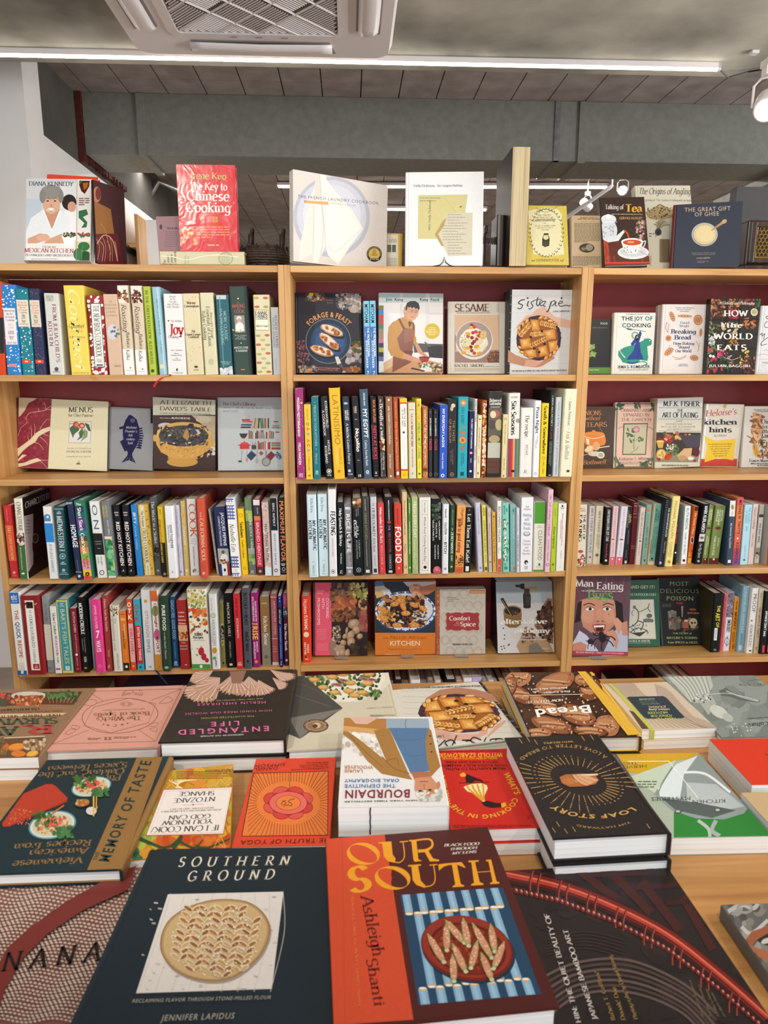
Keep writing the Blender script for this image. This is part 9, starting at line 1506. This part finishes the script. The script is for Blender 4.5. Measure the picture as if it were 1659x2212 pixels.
def d(S):
 S.X(806,120,1130,300,60,18,['d8d2cc','c4b8ae','e4e0dc','b5a494','cfc8c4']).P([808,20,1130,40,1130,160,808,110],'a8743c').P([880,20,1080,32,1000,80,920,76],'cfa898').P([808,90,1130,120,1130,150,808,124],'c89a5c')
 S.P([1130,40,1420,40,1430,110,1130,105],'8fa0b0').C([1270,45,1262,75,1266,105],5,'5a6a7c').P([1150,105,1425,105,1415,250,1430,400,1300,420,1220,250],'4f7096').C([1200,180,1300,190,1400,170],5,'41608a').C([1240,280,1330,300,1410,280],5,'41608a').P([808,125,870,130,940,180,1090,300,1130,330,1060,160,1045,122,1150,105,1210,250,1290,430,1310,462,1200,440,1100,420,1000,330,900,200,808,150],'9a713c').P([1420,105,1440,120,1470,250,1505,370,1440,440,1410,330,1400,200],'9a713c').C([1100,300,1180,380,1290,420],5,'7a5528').C([1130,330,1200,318,1215,365],5,'7a5528').C([870,150,1000,280,1110,380],5,'7f5a2c')
 for y in(160,215,270):S.E(1432+(y-160)*.1,y,7,5,'2a2018')
 S.P([1300,410,1430,405,1440,450,1330,470],'a8664a').P([1330,450,1440,440,1480,490,1490,550,1440,590,1370,580,1325,530],'c08868').E(1490,500,14,26,'b57a5c').P([1340,560,1325,530,1360,575,1440,580,1480,540,1500,510,1518,540,1515,585,1460,610,1400,608,1350,590],'bdbab4').X(1340,540,1515,608,40,12,['cfccc6','a8a59e','dedbd6']).E(1365,538,13,5,'3a2620').E(1432,532,13,5,'3a2620').C([1345,548,1368,545,1384,548],5,'77604c').C([1412,542,1434,540,1452,544],5,'77604c').C([1396,530,1390,500,1402,494],4,'9a6448').C([1360,478,1390,474,1420,476],5,'8a4a3c')
 for w,x0,y0,x1,y1,h,c,st in(('WOOLEVER',1038,366,840,364,22,'b0764a','B'),('LAURIE',970,394,842,392,20,'b0764a','B'),('ORAL BIOGRAPHY',1222,456,842,458,22,'4a74a8','B'),('THE DEFINITIVE',1195,492,842,494,24,'4a74a8','B'),('BOURDAIN',1298,530,842,536,54,'7a2438','B'),('NEW YORK TIMES BESTSELLER',1345,600,840,610,9,'333','B')):S.T(w,x0,y0,x1,y1,h,c,st,up=(-h*.04,h),track=.04)
bd=lying('J',(808,20),(1420,40),(798,652),(1565,640),.949,.0443,'d9d7d8','thick white paperback of an upside-down man in a tan jacket',d,hard=False,mat='gloss')
mk=MB();q=bd[1].inverted()@onY(*cp('J',1020,660),(bd[1]@Vector((0,0,bd[3]))).y);w_=.0009
for i in range(14):mk.box(.003+i*.0029,q.y-w_+.0003*sin(i*1.3),bd[3]-.0002,.003+i*.0029+.0027,q.y+w_+.0003*sin(i*1.3),bd[3]+.0002,'16161e')
mk.build('ink_mark','matte',bd[0])['label']='black ink line across the page edges'
def d(S):
 y_='d9a82e'
 S.B(250,250,251,251,y_).T('TRANSLATED FROM THE POLISH BY ANTONIA LLOYD-JONES',325,140,20,144,6,'4a1410','D')
 for w,x0,y0,x1,y1,h,c,st in(('WITOLD SZABLOWSKI',336,154,10,156,20,y_,'B'),('Author of HOW TO FEED A DICTATOR',308,177,36,178,8,y_,'W'),('WITH A KNIFE AND FORK',314,193,50,194,11,'33100e','B'),('HOW RUSSIA BUILT AN EMPIRE',356,209,14,211,12,'33100e','B'),('FROM RASPUTIN TO PUTIN,',352,225,46,228,12,'33100e','B')):S.T(w,x0,y0,x1,y1,h,c,st)
 S.P([142,325,150,318,185,308,230,305,258,315,262,330,245,370,248,395,238,398,215,365,160,345],'e8d8a8')
 for i in range(4):S.C([158+i*26,316-i*3,175+i*22,340,238+i,392],9,'d09a2c')
 S.P([122,262,140,250,155,262,150,272,128,272],y_).P([155,258,185,270,240,292,238,298,200,292,185,302,155,302,150,280],'201210').L([118,303,270,300],3,'201210').P([230,400,262,392,300,402,335,405,330,425,280,428,245,418],'201210').P([328,405,350,400,356,418,332,428],y_)
 S.T("WHAT'S",338,255,398,362,26,y_,'B',up=(30,-4)).TC('COOKING IN THE',235,370,150,92,5,155,30,y_,'B').T('KREMLIN',78,410,46,262,26,y_,'B',up=(-22,2)).E(468,472,14,12,'a82018').lines(90,512,480,528,2,'7a2018',5)
lying('K',None,(372,132),(80,540),(530,526),.904,.0192,'c2261d','red paperback with a hot-air-balloon whisk held between two hands',d,hard=False,copies=1,cgroup='copies under the balloon whisk paperback',clabel='copy lying under the red balloon whisk paperback')
def d(S):
 g='b89058';cx,cy=715,290
 for i in range(40):
  a=2*pi*i/40+.07;ca,sa=cos(a),sin(a)
  for r0,r1 in((1.0,1.45),(1.52,1.6),(1.68,2.1),(2.18,2.24)):
   if r0>1.6 and-2.45<a-2*pi<-.6:continue
   if r0>1.5 and .3<a<1.7 and r0>1.6:continue
   sh=lambda r:(cx+130*r*ca+55*r*sa,cy+78*r*sa)
   x0,y0=sh(r0);x1,y1=sh(r1);S.L([x0,y0,x1,y1],3.2,g)
 for x,y in((424,95),(462,88),(500,100),(735,82),(780,78),(590,540),(690,535),(1060,520),(610,510),(650,545)):S.L([x-6,y-12,x+10,y+12],3.2,g)
 S.TC('A LOVE LETTER TO BREAD',645,300,290,188,-42,-142,-22,g,'S').T('WITH RECIPES',686,94,540,102,8,g,'D').TC('LOAF STORY',800,330,262,132,46,140,38,'c89c5c','B').TC('TIM HAYWARD',815,330,290,194,58,112,14,g,'S')
 S.P([620,275,650,262,740,258,800,268,815,290,800,310,740,322,670,324,630,305],'a86438').P([700,262,810,258,812,266,760,270],'e0c4a0').P([680,262,760,268,815,290,760,318,700,300],'d0a07c').C([680,262,700,290,740,320],4,'8a4c28').C([700,264,725,290,770,314],4,'b5784c').C([720,264,750,285,800,300],3,'b5784c').E(665,295,30,16,'b8703c')
lying('K',(365,72),(840,62),(588,580),(1180,548),.936,.0351,'231f20','black hardcover with gold rays around torn bread',d,copies=1,cgroup='copies under the gold ray book',clabel='copy lying under the black gold ray hardcover',jitter=.006)
def d(S):
 S.P([800,160,1310,152,1330,175,1210,190,1020,260,900,250],'d0a42c').P([1190,450,1560,430,1700,570,1190,575],'2f8038').P([960,270,1200,190,1110,360,1000,300],'c2d0bc').P([1310,160,1345,175,1560,430,1540,455,1440,485,1300,480,1180,440,1090,360,1180,220],'8e9a9c').P([1310,165,1240,260,1220,380,1120,370,1110,330,1200,210],'d8e2e6').P([1250,300,1400,310,1540,420,1440,440,1260,420],'b4bec0').P([1130,380,1300,400,1500,440,1380,478,1200,440],'55605e').C([1240,250,1350,260,1470,350],12,'e4ecf0').C([1180,230,1130,310,1110,360],6,'77847c').E(1210,447,18,11,'4a4f4c').E(1408,440,18,11,'4a4f4c').E(1210,445,11,6,'b8bcb8').E(1408,438,11,6,'b8bcb8').C([1310,490,1360,530,1370,572],16,'b4bcb8').C([1400,490,1380,540,1420,568],20,'a0aaa6')
 S.L([960,196,1165,195,1310,378,1240,382],3.5,'f0f0ea').T('THIS',1010,198,935,200,14,'55501c','S').T('HERVE',1056,212,945,218,14,'55501c','S').T('KITCHEN',1448,383,1280,390,18,'2a2f2c','S').T('MYSTERIES',1275,370,1075,376,18,'2a2f2c','S').lines(1010,290,1105,330,3,'5a6a58',6)
lying('K',None,(1312,152),(1180,578),(1680,568),.892,.0267,'a8b4a4','book with a steel pan on yellow and green, beside the gold ray book',d,hard=False,back='d0a42c')
# nearest row
def d(S):
 for r in range(46):
  for c in range(40):
   x=-160+c*22+(r%2)*11-r*5;y=190+r*17+10*sin(c*.5+r*.2)
   if x<800 and y<990:S._put([(x-9,y),(x-2,y-6.5),(x+7,y-4),(x+9,y+2),(x+1,y+6.5)],[(0,1,2,3,4)],'bfb2a4')
 S.P([-20,960,-20,700,40,590,150,490,330,360,560,230,680,180,640,300,420,400,240,520,120,640,30,800],'74302c').T('BANANA',-240,740,500,655,92,'1f1614','R',up=(26,-96),track=.45)
def d(S,d0=d):
 S.lv=1;d0(S)
bn=lying('M',None,None,(-420,1240),(620,1185),.882,.017,'8a5a52','big pinkish book with a dotted snakeskin pattern and dark red curve',d,flip=False,hard=False,size=(.31,.34))
def d(S):
 S.T('SOUTHERN',885,166,1436,158,46,'d8d0c0','R',up=(16,-46),track=.6).T('GROUND',930,238,1362,228,48,'d8d0c0','R',up=(16,-48),track=.62)
 S.P([836,304,1411,291,1353,775,677,797],'d6cfca')
 for i in range(9):S.C([850+i*70,300,790+i*78,500,690+i*82,790],3,'c2b9b3')
 S.X(700,310,1400,780,60,5,['aaa098','c0b6ae'],2.4,rot=100)
 L=[(1160,330),(1240,345),(1310,395),(1345,470),(1325,560),(1270,640),(1180,710),(1080,738),(960,725),(860,675),(805,600),(800,520),(835,440),(910,380),(1000,345),(1080,330)]
 L=L+L[:1];sm=[]
 for k in range(16):
  a_,b_,c_,e_=L[k-1 if k else 15],L[k],L[k+1],L[(k+2)%16 if k<15 else 1]
  for u in range(4):t=u/4;sm.append(tuple(.5*(2*b_[m]+(c_[m]-a_[m])*t+(2*a_[m]-5*b_[m]+4*c_[m]-e_[m])*t*t+(3*b_[m]-a_[m]-3*c_[m]+e_[m])*t**3)for m in(0,1)))
 q=lambda k:[(1075+(x-1075)*k,535+(y-535)*k)for x,y in sm]
 S.P([(x+6,y+12)for x,y in sm],'9a8e84').P(sm,'8f6c44').P(q(.975),'b08f62').P(q(.94),'c4a678')
 for c in range(7):
  for r in range(13):
   yy=352+r*30;v=(yy-535)/200;xx=1075+(c-3)*78*(1-.12*v*v)-v*48+(c-3)*4
   if((xx-1075)/262)**2+((yy-535)/195)**2>.84:continue
   for sg in(-1,1):
    S.E(xx+sg*23,yy-8,27,13,'d9c9a9',-sg*32,14).E(xx+sg*22,yy-6,23,8.5,['8f5a34','a86c40','9a6238','b98a5a','c0a074'][(r*3+c*2+(sg>0))%5],-sg*32,12)
 S.X(850,360,1300,720,240,4,['e8dfd0','d8c8a8','e8dcc4'],ell=True)
 S.T('RECLAIMING FLAVOR THROUGH STONE-MILLED FLOUR',656,851,1346,832,17,'a8a298','S',up=(7,-18),track=.12).T('JENNIFER LAPIDUS',802,942,1164,930,30,'a8a298','S',up=(9,-30),track=.14)
 S.C([705,80,330,960],5,'101a20')
lying('M',(695,85),(1630,62),(290,1060),(1660,1035),.915,.0327,'1b2830','large dark navy hardcover with a leaf-patterned round loaf',d,flip=False,page='page')
def d(S):
 O_='e09a26'
 S.P([150,130,500,118,672,1225,180,1260],'c94a2c').L([245,132,265,1250],4,'b5402a')
 S.P([500,118,1150,80,1540,1160,672,1225],'4c1e1c')
 S.E(373,234,99,66,O_,6,44).E(373,234,88,45,'c94a2c',24,44).E(548,378,107,70,O_,6,44).E(548,378,95,47,'4c1e1c',24,44)
 S.P([(min(548+95*cos(a*pi/22)*.914-47*sin(a*pi/22)*.407,541+.06*40*sin(a)),378+95*cos(a*pi/22)*.407+47*sin(a*pi/22)*.914)for a in range(44)],'c94a2c')
 S.T('S',292,460,428,450,146,O_,'W',up=(-10,-142))
 for p in([462,165,540,160,548,238,566,262,560,288,520,278,496,250,485,172,462,172],[646,152,700,148,712,155,690,158,702,268,725,276,680,282,672,270,660,160,646,160],[755,205,790,262,826,270,826,278,770,280,735,215],[640,302,716,296,718,304,700,306,716,395,745,425,740,438,690,420,668,392,660,310,640,310],[884,290,930,288,955,415,975,422,975,430,905,434,905,428,922,418,902,300],[1000,275,1062,272,1062,280,1040,284,1068,402,1090,412,1090,420,1016,424,1016,418,1034,408,1018,285,1000,284],[1105,270,1136,268,1168,398,1185,404,1185,412,1130,415,1130,408,1145,400,1120,280,1105,278]):S.P(p,O_)
 S.C([552,280,590,285,618,250,610,165],6,O_).L([590,163,640,159],6,O_).C([690,152,770,148,785,185,750,212,700,218],(8,20),O_).C([735,432,785,420,802,380,792,300],6,O_).L([768,302,815,298],6,O_).P([820,300,830,296,880,290,960,284,985,318,975,316,930,298,880,302,850,312,825,335],O_).L([1040,345,1140,338],4,O_)
 for i,w in enumerate(('BLACK FOOD','THROUGH','MY LENS')):S.T(w,[856,888,904][i],190+i*24,[1066,1052,1048][i],180+i*24,15,'d8ccc4','W',up=(4,-15))
 S.T('Ashleigh',357,492,432,850,66,'6a1c18','R',up=(72,-6)).T('Shanti',390,862,440,1150,62,'6a1c18','R',up=(64,-5)).T('Backcountry . Lowcountry . Midlands . Lowlands . Homeland',300,492,345,1152,16,'dc7a3c','R',up=(17,-2))
 S.P([592,480,1206,436,1436,1072,702,1138],'23425e')
 q=lambda u,v:(592+614*u+v*(110+120*u),480-44*u+v*(658-22*u))
 for i in range(7):
  for v0,v1,o in((0,.17,.02),(.18,.84,.1),(.86,1,.02)):
   u=i/7+o
   if u>.94:continue
   a,b,c,e=q(u,v0),q(u+.075,v0),q(u+.075,v1),q(u,v1);S.P([a,b,c,e],'7fa6c4')
   a,b,c,e=q(u+.02,v0),q(u+.05,v0),q(u+.05,v1),q(u+.02,v1);S.P([a,b,c,e],'93b6d0')
   for vv in(v0,v1):
    if 0<vv<1:x,y=q(u+.037,vv);S.E(x,y,24,12,'d0a04c').E(x,y+(5 if vv==v1 else-5),22,7,'e4e4e0')
 S.E(1000,815,285,190,'1c2c40',14,44).E(992,800,280,190,'6a1f18',14,48).E(990,792,270,180,'8a3022',14,48).E(996,802,232,150,'5a1712',14,44).E(998,806,220,140,'7c2818',14,44).X(800,690,1200,930,110,14,['8f3420','a8482c','6a1c12','9a3c24'],.7,ell=True)
 for x0,y0,x1,y1 in((755,712,855,885),(868,650,872,815),(862,632,978,772),(968,620,1002,790),(1022,650,1140,862),(1132,655,1158,825),(905,775,985,945),(1055,755,1015,925),(905,840,915,1005),(1075,830,1140,995),(1215,765,1150,930)):
  dx,dy=x1-x0,y1-y0;l=math.hypot(dx,dy);nx,ny=-dy/l,dx/l
  def sp(w,a0,a1,c):S.P([(x0+dx*(a0+(a1-a0)*t)+nx*w*s*k,y0+dy*(a0+(a1-a0)*t)+ny*w*s*k)for s in(1,-1)for t,k in([(0,.1),(.25,.8),(.6,1),(.85,.8),(1,.35)]if s>0 else[(1,.35),(.85,.8),(.6,1),(.25,.8),(0,.1)])],c)
  sp(24,0,1,'2f2a18');sp(22,0,1,'9a9a62');sp(17,.12,.88,'c88a70')
  S.X(0,0,1,1,0,1,['fff'])
  for _ in range(34):
   t=random.uniform(.15,.85);w=random.uniform(-15,15);S.E(x0+dx*t+nx*w,y0+dy*t+ny*w,5,4,random.choice(['e0a88c','d0886c','c07058','e8c0a4']),0,6)
  S.E(x1,y1,14,11,'c0c09a')
lying('N',(170,132),(1150,80),(195,1290),(1545,1150),.922,.0376,'4c1e1c','red and maroon cookbook with okra in a red dish and orange capitals',d,flip=False,spine='c94a2c',back='c94a2c',copies=0)
def d(S):
 S.X(150,180,1500,1140,80,60,['1f1a1a','2a2020','251d1e'])
 for l in([240,210,600,380],[500,200,760,400],[700,210,960,480],[900,290,1130,580],[1150,380,1330,700]):S.L(l,52,'3f1c1a')
 for l in([600,250,960,240],[860,330,1330,300],[1050,420,1360,400]):S.L(l,30,'351a19')
 for k in range(7):S.C([250,900+k*50,500,780+k*34,820,760+k*32,1150,900+k*30,1350,1080+k*40],15,['5a4a46','463835'][k%2])
 for k in range(6):S.C([330,640+k*18,560,590+k*20,800,640+k*22],7,'332826')
 a=[(90,250),(400,320),(720,440),(1050,610),(1350,840),(1659,1110)]
 for w,c,o in((96,'351110',0),(62,'6a201a',-6),(30,'a8382a',-2),(8,'d06a50',-12),(6,'2a0c0c',16)):S.C([v for x,y in a for v in(x,y+o)],w,c)
 for t in range(8):
  x,y=240+t*170,285+t*52+t*t*7.5
  for k in(0,46):S.C([x+k+14,y-62+k*.4,x+k-4,y+k*.4,x+k-6,y+62+k*.4],15,'4a1612').C([x+k+16,y-60+k*.4,x+k,y+k*.4,x+k-2,y+60+k*.4],5,'a8483a')
 for i in range(52):
  t=i/51;j=min(int(t*5),4);f=t*5-j;x=a[j][0]+(a[j+1][0]-a[j][0])*f;y=a[j][1]+(a[j+1][1]-a[j][1])*f+82;S.E(x,y,20,11,'6a201c',60).E(x+4,y-5,9,5,'c8887c',60)
 for w,x0,y0,x1,y1,h,c in(('HIN: THE QUIET BEAUTY OF',540,1135,345,478,30,'cfc4be'),('JAPANESE BAMBOO ART',640,1120,458,575,30,'cfc4be'),('Robert T. Coffland',745,1120,640,825,24,'9a7c48'),('Donald Doe',805,1120,745,920,24,'9a7c48'),('Photographs by Daniel Strong',880,1115,722,730,24,'9a7c48')):S.T(w,x0,y0,x1,y1,h,c,'R',up=(-h*.95,h*.12))
 for i,x in enumerate((1215,1265,1310,1345)):S.T('Art Media Resources'[:18-i],x+60,1100,x-20,880+i*25,15,'77684c','R',up=(-14,3))
lying('O',(60,225),(1165,165),(140,1420),(1800,1290),.884,.0187,'241d1d','dark book showing a glossy red woven bamboo rim',d,flip=False,hard=False,mat='gloss')
def d(S):
 S.B(1350,400,1800,1000,'5c5a57').X(1360,420,1680,900,60,34,['77746f','4a4744','8d8a85','66625e']).C([1420,470,1500,430,1570,450,1600,420],26,'a8a6a2').O(1520,450,50,34,16,'8d8a86').C([1500,560,1560,600,1659,520],22,'b0aeaa').P([1500,640,1560,590,1700,540,1700,640,1590,640,1560,680],'8f5238').P([1530,660,1600,740,1700,790,1700,720,1600,690],'9a5c40').P([1590,640,1659,600,1700,610,1700,680,1640,670],'2a2624').E(1650,645,34,16,'b5b2ae',-20).C([1570,730,1640,840,1700,860],20,'8f8c88')
lying('O',(1362,425),(1800,418),(1700,900),(2240,880),.886,.0207,'5c5a57','grey book with a carved mask eye in the near right corner',d,flip=False,hard=False,mat='gloss')
# lowest shelf, seen over the table
def flat(X0,X1,z,t,y0,dep,col,look,mat='satin',hard=True):
 return book(mat4(Z3,Y3,-X3,Vector((X1,y0,z))),t,dep,X1-X0,col,look,'book',None,hard,mat)
zb=SHELF[5]+.0003
for i,(h,c,w)in enumerate(((.06,'6a6474','grey-violet'),(.055,'5a5268','dusky purple'),(.05,'8a8694','pale mauve'),(.048,'4e4660','deep violet'))):
 flat(-.60,-.36+.01*i,zb,h,.03,.17,c,w+' book in the flat pile on the lowest shelf by the column');zb+=h+.0006
zb=SHELF[5]+.0003
bx=flat(-.83,-.655,zb,.205,.02,.17,'8a7a5c','film-wrapped box-like volume with woven border bands low by the column','film')
m=MB()
for k in range(16):
 for r_,c in enumerate(('c8b890','4a3a2a','a8563a','2f4450')):m.add([bx.matrix_basis.inverted()@Vector((-.825+k*.0106+.003*(r_%2),.0195,SHELF[5]+.195-r_*.012))+Vector((dx,0,dz))for dx,dz in((0,0),(-.006,0),(-.006,.007),(0,.007))],[(0,1,2,3)],c)
m.build('woven_border','film',bx)
zb=SHELF[5]+.0003
for i,(h,c,w)in enumerate(((.07,'2a2c30','charcoal'),(.065,'3a342e','dark brown'),(.06,'1d2022','black'))):
 flat(1.105,1.225-.004*i,zb,h,.03,.15,c,w+' book in the flat pile on the lowest shelf under the radio');zb+=h+.0006
low_row('lowest row under the radio',1.28,1.38,[('4a3c34','dark brown spine half hidden'),('c9c4bc','white spine half hidden'),('a8404a','crimson-edged white spine half hidden')],.225)
low_row('lowest row by the white column',-.34,-.05,[('8a4a5c','mauve patterned spine half hidden'),('b0a89c','grey-beige spine half hidden'),('6a3040','wine red spine half hidden'),('c8b8a0','sand spine half hidden')],.2)
bpy.data.objects.remove(fob)
